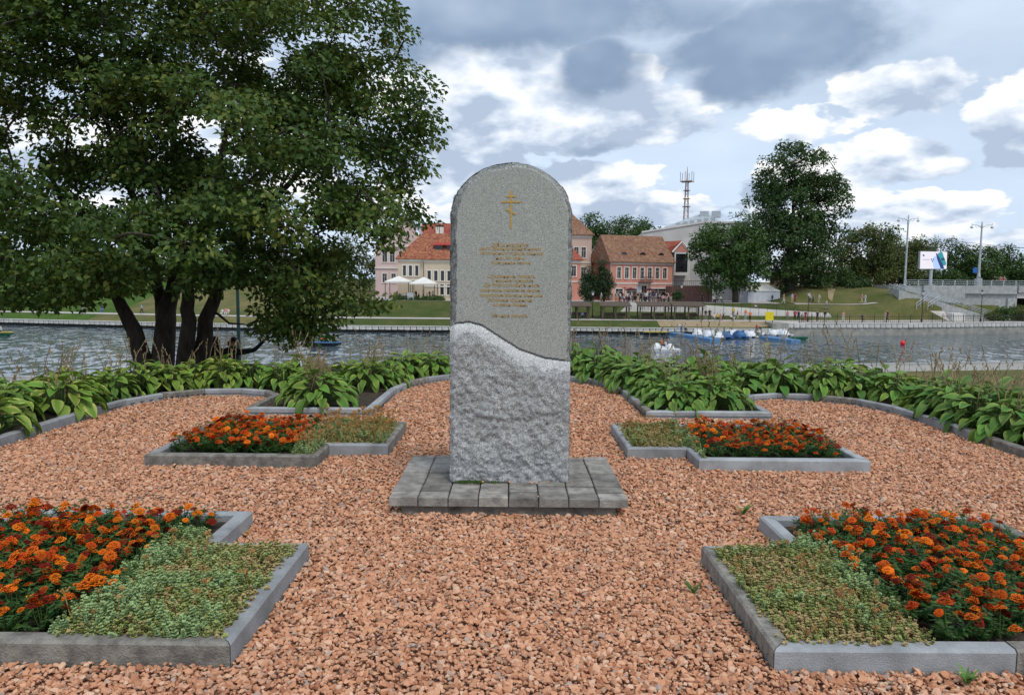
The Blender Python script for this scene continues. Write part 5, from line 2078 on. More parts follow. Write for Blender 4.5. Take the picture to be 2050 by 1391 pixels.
# ---- modern office with window bands, right
O = at(1775, 600, 240)
f = Frame(O, 0)
off = thing('office_block', 'grey flat roofed office with window bands behind the right trees', 'building', tuple(O))
W_ = at(1872, 600, 240).x - O.x
Ht = zpx(487, 240, 1800) - O.z
m1 = MB(); f.box(m1, 0, W_, 0, 15, -4, Ht); m1.build('wall', M_WHITEG, off)
for k in range(4):
    g1 = MB(); f.box(g1, .5, W_ - .5, -.12, -.02, Ht - 2.6 - k * 3.4, Ht - 1.0 - k * 3.4); g1.build('window_band', M_GLASS, off)
O = at(1570, 575, 175)
f = Frame(O, 0)
pv = thing('colonnade_building', 'low white building with columns beneath the right hand trees', 'building', tuple(O))
W_ = at(1850, 575, 175).x - O.x
m1 = MB(); f.box(m1, 0, W_, 3, 10, -3, 3.6); m1.build('wall', M_BRICK, pv)
m1 = MB(); f.box(m1, -.3, W_ + .3, -.3, 10.3, 3.62, 4.6); m1.build('fascia', M_WHITE, pv)
for u in np.linspace(.5, W_ - .5, 12):
    c_ = MB(); c_.tube([f.p(u, .4, -3), f.p(u, .4, 3.6)], .28, 8); c_.build('column', M_WHITE, pv)

# ---- lattice mast
Ym = 260.
b0, t0 = at(1373, 445, Ym), at(1375, 334, Ym)
mast = thing('lattice_mast', 'red and white lattice telecom mast with antenna ring above the roofs', 'mast', (b0.x, b0.y, 0))
M_MAST = mat('mast_steel', (.30, .29, .29), .6, scale=.3, col2=(.42, .22, .2))
hgt = t0.z - b0.z
mb = MB()
zb, zt = b0.z - 8, b0.z + hgt * .73


def mx(z):
    return 1.45 - .95 * (z - zb) / (zt - zb)


lev = np.linspace(zb, zt, 14)
for k in range(4):
    a = math.pi / 4 + k * math.pi / 2
    mb.tube([(b0.x + math.cos(a) * mx(z), b0.y + math.sin(a) * mx(z), z) for z in lev], .11, 4)
for i in range(len(lev) - 1):
    for k in range(4):
        a, a2 = math.pi / 4 + k * math.pi / 2, math.pi / 4 + (k + 1) * math.pi / 2
        p, q = lev[i], lev[i + 1]
        A = (b0.x + math.cos(a) * mx(p), b0.y + math.sin(a) * mx(p), p)
        mb.tube([A, (b0.x + math.cos(a2) * mx(q), b0.y + math.sin(a2) * mx(q), q)], .055, 3)
        mb.tube([A, (b0.x + math.cos(a2) * mx(p), b0.y + math.sin(a2) * mx(p), p)], .055, 3)
mb.build('lattice', M_MAST, mast)
for fz in (.28, .42, .57, .73):
    z = b0.z + hgt * fz
    r_ = mx(z) + (.55 if fz < .7 else 1.6)
    MB().lathe((b0.x, b0.y, z), [(r_ * .8, -.12), (r_, -.06), (r_, .12), (r_ * .8, .16)], 12).build('platform', M_MAST, mast)
z = b0.z + hgt * .735
for k in range(6):
    a = k * math.pi / 3
    MB().tube([(b0.x + math.cos(a) * 2.3, b0.y + math.sin(a) * 2.3, z - .3), (b0.x + math.cos(a) * 2.3, b0.y + math.sin(a) * 2.3, z + 3.2)], .13, 5).build('antenna', M_GREYM, mast)
MB().tube([(b0.x, b0.y, z), (b0.x, b0.y, z + 2.5), (b0.x, b0.y, t0.z)], [.28, .18, .06], 6).build('spire', M_MAST, mast)
mb = MB()
for k in range(6):
    a = k * math.pi / 3
    mb.tube([(b0.x, b0.y, z + .15), (b0.x + math.cos(a) * 2.35, b0.y + math.sin(a) * 2.35, z + .15)], .1, 4)
mb.build('antenna_arms', M_MAST, mast)

# ================================================================== FAR BANK: TREES
def far_tree(name, label, px, py0, Y, els_px, ncl, nleaf, size, m, trad=.35, crad=1.4, group=None, seed=1, sub=True, flat=.75, up=.5, cat='tree', topfrac=.62, z0=None):
    """els_px: ellipsoids in picture units at distance Y"""
    b0 = at(px, py0, Y)
    if z0 is not None:
        b0.z = z0
    root = thing(name, label, cat, tuple(b0), group)
    els_ = [px_el(a, b_, rx, ry, Y, depth=min(rx, 90) * Y / FPX) for a, b_, rx, ry in els_px]
    cs_ = sample_ellipsoids(els_, ncl, seed, .35)
    ztop = max(e[2] + e[5] for e in els_)
    cxm = els_[0][0]
    tr = [b0 + Vector(((cxm - b0.x) * t * .6, 0, (ztop - b0.z) * topfrac * t)) + Vector((random.gauss(0, .12) * (t > 0), random.gauss(0, .12) * (t > 0), 0)) for t in np.linspace(0, 1, 8)]
    tr[0].z -= .5
    MB().tube(tr, [trad * (1.2 - .95 * i / 7) for i in range(8)], 7).build('trunk', M_BARK, root, smooth=True)
    if sub:
        bm_ = MB()
        for p, m1, c_, rr in grow([tr], [tuple(c_) for c_ in cs_[:: max(1, ncl // 90)]], .04, .2, .5):
            bm_.tube([p, m1, c_], [rr, rr * .6, .03], 4, False)
        bm_.build('branches', M_BARK, root)
    r_ = np.random.default_rng(seed + 5)
    me, nl = crown_mesh('crown', cs_, crad * r_.uniform(.7, 1.25, ncl), nleaf, size, m, up, flat, seed, .12)
    o = link('crown', me, root)
    o.location = -WLOC[root.name]
    return root


M_FL1 = tree_leaf_mat('poplar_leaf', (.028, .062, .018), (.042, .088, .024), (.062, .115, .03), .15)
M_FL2 = tree_leaf_mat('chestnut_leaf', (.030, .075, .016), (.048, .105, .022), (.075, .14, .03), .15)
M_FL3 = tree_leaf_mat('willow_leaf', (.045, .070, .018), (.075, .105, .026), (.125, .135, .035), .18)
M_FL4 = tree_leaf_mat('cypress_leaf', (.022, .048, .020), (.035, .062, .024), (.050, .075, .028), .05)
far_tree('poplar_tree', 'tallest dark green tree on the far bank, beside the white tent', 1578, 606, 138, [(1590, 345, 78, 55), (1600, 410, 95, 70), (1660, 385, 45, 30), (1555, 350, 45, 45), (1580, 480, 85, 70), (1640, 470, 50, 60), (1590, 545, 75, 38), (1650, 555, 45, 30), (1545, 420, 30, 60), (1548, 520, 40, 60)], 460, 80, .52, M_FL1, .95, 1.35, seed=21)
far_tree('chestnut_tree', 'broad rounded green tree left of the tallest tree', 1472, 606, 130, [(1455, 500, 70, 55), (1420, 480, 32, 32), (1485, 530, 50, 50), (1440, 555, 45, 30), (1410, 540, 25, 25), (1490, 455, 30, 35)], 240, 72, .46, M_FL2, .5, 1.2, seed=22)
far_tree('sparse_tree', 'thin open crowned tree behind the rounded tree', 1488, 600, 150, [(1490, 445, 26, 24), (1470, 432, 10, 10), (1500, 470, 22, 30)], 45, 26, .40, M_FL2, .3, .9, seed=23)
far_tree('willow_tree', 'olive green tree right of the tallest tree', 1715, 590, 150, [(1730, 500, 55, 50), (1690, 520, 35, 45), (1765, 480, 32, 30), (1750, 540, 50, 25)], 220, 52, .5, M_FL3, .4, 1.35, 'olive trees right of the tallest tree', 24)
far_tree('willow_tree', 'olive green tree behind the left bridge lamp', 1800, 590, 158, [(1800, 520, 45, 40), (1830, 505, 30, 30), (1790, 550, 55, 20)], 150, 50, .5, M_FL3, .35, 1.35, 'olive trees right of the tallest tree', 25)
far_tree('bush', 'dark rounded bush on the grassy mound', 1707, 586, 141, [(1710, 570, 36, 17), (1730, 578, 20, 10)], 60, 60, .4, M_FL1, .2, .9, None, 26, False, cat='bush')
far_tree('sparse_tree', 'wispy grey green tree behind the screen', 1888, 575, 175, [(1890, 500, 34, 26), (1860, 490, 20, 12), (1905, 520, 20, 22)], 70, 22, .5, M_FL3, .3, 1.2, None, 27)
far_tree('bush', 'dark bush behind the column of the screen', 1880, 578, 160, [(1875, 556, 40, 18), (1905, 560, 30, 16)], 70, 60, .45, M_FL1, .2, 1.0, None, 28, False, cat='bush')
kk = 0
for px, top, w in ((1925, 492, 36), (1968, 500, 34), (2008, 492, 36), (2050, 505, 36), (2095, 500, 40), (2140, 495, 40)):
    kk += 1
    far_tree('bridge_tree', 'dark tree in the row behind the bridge railing, %s from the left' % ('first', 'second', 'third', 'fourth', 'fifth', 'sixth')[kk - 1], px, 575, 168 + 4 * (kk % 2), [(px, top + 30, w, 32), (px + 8, top + 62, w + 6, 26)], 110, 46, .55, M_FL1 if kk % 2 else M_FL2, .35, 1.4, 'trees behind the bridge', 30 + kk)
far_tree('round_tree', 'round green tree top behind the salmon house, left one', 1190, 600, 200, [(1192, 455, 36, 28), (1180, 475, 30, 25)], 100, 40, .6, M_FL2, .4, 1.6, 'round trees behind the salmon house', 41)
far_tree('round_tree', 'round green tree top behind the salmon house, right one', 1262, 600, 195, [(1265, 462, 42, 30), (1300, 470, 30, 20), (1245, 475, 25, 20)], 110, 40, .6, M_FL2, .4, 1.6, 'round trees behind the salmon house', 42)
for i, (px, top, w) in enumerate(((1180, 530, 18), (1208, 511, 18))):
    far_tree('cypress', ('shorter' if i == 0 else 'taller') + ' dark columnar conifer in front of the salmon gable', px, 606, 128, [(px, 572, w, 30), (px, top + 45, w * .72, 32), (px, top + 18, w * .36, 18)], 130, 46, .28, M_FL4, .15, .75, 'conifers by the salmon house', 50 + i, False, cat='conifer', topfrac=.9)
# left: trees and shrubs glimpsed under the near tree
for i, (px, py, Y, rx, ry) in enumerate(((20, 540, 165, 60, 60), (95, 520, 175, 55, 50), (180, 530, 170, 60, 50), (265, 520, 172, 60, 45), (350, 525, 170, 55, 45), (430, 515, 168, 55, 50), (520, 520, 165, 60, 50), (610, 515, 168, 60, 50), (700, 510, 172, 55, 50), (-70, 530, 168, 60, 60))):
    far_tree('park_tree', 'green park tree across the river seen below the near tree, %s from the left' % ('second', 'third', 'fourth', 'fifth', 'sixth', 'seventh', 'eighth', 'ninth', 'tenth', 'first')[i], px, 580, Y, [(px, py, rx, ry), (px + 15, py + 30, rx, ry * .7)], 90, 40, .6, M_FL2 if i % 2 else M_FL3, .35, 1.5, 'park trees on the left of the far bank', 60 + i)
for i, (px, py, Y, rx, ry) in enumerate(((115, 578, 150, 24, 9), (165, 574, 150, 20, 8), (30, 590, 140, 22, 12))):
    far_tree('shrub', 'low green shrub on the left far slope, %s from the left' % ('second', 'third', 'first')[i], px, py + ry, Y, [(px, py, rx, ry)], 30, 60, .4, M_FL2, .1, .8, 'shrubs on the left slope', 80 + i, False, cat='shrub')
for i, (px, py, rx, ry) in enumerate(((2015, 630, 18, 14), (2040, 628, 22, 18), (1992, 632, 14, 8), (2075, 628, 25, 20))):
    far_tree('shrub', ('grey green shrub', 'yellow green shrub', 'low brownish hedge shrub', 'large green shrub')[i] + ' at the foot of the bridge wall', px, py + ry, 121.5, [(px, py, rx, ry)], 34, 60, .26, (M_FL2, M_FL3, M_FL3, M_FL2)[i], .1, .6, 'shrubs below the bridge', 84 + i, False, cat='shrub')
for i, px in enumerate((800, 825, 850, 875)):
    far_tree('hedge', 'leafy hedge section before the canopy, %s from the left' % ('first', 'second', 'third', 'fourth')[i], px, 603, 128, [(px, 598, 15, 5)], 22, 60, .22, M_FL2, .06, .45, 'hedge at the cafe terrace', 88 + i, False, cat='hedge')
far_tree('hedge', 'small green hedge right of the salmon house door', 1357, 597, 131, [(1357, 590, 11, 7)], 22, 60, .25, M_FL1, .06, .5, None, 93, False, cat='hedge')
# ================================================================== BRIDGE, STAIRS, STREET FURNITURE
YB = 128.
bx0, bx1, bx2 = at(1812, 573, YB).x, at(2036, 573, YB).x, at(2330, 573, YB).x
zd = zpx(573, YB, 1960)
bridge = thing('bridge', 'grey concrete bridge abutment and girder at the right edge', 'bridge', (bx1, YB, -4.4))
mb = MB()
mb.add([(bx0, YB, -1.0), (bx1, YB, -4.6), (bx1, YB, zd), (bx0, YB, zd), (bx0, YB + 11, -1.0), (bx1, YB + 11, -4.6), (bx1, YB + 11, zd), (bx0, YB + 11, zd), (at(1868, 600, YB).x, YB, -4.6), (at(1868, 600, YB).x, YB + 11, -4.6)],
       [(0, 8, 1, 2, 3), (1, 5, 6, 2), (3, 2, 6, 7), (4, 0, 3, 7), (7, 6, 5, 9, 4)])
mb.build('abutment', M_CONC, bridge)
z1 = zpx(588, YB, 1960)
MB().box(at(1930, 588, YB).x, bx1 - .2, YB - .42, YB - .01, z1, zd + .12).build('edge_beam', M_CONC, bridge)
MB().box(bx0 + 3, at(1930, 588, YB).x - .03, YB - .42, YB - .01, z1 - 1.6, zd + .12).build('edge_beam', M_CONC, bridge)
zg = zpx(597, YB, 2045)
MB().box(bx1 + .02, bx2, YB - .5, YB + 11, z1 + .25, zd + .12).build('girder', M_CONC, bridge)
MB().box(bx1 + .02, bx2, YB - .1, YB + 11, zg, z1 + .22).build('girder', M_CONCW, bridge)
MB().box(bx1 - 1.6, bx1 - .05, YB - .3, YB + 10.5, -4.6, zg - .03).build('pier', M_CONC, bridge)
MB().box(bx1 + 12, bx1 + 13, YB + 12, YB + 14, -5, zd).build('pier', M_DARKW, bridge)
MB().box(bx1 + .7, bx2, YB + 9, YB + 10.9, -6, zg - .02).build('back_wall', M_DARKW, bridge)  # shade under the deck put into the dark wall colour
rail = thing('bridge_railing', 'pale grey metal railing along the bridge edge', 'railing', (bx0, YB - .2, zd))
zr = zpx(561.5, YB, 1960)
xs_ = np.arange(bx0, bx2, 2.1)
for x in xs_:
    MB().box(x - .07, x + .07, YB - .3, YB - .16, zd + .125, zr).build('post', M_GREYM, rail)
mb = MB()
for z in (zr - .05, zr - .35, zd + .3):
    mb.box(bx0, bx2, YB - .26, YB - .20, z, z + .07)
for a in xs_[:-1]:
    for k in range(1, 7):
        mb.box(a + k * .3 - .015, a + k * .3 + .015, YB - .245, YB - .215, zd + .37, zr - .36)
mb.build('bars', M_GREYM, rail)
# stairs along the wall
st = thing('staircase', 'grey stone staircase with metal handrails descending beside the bridge', 'stairs', (at(1880, 600, 126).x, 126, -4.4))
sx0, sx1 = at(1788, 580, 126).x, at(1985, 640, 126).x
sz0 = zpx(581, 126, 1790)
n_ = 34
mb = MB()
for k in range(n_):
    x0 = sx0 + (sx1 - sx0) * k / n_
    x1 = sx0 + (sx1 - sx0) * (k + 1) / n_
    zt = sz0 + (-4.4 - sz0) * (k + 1) / n_
    mb.box(x0, x1 - .002, 124.0, 127.5, -6.2, zt + .14)
mb.build('steps', M_CONC, st)
for yy in (124.05, 125.8, 127.4):
    mb = MB()
    pts = [(sx0 + (sx1 - sx0) * t, yy, sz0 + (-4.4 - sz0) * t + 1.05) for t in np.linspace(0, 1, 12)]
    mb.tube([pts[0], pts[-1]], .05, 5)
    mb.tube([Vector(pts[0]) - Vector((0, 0, .5)), Vector(pts[-1]) - Vector((0, 0, .5))], .035, 5)
    for p in pts:
        mb.tube([p, (p[0], p[1], p[2] - 1.0)], .035, 5)
    mb.build('handrail', M_GREYM, st)
for (xa, ya, xb, yb_, nm) in ((1858, 590, 1835, 607, 'left'), (1884, 590, 1858, 607, 'right')):
    root = thing('ramp_rail', 'short sloping metal rail on the grass beside the stairs, the %s one' % nm, 'railing', tuple(at(xb, yb_, 122)))
    mb = MB()
    A, B = at(xa, ya, 123.4), at(xb, yb_, 122)
    mb.tube([A, B], .06, 5)
    mb.tube([A - Vector((0, 0, .5)), B - Vector((0, 0, .5))], .05, 5)
    for t in (0, .33, .66, 1):
        p = A.lerp(B, t)
        mb.tube([p, p - Vector((0, 0, 1.1))], .05, 5)
    mb.build('rail', M_GREYM, root)


def lantern_post(px, ytop, ybase, Y, lab, on=None):
    b0 = at(px, ybase, Y)
    x = b0.x
    zb = float(h_far(x, Y)) + .03 if on is None else on
    zt = at(px, ytop, Y).z
    root = thing('lamp_post', lab, 'lamp', (x, Y, zb), 'black lantern posts')
    MB().lathe((x, Y, zb), [(.16, 0), (.16, .35), (.10, .5), (.07, .9), (.05, (zt - zb) * .6), (.045, zt - zb - .75)], 8).build('post', M_BLACK, root)
    MB().lathe((x, Y, zt - .75), [(.07, 0), (.13, .05), (.22, .48), (.22, .5)], 6).build('lantern_glass', mat('frosted_glass', (.65, .66, .64), .4), root)
    MB().lathe((x, Y, zt - .245), [(.28, 0), (.24, .06), (.12, .18), (.03, .2), (.02, .34)], 6).build('lantern_cap', M_BLACK, root)


for px, a, b_, Y, lab in ((1845, 581, 640, 115.5, 'black lantern post on the right promenade below the screen'), (1963, 580, 640, 117.5, 'black lantern post on the right promenade before the bridge wall'), (1617, 583, 640, 114.5, 'black lantern post on the promenade below the tallest tree'),
                          (1186, 582, 640, 118, 'black lantern post on the promenade right of the memorial'), (1364, 568, 600, 128, 'black lantern post on the terrace by the brick wall'), (1418, 567, 600, 130, 'black lantern post on the terrace left of the rounded tree'),
                          (140, 552, 612, 133, 'black lantern post on the left far bank'), (1181, 582, 604, 127, 'small lantern post before the conifers'), (55, 560, 610, 140, 'black lantern post at the far left path')):
    lantern_post(px, a, b_, Y, lab)
# thin teal post behind the seated pair
p = at(479, 722, 21)
gz_ = float(h_near(p.x, 21))
root = thing('lamp_post', 'slim dark teal post rising behind the seated pair', 'lamp', (p.x, 21, gz_))
M_TEAL = mat('teal_paint', (.02, .06, .06), .6)
MB().lathe((p.x, 21, gz_), [(.12, 0), (.12, .5), (.055, .7), (.05, 2.5), (.04, 4.6)], 8).build('post', M_TEAL, root)
MB().lathe((p.x, 21, gz_ + 4.6), [(.05, 0), (.2, .1), (.24, .4), (.05, .6)], 8).build('lantern', M_TEAL, root)

# tall bridge lamps with curled arms
def bridge_lamp(px, ytop, ybase, Y, lab, nl):
    b0, t0 = at(px - (ybase - ytop) * .045, ybase, Y), at(px, ytop, Y)
    x = (b0.x + t0.x) / 2
    zb, zt = b0.z, t0.z
    root = thing('street_lamp', lab, 'lamp', (x, Y, zb), 'tall grey bridge lamps')
    h = zt - zb
    MB().box(x - .45, x + .45, Y - .4, Y + .4, zb, zb + 1.35).build('pedestal', M_CONC, root)
    MB().lathe((x, Y, zb + 1.35), [(.34, 0), (.26, .5), (.2, 1.0), (.16, h * .5), (.19, h * .52), (.15, h * .55), (.13, h * .8), (.17, h * .82), (.11, h * .86), (.10, h - 1.35), (.02, h - 1.1)], 10).build('pole', M_GREYM, root, smooth=True)
    for sd in nl:
        mb = MB()
        L = 1.75
        mb.tube([(x, Y, zt - 1.1), (x + sd * .35, Y, zt - .62), (x + sd * .8, Y, zt - .42), (x + sd * L, Y, zt - .38)], .055, 6)
        mb.tube([(x + sd * .35, Y, zt - .62), (x + sd * .9, Y, zt - .85), (x + sd * 1.1, Y, zt - .6), (x + sd * 1.0, Y, zt - .5)], .035, 5)
        mb.tube([(x + sd * L, Y, zt - .1), (x + sd * L, Y, zt - .55)], .045, 5)
        arm = mb.build('arm', M_GREYM, root)
        MB().lathe((x + sd * L, Y, zt - 1.0), [(.05, 0), (.2, .06), (.27, .22), (.2, .36), (.08, .46)], 10).build('globe', MATS['frosted_glass'], arm, smooth=True)


bridge_lamp(1818, 433, 592, 134, 'tall grey double lamp standing left of the screen', (-1, 1))
bridge_lamp(1965, 446, 573, 129.2, 'tall grey double lamp on the bridge right of the screen', (-1, 1))
b0 = at(1952, 541, 128.9)
MB().box(b0.x - .35, b0.x + .35, 128.85, 128.95, b0.z - .45, b0.z + .45).build('road_sign', mat('blue_sign', (.03, .14, .42), .5))
tag(bpy.data.objects['road_sign'], 'small blue square sign fixed to the bridge lamp', 'sign')

# LED screen
YS = 132.
scr = thing('advertising_screen', 'large white screen on a grey column showing two phones', 'billboard', tuple(at(1864, 575, YS)))


def SP(px, py, d=0.):
    v = at(px, py, YS)
    v.y = YS - d
    return v


mb = MB()
q = [SP(1842.5, 503), SP(1896.5, 504), SP(1895, 539), SP(1841, 538.5)]
mb.add(q + [v + Vector((0, .6, 0)) for v in q], [(3, 2, 1, 0), (4, 5, 6, 7), (0, 1, 5, 4), (1, 2, 6, 5), (2, 3, 7, 6), (3, 0, 4, 7)])
mb.build('cabinet', M_GREYM, scr)


def screen_mat(name, c):
    m = bpy.data.materials.new(name)
    m.use_nodes = True
    g = NG(m.node_tree)
    b = g.n['Principled BSDF']
    tc = g.new('ShaderNodeTexCoord').outputs['Object']
    cc = g.mix(g.mrange(g.noise(tc, .9, 2, .5), .3, .7, 0, .25), c, tuple(min(1, x * 1.25) for x in c))
    g.put(b.inputs['Base Color'], g.mix(.8, cc, (0, 0, 0)))
    g.put(b.inputs['Emission Color'], cc)
    b.inputs['Emission Strength'].default_value = .8
    b.inputs['Roughness'].default_value = .5
    return m


def shape(name, pts, d, m, par):
    mb = MB()
    mb.add([SP(x, y, d) for x, y in pts], [tuple(range(len(pts)))[::-1]])
    return mb.build(name, m, par)


face = shape('screen', [(1843, 503.6), (1896, 504.5), (1894.5, 538.3), (1841.6, 538)], .03, screen_mat('led_white', (.80, .76, .84)), scr)
shape('picture', [(1866, 520), (1871, 512), (1878, 516), (1884, 538), (1869, 538)], .05, screen_mat('led_pale_blue', (.42, .58, .92)), face)
shape('picture', [(1873, 507), (1876, 508), (1885.5, 525), (1890, 538), (1883, 538), (1876, 520)], .07, screen_mat('led_navy', (.02, .04, .17)), face)
shape('picture', [(1876.5, 508), (1882, 504.6), (1886, 504.8), (1894, 528), (1892.5, 531), (1888, 532.5)], .07, screen_mat('led_teal', (.03, .28, .32)), face)
shape('picture', [(1883, 517), (1890, 516.5), (1891.5, 520), (1885, 522)], .09, MATS.setdefault('led_dark', screen_mat('led_dark', (.01, .06, .09))), face)
for x, y in ((1864, 519.2), (1868, 519.2), (1866, 523)):
    shape('picture', [(x + 1.3 * math.cos(a), y + 1.5 * math.sin(a)) for a in np.linspace(0, 5.6, 8)], .09, MATS['led_dark'], face)
shape('picture', [(1846, 511), (1848.5, 509), (1851, 512), (1849, 513.5)], .06, MATS['led_dark'], face)
for k in range(5):
    shape('picture', [(1847 + k * 2.8, 519.6), (1849 + k * 2.8, 519.2), (1849 + k * 2.8, 520.2), (1847 + k * 2.8, 520.6)], .06, MATS['led_dark'], face)
p0, p1 = at(1866, 540, YS), at(1864, 578, YS)
MB().lathe((p0.x, YS + .3, p1.z - 2), [(.27, 0), (.27, p0.z - p1.z + 2)], 12).build('column', M_GREYM, scr)

# promenade fence on the right
fence = thing('promenade_fence', 'black iron railing on top of the tall quay', 'fence', (60, yq(60), -4.4))
fx0, fx1 = 42.5, 100.
xs_ = np.arange(fx0, fx1, 2.0)
pm = MB().lathe((0, 0, 0), [(.06, 0), (.06, 1.15), (.03, 1.2), (.07, 1.28), (.01, 1.4)], 6).mesh('post', [M_BLACK])
for x in xs_:
    o = link('post', pm, fence)
    o.location = Vector((x, yq(x) + .55, -4.40)) - Vector(fence.location)
mb = MB()
for a, b_ in zip(xs_[:-1], xs_[1:]):
    for z in (-4.25, -3.45):
        mb.tube([(a, yq(a) + .55, z), (b_, yq(b_) + .55, z)], .03, 4, False)
    for k in range(1, 6):
        t = a + (b_ - a) * k / 6
        mb.tube([(t, yq(t) + .55, -4.38), (t, yq(t) + .55, -3.2)], .016, 4, False)
mb.build('bars', M_BLACK, fence)
# yellow notice
p = at(1540, 645, 110.5)
root = thing('notice_board', 'bright yellow notice board at the end of the railing', 'sign', (p.x, 110.5, -4.4))
MB().box(p.x - .6, p.x + .6, 110.46, 110.54, -4.1, -2.85).build('panel', mat('yellow_panel', (.75, .60, .02), .5), root)
for sx in (-.5, .5):
    MB().box(p.x + sx - .04, p.x + sx + .04, 110.55, 110.62, -4.42, -2.9).build('leg', M_BLACK, root)
# white hatch block and ramp on the slope
p = at(1918, 633, 119.5)
root = thing('service_hatch', 'white panelled box set in the grass below the stairs', 'hatch', (p.x, 119.5, -4.4))
MB().box(p.x - 1.05, p.x + 1.05, 119.3, 121.5, -4.5, -3.15).build('box', M_WHITE, root)
MB().add([(p.x - 3.4, 121.6, -2.9), (p.x - 1.08, 121.6, -2.9), (p.x - 1.08, 119.5, -4.4), (p.x - 1.6, 119.5, -4.4), (p.x - 1.08, 121.6, -4.6)], [(0, 3, 2, 1)]).build('wing_wall', M_PAVEP, root)

# white retaining walls of the ramp behind the shelters
def wall_strip(name, lab, pts, Y, zb, m, thick=.4):
    root = thing(name, lab, 'wall', tuple(at(pts[0][0], 640, Y)))
    mb = MB()
    for (xa, ya), (xb, yb_) in zip(pts[:-1], pts[1:]):
        A, B = at(xa, ya, Y), at(xb, yb_, Y)
        mb.add([(A.x, Y, zb), (B.x, Y, zb), (B.x, Y, B.z), (A.x, Y, A.z), (A.x, Y + thick, zb), (B.x, Y + thick, zb), (B.x, Y + thick, B.z), (A.x, Y + thick, A.z)], [(0, 1, 2, 3), (3, 2, 6, 7), (7, 6, 5, 4), (1, 5, 6, 2), (4, 0, 3, 7)])
    mb.build('wall', m, root)
    return root


w1_ = wall_strip('retaining_wall', 'white rendered ramp wall behind the timber shelters', [(1238, 628), (1262, 606), (1290, 606), (1410, 618)], 121.2, -4.6, M_WHITE)
w2_ = wall_strip('retaining_wall', 'long white ramp wall with rails below the rounded tree', [(1396, 610), (1520, 618), (1660, 627), (1668, 640)], 119.6, -4.6, M_WHITE)
for wroot, seg, Y in ((w1_, ((1290, 606), (1410, 618)), 120.9), (w2_, ((1396, 612), (1660, 630)), 118.6)):
    mb = MB()
    A, B = at(*seg[0], Y), at(*seg[1], Y)
    for dz in (.95, .5):
        mb.tube([A + Vector((0, 0, dz)), B + Vector((0, 0, dz))], .03, 4)
    for t in np.linspace(0, 1, 16):
        p = A.lerp(B, t)
        mb.tube([p + Vector((0, 0, -1.2)), p + Vector((0, 0, .98))], .025, 4)
    mb.build('handrail', M_BLACK, wroot)
br = wall_strip('brick_wall', 'dark red brick retaining wall with railing beside the white block', [(1346, 573), (1426, 573)], 133.5, -2.6, M_BRICK, 6)
mb = MB()
A, B = at(1346, 573, 133.6), at(1426, 573, 133.6)
for dz in (.95, .1):
    mb.tube([A + Vector((0, 0, dz)), B + Vector((0, 0, dz))], .035, 4)
for t in np.linspace(0, 1, 22):
    p = A.lerp(B, t)
    mb.tube([p, p + Vector((0, 0, .98))], .025, 4)
mb.build('railing', M_BLACK, br)

# timber shelters on the promenade
def shelter(xa, xb, lab):
    Y0, Y1 = 115.0, 117.4
    x0, x1 = at(xa, 640, Y0).x, at(xb, 640, Y0).x
    zb = -4.42
    zr = zpx(614, Y0, (xa + xb) / 2)
    root = thing('timber_shelter', lab, 'shelter', ((x0 + x1) / 2, Y0, zb), 'timber swing shelters')
    for x in np.linspace(x0 + .25, x1 - .25, 3):
        for y in (Y0, Y1):
            MB().box(x - .1, x + .1, y - .1, y + .1, zb, zr - .02 + (.42 if y == Y1 else 0)).build('post', M_WOOD, root)
            mb = MB().tube([(x, y, zr - .55 + (.42 if y == Y1 else 0)), (x + .45, y, zr - .06 + (.42 if y == Y1 else 0))], .04, 4)
            mb.build('brace', M_WOOD, root)
    mb = MB()
    for y, dz in ((Y0, 0), (Y1, .42)):
        mb.box(x0, x1, y - .06, y + .06, zr + dz, zr + dz + .14)
    mb.build('beams', M_WOOD, root)
    n_ = 9
    for k in range(n_):
        a, b_ = -.5 + 3.4 * k / n_, -.5 + 3.4 * (k + 1) / n_ - .02
        za, zb_ = zr + .16 + .175 * a, zr + .16 + .175 * b_
        MB().add([(x0 - .12, Y0 + a, za), (x1 + .12, Y0 + a, za), (x1 + .12, Y0 + b_, zb_), (x0 - .12, Y0 + b_, zb_), (x0 - .12, Y0 + a, za + .06), (x1 + .12, Y0 + a, za + .06), (x1 + .12, Y0 + b_, zb_ + .06), (x0 - .12, Y0 + b_, zb_ + .06)],
                 [(3, 2, 1, 0), (4, 5, 6, 7), (0, 1, 5, 4), (1, 2, 6, 5), (2, 3, 7, 6), (3, 0, 4, 7)]).build('roof_board', M_WOOD, root)
    for xm in (x0 * .7 + x1 * .3, x0 * .3 + x1 * .7):
        mb = MB()
        mb.box(xm - .75, xm + .75, Y0 + .9, Y0 + 1.35, zb + .45, zb + .52)
        mb.box(xm - .75, xm + .75, Y0 + 1.36, Y0 + 1.42, zb + .55, zb + 1.0)
        for sx in (-.7, .7):
            mb.tube([(xm + sx, Y0 + 1.0, zb + .48), (xm + sx, Y0 + 1.1, zr)], .02, 4)
        mb.build('swing_seat', M_WOOD, root)


for xa, xb, lab in ((1128, 1182, 'timber shelter half hidden by the memorial, leftmost of the four'), (1203, 1262, 'timber shelter right of the lantern post, second of the four'), (1278, 1341, 'timber shelter in front of the white ramp wall, third of the four'), (1347, 1409, 'rightmost of the four timber shelters')):
    shelter(xa, xb, lab)

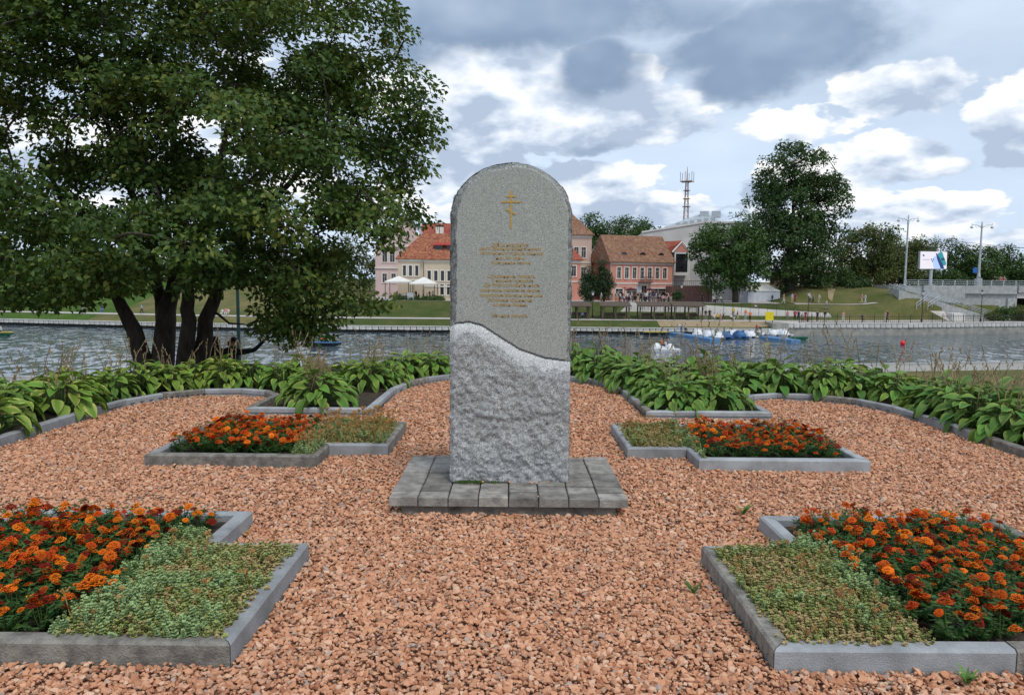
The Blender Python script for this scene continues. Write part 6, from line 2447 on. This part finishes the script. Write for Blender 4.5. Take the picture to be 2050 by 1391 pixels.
# white party tent
YT = 134.
p0, p1 = at(1497, 606, YT), at(1561, 606, YT)
zt_, ze_ = zpx(568, YT, 1528), zpx(582, YT, 1528)
tent = thing('party_tent', 'white pavilion tent on the lawn left of the tallest tree', 'tent', ((p0.x + p1.x) / 2, YT, p0.z))
zb = float(h_far((p0.x + p1.x) / 2, YT)) - .2
mb = MB()
n_ = 12
xs_ = np.linspace(p0.x, p1.x, n_ + 1)
for i in range(n_):
    mb.add([(xs_[i], YT + .06 * (i % 2), zb), (xs_[i + 1], YT + .06 * ((i + 1) % 2), zb), (xs_[i + 1], YT, ze_), (xs_[i], YT, ze_)], [(0, 1, 2, 3)])
mb.add([(p0.x, YT + 5, zb), (p0.x, YT, zb), (p0.x, YT, ze_), (p0.x, YT + 5, ze_)], [(0, 1, 2, 3)])
mb.add([(p1.x, YT, zb), (p1.x, YT + 5, zb), (p1.x, YT + 5, ze_), (p1.x, YT, ze_)], [(0, 1, 2, 3)])
mb.build('side_wall', M_TENT, tent)
mx_ = (p0.x + p1.x) / 2
mb = MB()
O_ = .12
mb.add([(p0.x - O_, YT - O_, ze_ - .05), (p1.x + O_, YT - O_, ze_ - .05), (p1.x + O_, YT + 5 + O_, ze_ - .05), (p0.x - O_, YT + 5 + O_, ze_ - .05), (mx_ - 1.2, YT + 2.5, zt_), (mx_ + 1.2, YT + 2.5, zt_)], [(0, 1, 5, 4), (1, 2, 5), (2, 3, 4, 5), (3, 0, 4)])
mb.build('roof', M_CANVAS, tent)

# café canopies and parasol
def canopy(xa, xb, ytop, yeave, Y, lab, dep=5.):
    x0, x1 = at(xa, 600, Y).x, at(xb, 600, Y).x
    ze, zt = zpx(yeave, Y, xa), zpx(ytop, Y, xa)
    root = thing('cafe_canopy', lab, 'canopy', ((x0 + x1) / 2, Y, -2.1), 'cafe canopies left of the memorial')
    xm = (x0 + x1) / 2
    mb = MB().add([(x0, Y, ze), (x1, Y, ze), (x1, Y + dep, ze), (x0, Y + dep, ze), (xm, Y + dep * .5, zt), (x0, Y, ze - .22), (x1, Y, ze - .22), (x1, Y + dep, ze - .22), (x0, Y + dep, ze - .22)], [(0, 1, 4), (1, 2, 4), (2, 3, 4), (3, 0, 4), (5, 6, 1, 0), (6, 7, 2, 1), (8, 5, 0, 3)])
    mb.build('cloth', M_CANVAS, root)
    for x in (x0 + .1, x1 - .1):
        for y in (Y + .1, Y + dep - .1):
            MB().box(x - .05, x + .05, y - .05, y + .05, -2.15, ze - .02).build('post', M_BLACK, root)


canopy(820, 871, 554, 567, 127.5, 'white canopy over the cafe tables, nearest the memorial')
canopy(770, 819, 552, 563, 128.5, 'white canopy over the cafe tables, beside the tree')
p = at(822, 600, 127.3)
root = thing('menu_board', 'grey rectangular panel standing before the canopy', 'board', (p.x, 127.2, -2.1))
MB().box(p.x - .55, p.x + .55, 127.1, 127.2, -2.0, -.75).build('panel', M_GREYM, root)
MB().box(p.x - .5, p.x + .5, 127.22, 127.5, -2.1, -1.9).build('foot', M_BLACK, root)
pos_ = at(1162, 590, 126.6)
# cable across the bridge trees
mb = MB()
A, B = at(1890, 480, 150), at(2300, 492, 150)
mb.tube([A.lerp(B, t) - Vector((0, 0, 1.2 * math.sin(math.pi * t))) for t in np.linspace(0, 1, 12)], .04, 4)
A, B = at(1890, 486, 150), at(2300, 490, 150)
mb.tube([A.lerp(B, t) - Vector((0, 0, 1.0 * math.sin(math.pi * t))) for t in np.linspace(0, 1, 12)], .03, 4)
tag(mb.build('overhead_wire', M_BLACK), 'thin overhead wires above the trees behind the bridge', 'wire')

# ================================================================== BOATS
M_BBLUE = mat('blue_plastic', (.04, .14, .32), .45, scale=2, col2=(.03, .10, .25), spec=.4)
M_BLBLUE = mat('light_blue_plastic', (.11, .26, .46), .45, scale=2, col2=(.08, .20, .38), spec=.4)
M_BWHITE = mat('white_plastic', (.74, .76, .78), .4, scale=2, col2=(.62, .64, .66), spec=.4)
M_BGREEN = mat('green_paint', (.02, .16, .08), .5, scale=2, col2=(.015, .10, .05))
M_BYEL = mat('yellow_paint', (.62, .48, .10), .5, scale=2, col2=(.45, .34, .08))
M_BDARK = mat('dark_hull', (.02, .03, .04), .5)


def half_dome(mb, M, rx, ry, rz, n=10, m=5):
    vs, fs = [], []
    for j in range(m + 1):
        ph = math.pi / 2 * j / m
        for i in range(n):
            a = 2 * math.pi * i / n
            vs.append(M @ Vector((rx * math.cos(a) * math.cos(ph), ry * math.sin(a) * math.cos(ph), rz * math.sin(ph))))
    for j in range(m):
        for i in range(n):
            fs.append((j * n + i, j * n + (i + 1) % n, (j + 1) * n + (i + 1) % n, (j + 1) * n + i))
    mb.add(vs, fs)


def pedal_proto(hm, dm):
    parts = []
    for sd in (-1, 1):
        mb = MB()
        prof = [(-1.7, .18, .25), (-1.5, .30, .05), (0, .34, 0), (1.2, .30, .02), (1.75, .08, .30)]
        vs, fs = [], []
        for x, w, z in prof:
            for dy, dz in ((-w, .42), (w, .42), (w * .7, z), (-w * .7, z)):
                vs.append((x, sd * .52 + dy, dz))
        for i in range(len(prof) - 1):
            for k in range(4):
                fs.append((i * 4 + k, i * 4 + (k + 1) % 4, (i + 1) * 4 + (k + 1) % 4, (i + 1) * 4 + k))
        fs += [(3, 2, 1, 0), tuple(len(vs) - 4 + k for k in range(4))]
        mb.add(vs, fs)
        parts.append(('hull', mb.mesh('hull', [hm])))
    mb = MB().box(-1.4, 1.3, -.62, .62, .36, .46)
    parts.append(('deck', mb.mesh('deck', [dm])))
    for x, s_ in ((.95, 1), (-.55, .9)):
        mb = MB()
        half_dome(mb, Matrix.Translation((x, 0, .462)), .55 * s_, .72, .62 * s_)
        parts.append(('paddle_cover', mb.mesh('paddle_cover', [dm], True)))
    mb = MB()
    for y in (-.36, .36):
        mb.box(.0, .45, y - .25, y + .25, .462, .72)
        mb.box(-.12, -.01, y - .25, y + .25, .462, 1.15)
    parts.append(('seat', mb.mesh('seat', [dm])))
    return parts


PEDW, PEDB = pedal_proto(M_BWHITE, M_BWHITE), pedal_proto(M_BBLUE, M_BBLUE)
PEDM = pedal_proto(M_BBLUE, M_BWHITE)


def place_boat(parts, px, py, ang, lab, name='pedal_boat', grp='pedal boats', dz=-.15, sc=1.):
    p = gnd(px, py, WATER_Z)
    root = thing(name, lab, 'boat', (p.x, p.y, WATER_Z + dz), grp, R(ang))
    root.scale = (sc, sc, sc)
    for nm, me in parts:
        link(nm, me, root)
    return root


place_boat(PEDW, 1331, 703, 176, 'white pedal boat under way in mid river, with people aboard', grp=None)
for i, (pr, px, py, a, lab) in enumerate(((PEDW, 1398, 672, 80, 'white pedal boat moored at the left end of the jetty'), (PEDW, 1419, 675, 84, 'second white pedal boat from the left at the jetty'), (PEDM, 1436, 678, 86, 'blue pedal boat with white covers beside the long blue jetty'), (PEDB, 1452, 677, 88, 'blue pedal boat right of the white covered one'),
                                          (PEDW, 1466, 673, 95, 'white pedal boat behind the blue ones'), (PEDB, 1481, 676, 92, 'dark blue pedal boat in the middle of the moored row'), (PEDW, 1500, 675, 95, 'white pedal boat right of the dark blue one'), (PEDW, 1523, 670, 100, 'white pedal boat by the man on the jetty'),
                                          (PEDW, 1545, 671, 105, 'white pedal boat second from the right of the row'), (PEDW, 1566, 672, 110, 'rightmost white pedal boat of the moored row'))):
    place_boat(pr, px, py, a, lab)


def row_proto(hm, rim):
    mb = MB()
    prof = [(-1.7, .35, .10), (-1.0, .58, .02), (0, .66, 0), (1.0, .55, .03), (1.9, .06, .30)]
    vs, fs = [], []
    for x, w, z in prof:
        vs += [(x, -w, .52), (x, -w * .6, z), (x, w * .6, z), (x, w, .52), (x, w * .85, .50), (x, w * .5, z + .12), (x, -w * .5, z + .12), (x, -w * .85, .50)]
    for i in range(len(prof) - 1):
        for k in range(8):
            fs.append((i * 8 + k, (i + 1) * 8 + k, (i + 1) * 8 + (k + 1) % 8, i * 8 + (k + 1) % 8))
    fs += [tuple(range(8)), tuple(len(vs) - 8 + k for k in range(8))[::-1]]
    mb.add(vs, fs)
    rm = MB()
    for sd in (-1, 1):
        rm.tube([(x, sd * w, .54) for x, w, z in prof], .05, 5)
    th = MB()
    for x in (-1.0, 0, .9):
        th.box(x - .15, x + .15, -.5, .5, .36, .41)
    return [('hull', mb.mesh('hull', [hm])), ('gunwale', rm.mesh('gunwale', [rim])), ('thwarts', th.mesh('thwarts', [M_WOOD]))]


place_boat(row_proto(M_BDARK, M_BYEL), 1312, 671, 2, 'yellow rimmed rowing boat moored left of the jetty', 'rowing_boat', None, -.08, 1.05)
place_boat(row_proto(M_BGREEN, M_BYEL), -2, 672, -2, 'green rowing boat with people in orange vests at the left edge', 'rowing_boat', None, -.08)
place_boat(row_proto(M_BDARK, M_BLBLUE), 650, 693, 5, 'dark blue rowing boat seen below the tree boughs', 'rowing_boat', None, -.08)
place_boat(row_proto(M_BGREEN, M_BGREEN), 1598, 681, 20, 'green rowing boat at the right end of the jetty', 'rowing_boat', None, -.05, .85)


def jetty(a, b_, w, lab):
    A, B = gnd(*a, WATER_Z), gnd(*b_, WATER_Z)
    root = thing('floating_jetty', lab, 'jetty', tuple(A), 'blue floating jetties')
    d = (B - A)
    L = d.length
    ang = math.atan2(d.y, d.x)
    n_ = int(L / .5)
    me = MB()
    c = .04
    me.add([(0, 0, 0), (.49, 0, 0), (.49, .49, 0), (0, .49, 0), (0, 0, .36), (.49, 0, .36), (.49, .49, .36), (0, .49, .36), (c, c, .42), (.49 - c, c, .42), (.49 - c, .49 - c, .42), (c, .49 - c, .42)],
           [(3, 2, 1, 0), (0, 1, 5, 4), (1, 2, 6, 5), (2, 3, 7, 6), (3, 0, 4, 7), (4, 5, 9, 8), (5, 6, 10, 9), (6, 7, 11, 10), (7, 4, 8, 11), (8, 9, 10, 11)])
    mesh_ = me.mesh('float', [M_BLBLUE])
    root.rotation_euler = (0, 0, ang)
    for i in range(n_):
        for j in range(w):
            o = link('float', mesh_, root)
            o.location = (i * .5, j * .5, -.05)


jetty((1328, 668), (1424, 684), 3, 'long blue floating jetty with the moored pedal boats')
jetty((1519, 678), (1586, 686), 3, 'short blue floating jetty by the tall quay')
p = gnd(1807, 690, WATER_Z)
root = thing('buoy', 'red ball buoy floating on the right of the river', 'buoy', (p.x, p.y, WATER_Z))
mb = MB().lathe((p.x, p.y, WATER_Z - .1), [(.02, 0), (.20, .05), (.31, .25), (.31, .38), (.20, .55), (.05, .62)], 14)
mb.build('float', mat('red_buoy', (.75, .03, .04), .4), root, smooth=True)
MB().tube([(p.x, p.y, WATER_Z + .5), (p.x, p.y, WATER_Z + .68)], .05, 6).build('ring', MATS['red_buoy'], root)

# ================================================================== PEOPLE
def body(pose):
    """one continuous skinned figure; returns mesh with material slots skin, top, bottoms, hair, shoes"""
    J = dict(pel=(0, 0, .95), ch=(0, .0, 1.22), sh=(0, .0, 1.42), nk=(0, .01, 1.50), hd=(0, .03, 1.60), cr=(0, .025, 1.70),
             hl=(-.09, 0, .90), hr=(.09, 0, .90), kl=(-.10, .02, .50), kr=(.10, .02, .50), al=(-.10, -.02, .09), ar=(.10, -.02, .09), tl=(-.11, .15, .03), tr=(.11, .15, .03),
             sl=(-.18, 0, 1.40), sr=(.18, 0, 1.40), el=(-.23, -.02, 1.13), er=(.23, -.02, 1.13), wl=(-.22, .06, .90), wr=(.22, .06, .90), ml=(-.215, .09, .82), mr=(.215, .09, .82))
    if pose == 'walk':
        J.update(kl=(-.09, .20, .52), al=(-.09, .16, .10), tl=(-.09, .32, .06), kr=(.09, -.03, .50), ar=(.09, -.32, .16), tr=(.09, -.22, .05), el=(-.23, -.14, 1.14), wl=(-.22, -.16, .92), ml=(-.21, -.14, .85), er=(.23, .06, 1.14), wr=(.21, .24, .98), mr=(.20, .30, .93))
    if pose.startswith('sit'):
        for k, v in list(J.items()):
            if k[0] in 'pcsnhewm':
                J[k] = (v[0], v[1], v[2] - .43)
        J.update(kl=(-.12, .44, .50), kr=(.12, .44, .50), al=(-.12, .42, .10), ar=(.12, .42, .10), tl=(-.12, .58, .03), tr=(.12, .58, .03), hl=(-.10, .04, .50), hr=(.10, .04, .50),
                 el=(-.24, .05, .72), er=(.24, .05, .72), wl=(-.14, .27, .62), wr=(.14, .27, .62), ml=(-.10, .34, .60), mr=(.10, .34, .60))
    if pose == 'sit_point':
        J.update(er=(.40, .10, 1.00), wr=(.56, .16, 1.17), mr=(.61, .18, 1.23), hd=(.03, .05, 1.16), cr=(.04, .05, 1.26))
    if pose == 'bend':
        J.update(ch=(0, .22, 1.14), sh=(0, .42, 1.20), nk=(0, .50, 1.20), hd=(0, .60, 1.18), cr=(0, .68, 1.20), sl=(-.18, .40, 1.18), sr=(.18, .40, 1.18), el=(-.20, .46, .92), er=(.20, .46, .92), wl=(-.16, .54, .70), wr=(.16, .54, .70), ml=(-.14, .56, .62), mr=(.14, .56, .62))
    if pose == 'row':
        J.update(wl=(-.2, .45, .78), wr=(.2, .45, .78), ml=(-.2, .53, .78), mr=(.2, .53, .78))
    E = [('pel', 'ch', 1), ('ch', 'sh', 1), ('sh', 'nk', 0), ('nk', 'hd', 0), ('hd', 'cr', 3), ('pel', 'hl', 2), ('pel', 'hr', 2), ('hl', 'kl', 2), ('hr', 'kr', 2), ('kl', 'al', 2), ('kr', 'ar', 2), ('al', 'tl', 4), ('ar', 'tr', 4),
         ('sh', 'sl', 1), ('sh', 'sr', 1), ('sl', 'el', 1), ('sr', 'er', 1), ('el', 'wl', 0), ('er', 'wr', 0), ('wl', 'ml', 0), ('wr', 'mr', 0)]
    if pose == 'sit_point':
        E = [(a, b_, 1 if m_ == 0 and b_[0] == 'w' else m_) for a, b_, m_ in E]
    rad = dict(pel=(.145, .11), ch=(.145, .105), sh=(.12, .085), nk=(.055, .055), hd=(.088, .10), cr=(.062, .075), h=(.095, .095), k=(.06, .06), a=(.042, .045), t=(.04, .028), s=(.062, .062), e=(.045, .045), w=(.032, .032), m=(.03, .022))
    names = list(J)
    me = bpy.data.meshes.new('person_wire')
    me.from_pydata([J[k] for k in names], [(names.index(a), names.index(b_)) for a, b_, _ in E], [])
    o = bpy.data.objects.new('person_wire', me)
    C.objects.link(o)
    md = o.modifiers.new('skin', 'SKIN')
    md.use_smooth_shade = True
    lay = me.skin_vertices[0].data if me.skin_vertices else None
    if lay is None:
        bm = bmesh.new(); bm.from_mesh(me); bm.verts.layers.skin.verify(); bm.to_mesh(me); bm.free()
        lay = me.skin_vertices[0].data
    for i, k in enumerate(names):
        lay[i].radius = rad.get(k, rad.get(k[0]))
        lay[i].use_root = (k == 'pel')
    o.modifiers.new('sub', 'SUBSURF').levels = 1
    bpy.context.view_layer.update()
    out = bpy.data.meshes.new_from_object(o.evaluated_get(bpy.context.evaluated_depsgraph_get()))
    bpy.data.objects.remove(o)
    segs = [(Vector(J[a]), Vector(J[b_]), m_) for a, b_, m_ in E]
    out.materials.clear()
    for _ in range(5):
        out.materials.append(M_CANVAS)
    hd = Vector(J['hd'])
    for p in out.polygons:
        c_ = p.center
        best, bd = 0, 9
        for a, b_, m_ in segs:
            ab = b_ - a
            t = max(0, min(1, (c_ - a).dot(ab) / ab.length_squared))
            dd = (c_ - a - ab * t).length
            if dd < bd:
                best, bd = m_, dd
        if best in (0, 3) and (c_ - hd).length < .2:
            best = 3 if (c_.z > hd.z + .045 or c_.y < hd.y - .035) else 0
        p.material_index = best
        p.use_smooth = True
    out.name = 'person_' + pose
    return out


BODY = {k: body(k) for k in ('stand', 'walk', 'sit', 'sit_point', 'bend')}
CL = dict(white=(.62, .62, .60), black=(.018, .018, .02), grey=(.20, .21, .22), red=(.42, .03, .03), orange=(.75, .19, .04), blue=(.05, .12, .32), navy=(.02, .03, .08), beige=(.48, .40, .29), yellow=(.62, .45, .06), green=(.06, .14, .06), pink=(.60, .28, .28), pale_blue=(.32, .42, .52), maroon=(.18, .02, .04))
M_SKIN = mat('skin', (.48, .28, .20), .6, scale=8, var=.05)
HAIR = [mat('hair_dark', (.02, .014, .01), .6), mat('hair_brown', (.06, .035, .02), .6), mat('hair_fair', (.24, .16, .08), .6)]


def cloth(c):
    return mat('cloth_' + c, CL[c], .9, scale=12, var=.12)


SEEN = {}


def person(x, y, z, pose, top, bot, ang, place, group, hair=None, s_=None, label=None):
    o = link('person', BODY[pose])
    o.location = (x, y, z)
    o.rotation_euler = (0, 0, R(ang))
    k = s_ or random.uniform(.94, 1.05)
    o.scale = (k, k, k)
    for i, m_ in enumerate((M_SKIN, cloth(top), cloth(bot), hair or random.choice(HAIR), cloth('black' if random.random() < .6 else 'white'))):
        o.material_slots[i].link = 'OBJECT'
        o.material_slots[i].material = m_
    act = {'stand': 'standing', 'walk': 'walking', 'sit': 'sitting', 'sit_point': 'sitting', 'bend': 'bending'}[pose]
    lab = label or 'person in %s top and %s trousers %s %s' % (top.replace('_', ' '), bot.replace('_', ' '), act, place)
    tag(o, lab, 'person', group)
    SEEN.setdefault(lab, []).append(o)
    return o


def person_px(px, Y, pose, top, bot, ang, place, group, dz=0., **kw):
    x = at(px, 620, Y).x
    return person(x, Y, float(h_far(x, Y)) + .035 + dz, pose, top, bot, ang, place, group, **kw)


# the pair under the near tree, with their bench
gzz = -.80
hx1, hx2 = at(431, 700, 14.0).x, at(464, 700, 14.0).x
bench = thing('park_bench', 'dark bench under the near tree, hidden behind the hostas', 'bench', ((hx1 + hx2) / 2, 14.0, gzz))
bxm = (hx1 + hx2) / 2
for k in range(3):
    MB().box(bxm - .8, bxm + .8, 13.86 + k * .13, 13.97 + k * .13, gzz + .40, gzz + .435).build('seat_slat', M_WOOD, bench)
for k in range(2):
    MB().box(bxm - .8, bxm + .8, 13.78, 13.81, gzz + .55 + k * .14, gzz + .65 + k * .14).build('back_slat', M_WOOD, bench)
for sx in (-.7, .7):
    MB().box(bxm + sx - .03, bxm + sx + .03, 13.83, 14.25, gzz - .05, gzz + .395).build('leg', M_BLACK, bench)
person(hx1, 13.98, gzz, 'sit', 'black', 'navy', 4, '', 'pair on the bench', HAIR[0], 1.02, 'long haired person in dark clothes sitting with back turned, left of the pair')
person(hx2, 13.98, gzz, 'sit_point', 'black', 'black', -6, '', 'pair on the bench', HAIR[0], 1.02, 'dark clothed person pointing with raised right arm, beside the long haired one')
hairm = MB().lathe((hx1, 13.98, gzz + .86), [(.06, 0), (.105, .08), (.115, .22), (.105, .34), (.04, .41)], 10)
ho = hairm.build('hair', HAIR[0])
pp = [o for o in SEEN['long haired person in dark clothes sitting with back turned, left of the pair']][0]
bpy.context.view_layer.update()
ho.parent = pp
ho.matrix_parent_inverse = pp.matrix_world.inverted()

# promenade, jetty, lawns
for px, Y, pose, top, bot, ang, place in (
        (1380, 110.2, 'bend', 'white', 'blue', 100, 'on the left end of the jetty'), (1388, 109.6, 'stand', 'beige', 'black', 20, 'on the jetty in pale shirt'),
        (1502, 112.5, 'stand', 'orange', 'black', 170, 'on the earth patch above the jetty'), (1493, 116, 'stand', 'orange', 'pale_blue', 190, 'behind the earth patch'), (1477, 113.6, 'walk', 'maroon', 'beige', 250, 'on the promenade above the jetty'),
        (1413, 115, 'stand', 'black', 'grey', 180, 'beside the rightmost shelter'), (1421, 115.3, 'stand', 'black', 'black', 160, 'beside the rightmost shelter'), (1444, 115.5, 'stand', 'white', 'pink', 180, 'behind the bench group'), (1449, 116, 'walk', 'white', 'navy', 100, 'behind the bench group'),
        (1430, 113, 'sit', 'white', 'grey', 190, 'with the bench group on the promenade'), (1437, 113, 'sit', 'yellow', 'black', 170, 'with the bench group on the promenade'), (1464, 113.2, 'sit', 'white', 'black', 200, 'right of the bench group'), (1470, 113.4, 'sit', 'grey', 'white', 150, 'right of the bench group'),
        (1468, 118.4, 'walk', 'yellow', 'black', 180, 'on the ramp path'), (1516, 121, 'bend', 'white', 'grey', 90, 'on the upper ramp'),
        (1592, 114.2, 'stand', 'red', 'black', 180, 'behind the railing by the lantern'), (1599, 114.5, 'stand', 'navy', 'black', 150, 'behind the railing by the lantern'), (1606, 114.5, 'sit', 'grey', 'black', 170, 'behind the railing by the lantern'), (1613, 114.5, 'stand', 'maroon', 'red', 190, 'behind the railing by the lantern'), (1577, 114, 'stand', 'pink', 'grey', 120, 'behind the railing, left of the lantern'),
        (1637, 112.6, 'stand', 'black', 'black', 180, 'at the railing on the promenade'), (1652, 113.5, 'walk', 'black', 'grey', 100, 'on the promenade right of the lantern'), (1654, 122.5, 'walk', 'white', 'grey', 260, 'climbing the slope'), (1689, 114, 'stand', 'pink', 'white', 180, 'on the promenade below the mound'),
        (1727, 114.8, 'sit', 'black', 'black', 180, 'against a white board on the promenade'), (1773, 115, 'walk', 'beige', 'beige', 90, 'on the promenade below the slope'), (1777, 115.4, 'walk', 'maroon', 'black', 90, 'on the promenade below the slope'),
        (1545, 126.2, 'walk', 'black', 'navy', 90, 'on the lawn path by the tent'), (1568, 126.2, 'walk', 'beige', 'white', 260, 'on the lawn path by the tent'), (1585, 126.4, 'stand', 'pale_blue', 'beige', 180, 'under the tallest tree'), (1591, 126.4, 'walk', 'red', 'maroon', 90, 'under the tallest tree'),
        (1621, 126.4, 'walk', 'white', 'navy', 80, 'on the hill path'), (1627, 126.4, 'walk', 'grey', 'black', 80, 'on the hill path'), (1639, 126.4, 'walk', 'white', 'beige', 90, 'on the hill path'),
        (1724, 127, 'walk', 'pink', 'beige', 270, 'on the grassy mound'), (1731, 127, 'walk', 'white', 'white', 270, 'on the grassy mound'),
        (1166, 115.8, 'sit', 'pale_blue', 'navy', 180, 'in the leftmost shelter'), (1172, 116, 'sit', 'navy', 'black', 180, 'in the leftmost shelter'),
        (1405, 130, 'walk', 'black', 'black', 90, 'by the brick wall'), (1428, 128, 'sit', 'white', 'black', 180, 'at tables left of the rounded tree'), (1434, 128.4, 'sit', 'grey', 'black', 120, 'at tables left of the rounded tree'), (1442, 128, 'sit', 'white', 'navy', 200, 'at tables left of the rounded tree'), (1437, 129, 'sit', 'pale_blue', 'black', 90, 'at tables left of the rounded tree'),
        (1203, 126.8, 'walk', 'white', 'beige', 90, 'before the conifers'), (1224, 127, 'stand', 'green', 'grey', 180, 'left of the terrace crowd'), (1233, 126.6, 'walk', 'beige', 'orange', 90, 'left of the terrace crowd'), (1356, 122.6, 'sit', 'orange', 'red', 180, 'on the edge of the ramp wall'),
        (445, 116, 'sit', 'white', 'white', 170, 'on the left promenade beyond the trunks'), (452, 116, 'sit', 'pink', 'white', 190, 'on the left promenade beyond the trunks'), (457, 116.2, 'sit', 'white', 'beige', 180, 'on the left promenade beyond the trunks'), (284, 118, 'walk', 'pale_blue', 'black', 90, 'on the left promenade between the trunks'),
        (168, 124, 'sit', 'pale_blue', 'grey', 180, 'on the left bank lawn'), (176, 124, 'sit', 'black', 'black', 160, 'on the left bank lawn'), (205, 121, 'sit', 'blue', 'blue', 180, 'on the left bank lawn'), (38, 130, 'stand', 'black', 'black', 180, 'at the far left path'), (112, 131, 'sit', 'black', 'black', 150, 'on the left path beside the lamp'), (122, 131, 'sit', 'grey', 'maroon', 190, 'on the left path beside the lamp')):
    dz = 0.
    if pose == 'sit':
        dz = -.02
    o = person_px(px, Y, pose, top, bot, ang, place, 'people along the far bank', dz)
    if px in (1380, 1388):
        A, B = gnd(1328, 668, WATER_Z), gnd(1424, 684, WATER_Z)
        t = .38 if px == 1380 else .47
        q = A.lerp(B, t)
        o.location = (q.x + .3, q.y + .7, WATER_Z + .37)
A = gnd(1527, 679, WATER_Z)
person(A.x, A.y + .6, WATER_Z + .37, 'bend', 'black', 'beige', 95, 'over a boat on the short jetty', 'people along the far bank')
person(A.x - .6, A.y + .9, WATER_Z + .37, 'stand', 'red', 'beige', 100, 'on the short jetty', 'people along the far bank')
# bridge walkers
for px, top in ((1991, 'black'), (2003, 'pink'), (2009, 'red'), (2013, 'beige')):
    x = at(px, 570, YB + .9).x
    person(x, YB + .9 + random.uniform(0, .5), zd + .02, 'walk', top, 'navy', 90, 'on the bridge', 'people on the bridge')
# boat crews
for (px, py, tops) in ((1331, 703, ('orange', 'grey')), (-4, 672, ('orange', 'white')), (650, 693, ('orange', 'white', 'pink'))):
    p = gnd(px, py, WATER_Z)
    nm = {1331: 'in the white pedal boat', -4: 'in the green rowing boat', 650: 'in the dark blue rowing boat'}[px]
    for i, tcol in enumerate(tops):
        person(p.x + (i - .5) * .75, p.y + .1, WATER_Z + (.14 if px != 1331 else .22), 'sit', tcol, 'navy', 90 if i % 2 else -90, nm, 'boat crews', s_=.95)
# terrace crowd in front of the salmon house
tops = ['white', 'white', 'black', 'grey', 'pale_blue', 'beige', 'navy', 'black', 'maroon', 'pink', 'white', 'black']
bots = ['black', 'navy', 'grey', 'beige', 'black']
crowd_n = 46
for k in range(crowd_n):
    px = 1232 + 112 * (k + random.uniform(.1, .9)) / crowd_n
    Y = random.uniform(127.2, 131.5)
    person_px(px, Y, random.choice(('stand', 'stand', 'sit', 'walk')), random.choice(tops), random.choice(bots), random.uniform(0, 360), 'in the terrace crowd', 'terrace crowd')
for k in range(14):
    px = 778 + 92 * (k + random.uniform(.2, .8)) / 14
    person_px(px, random.uniform(128.2, 131.5), random.choice(('sit', 'sit', 'stand')), random.choice(tops), random.choice(bots), random.uniform(0, 360), 'under the cafe canopies', 'guests under the canopies')
# tables and dark parasols on the terrace
tb = [('cafe_table', [MB().lathe((0, 0, 0), [(.22, 0), (.22, .03), (.03, .06), (.03, .70), (.36, .71), (.36, .74)], 10).mesh('cafe_table', [M_BLACK])])]
for k, px in enumerate((1240, 1256, 1272, 1290, 1306, 1322, 1338, 790, 815, 840, 862)):
    Y = 129.4
    x = at(px, 600, Y).x
    nth = ('first', 'second', 'third', 'fourth', 'fifth', 'sixth', 'seventh')
    lab = ('round black table in the terrace crowd, %s from the left' % nth[k]) if k < 7 else ('round black table under the canopies, %s from the left' % nth[k - 7])
    root = thing('cafe_table', lab, 'table', (x, Y, float(h_far(x, Y)) + .03), 'cafe tables')
    link('table', tb[0][1][0], root)
for k, px in enumerate((1262, 1300)):
    Y = 130.6
    x = at(px, 600, Y).x
    zb = float(h_far(x, Y)) + .03
    root = thing('parasol', 'dark maroon parasol over the terrace crowd, the %s one' % ('left', 'right')[k], 'parasol', (x, Y, zb), 'terrace parasols')
    MB().tube([(x, Y, zb), (x, Y, zb + 2.3)], .03, 5).build('pole', M_BLACK, root)
    MB().lathe((x, Y, zb + 1.95), [(1.2, 0), (1.22, .04), (.6, .3), (.05, .48)], 8).build('canopy', mat('parasol_cloth', (.06, .015, .02), .9), root)
# make repeated descriptions specific
ORD = ('first', 'second', 'third', 'fourth', 'fifth', 'sixth', 'seventh', 'eighth', 'ninth', 'tenth', 'eleventh', 'twelfth')
for lab, lst in SEEN.items():
    if len(lst) > 1:
        lst.sort(key=lambda o_: o_.location.x / o_.location.y)
        for i, o_ in enumerate(lst):
            o_['label'] = lab.replace(' trousers', '').replace(' on the promenade', '').replace(' behind the railing by the lantern', ' by the lantern') + ', %s from left' % ORD[i]
            if len(o_['label'].split()) > 16:
                o_['label'] = o_['label'].replace(' standing', '').replace('person in ', '', 1).replace(' the ', ' ', 1)
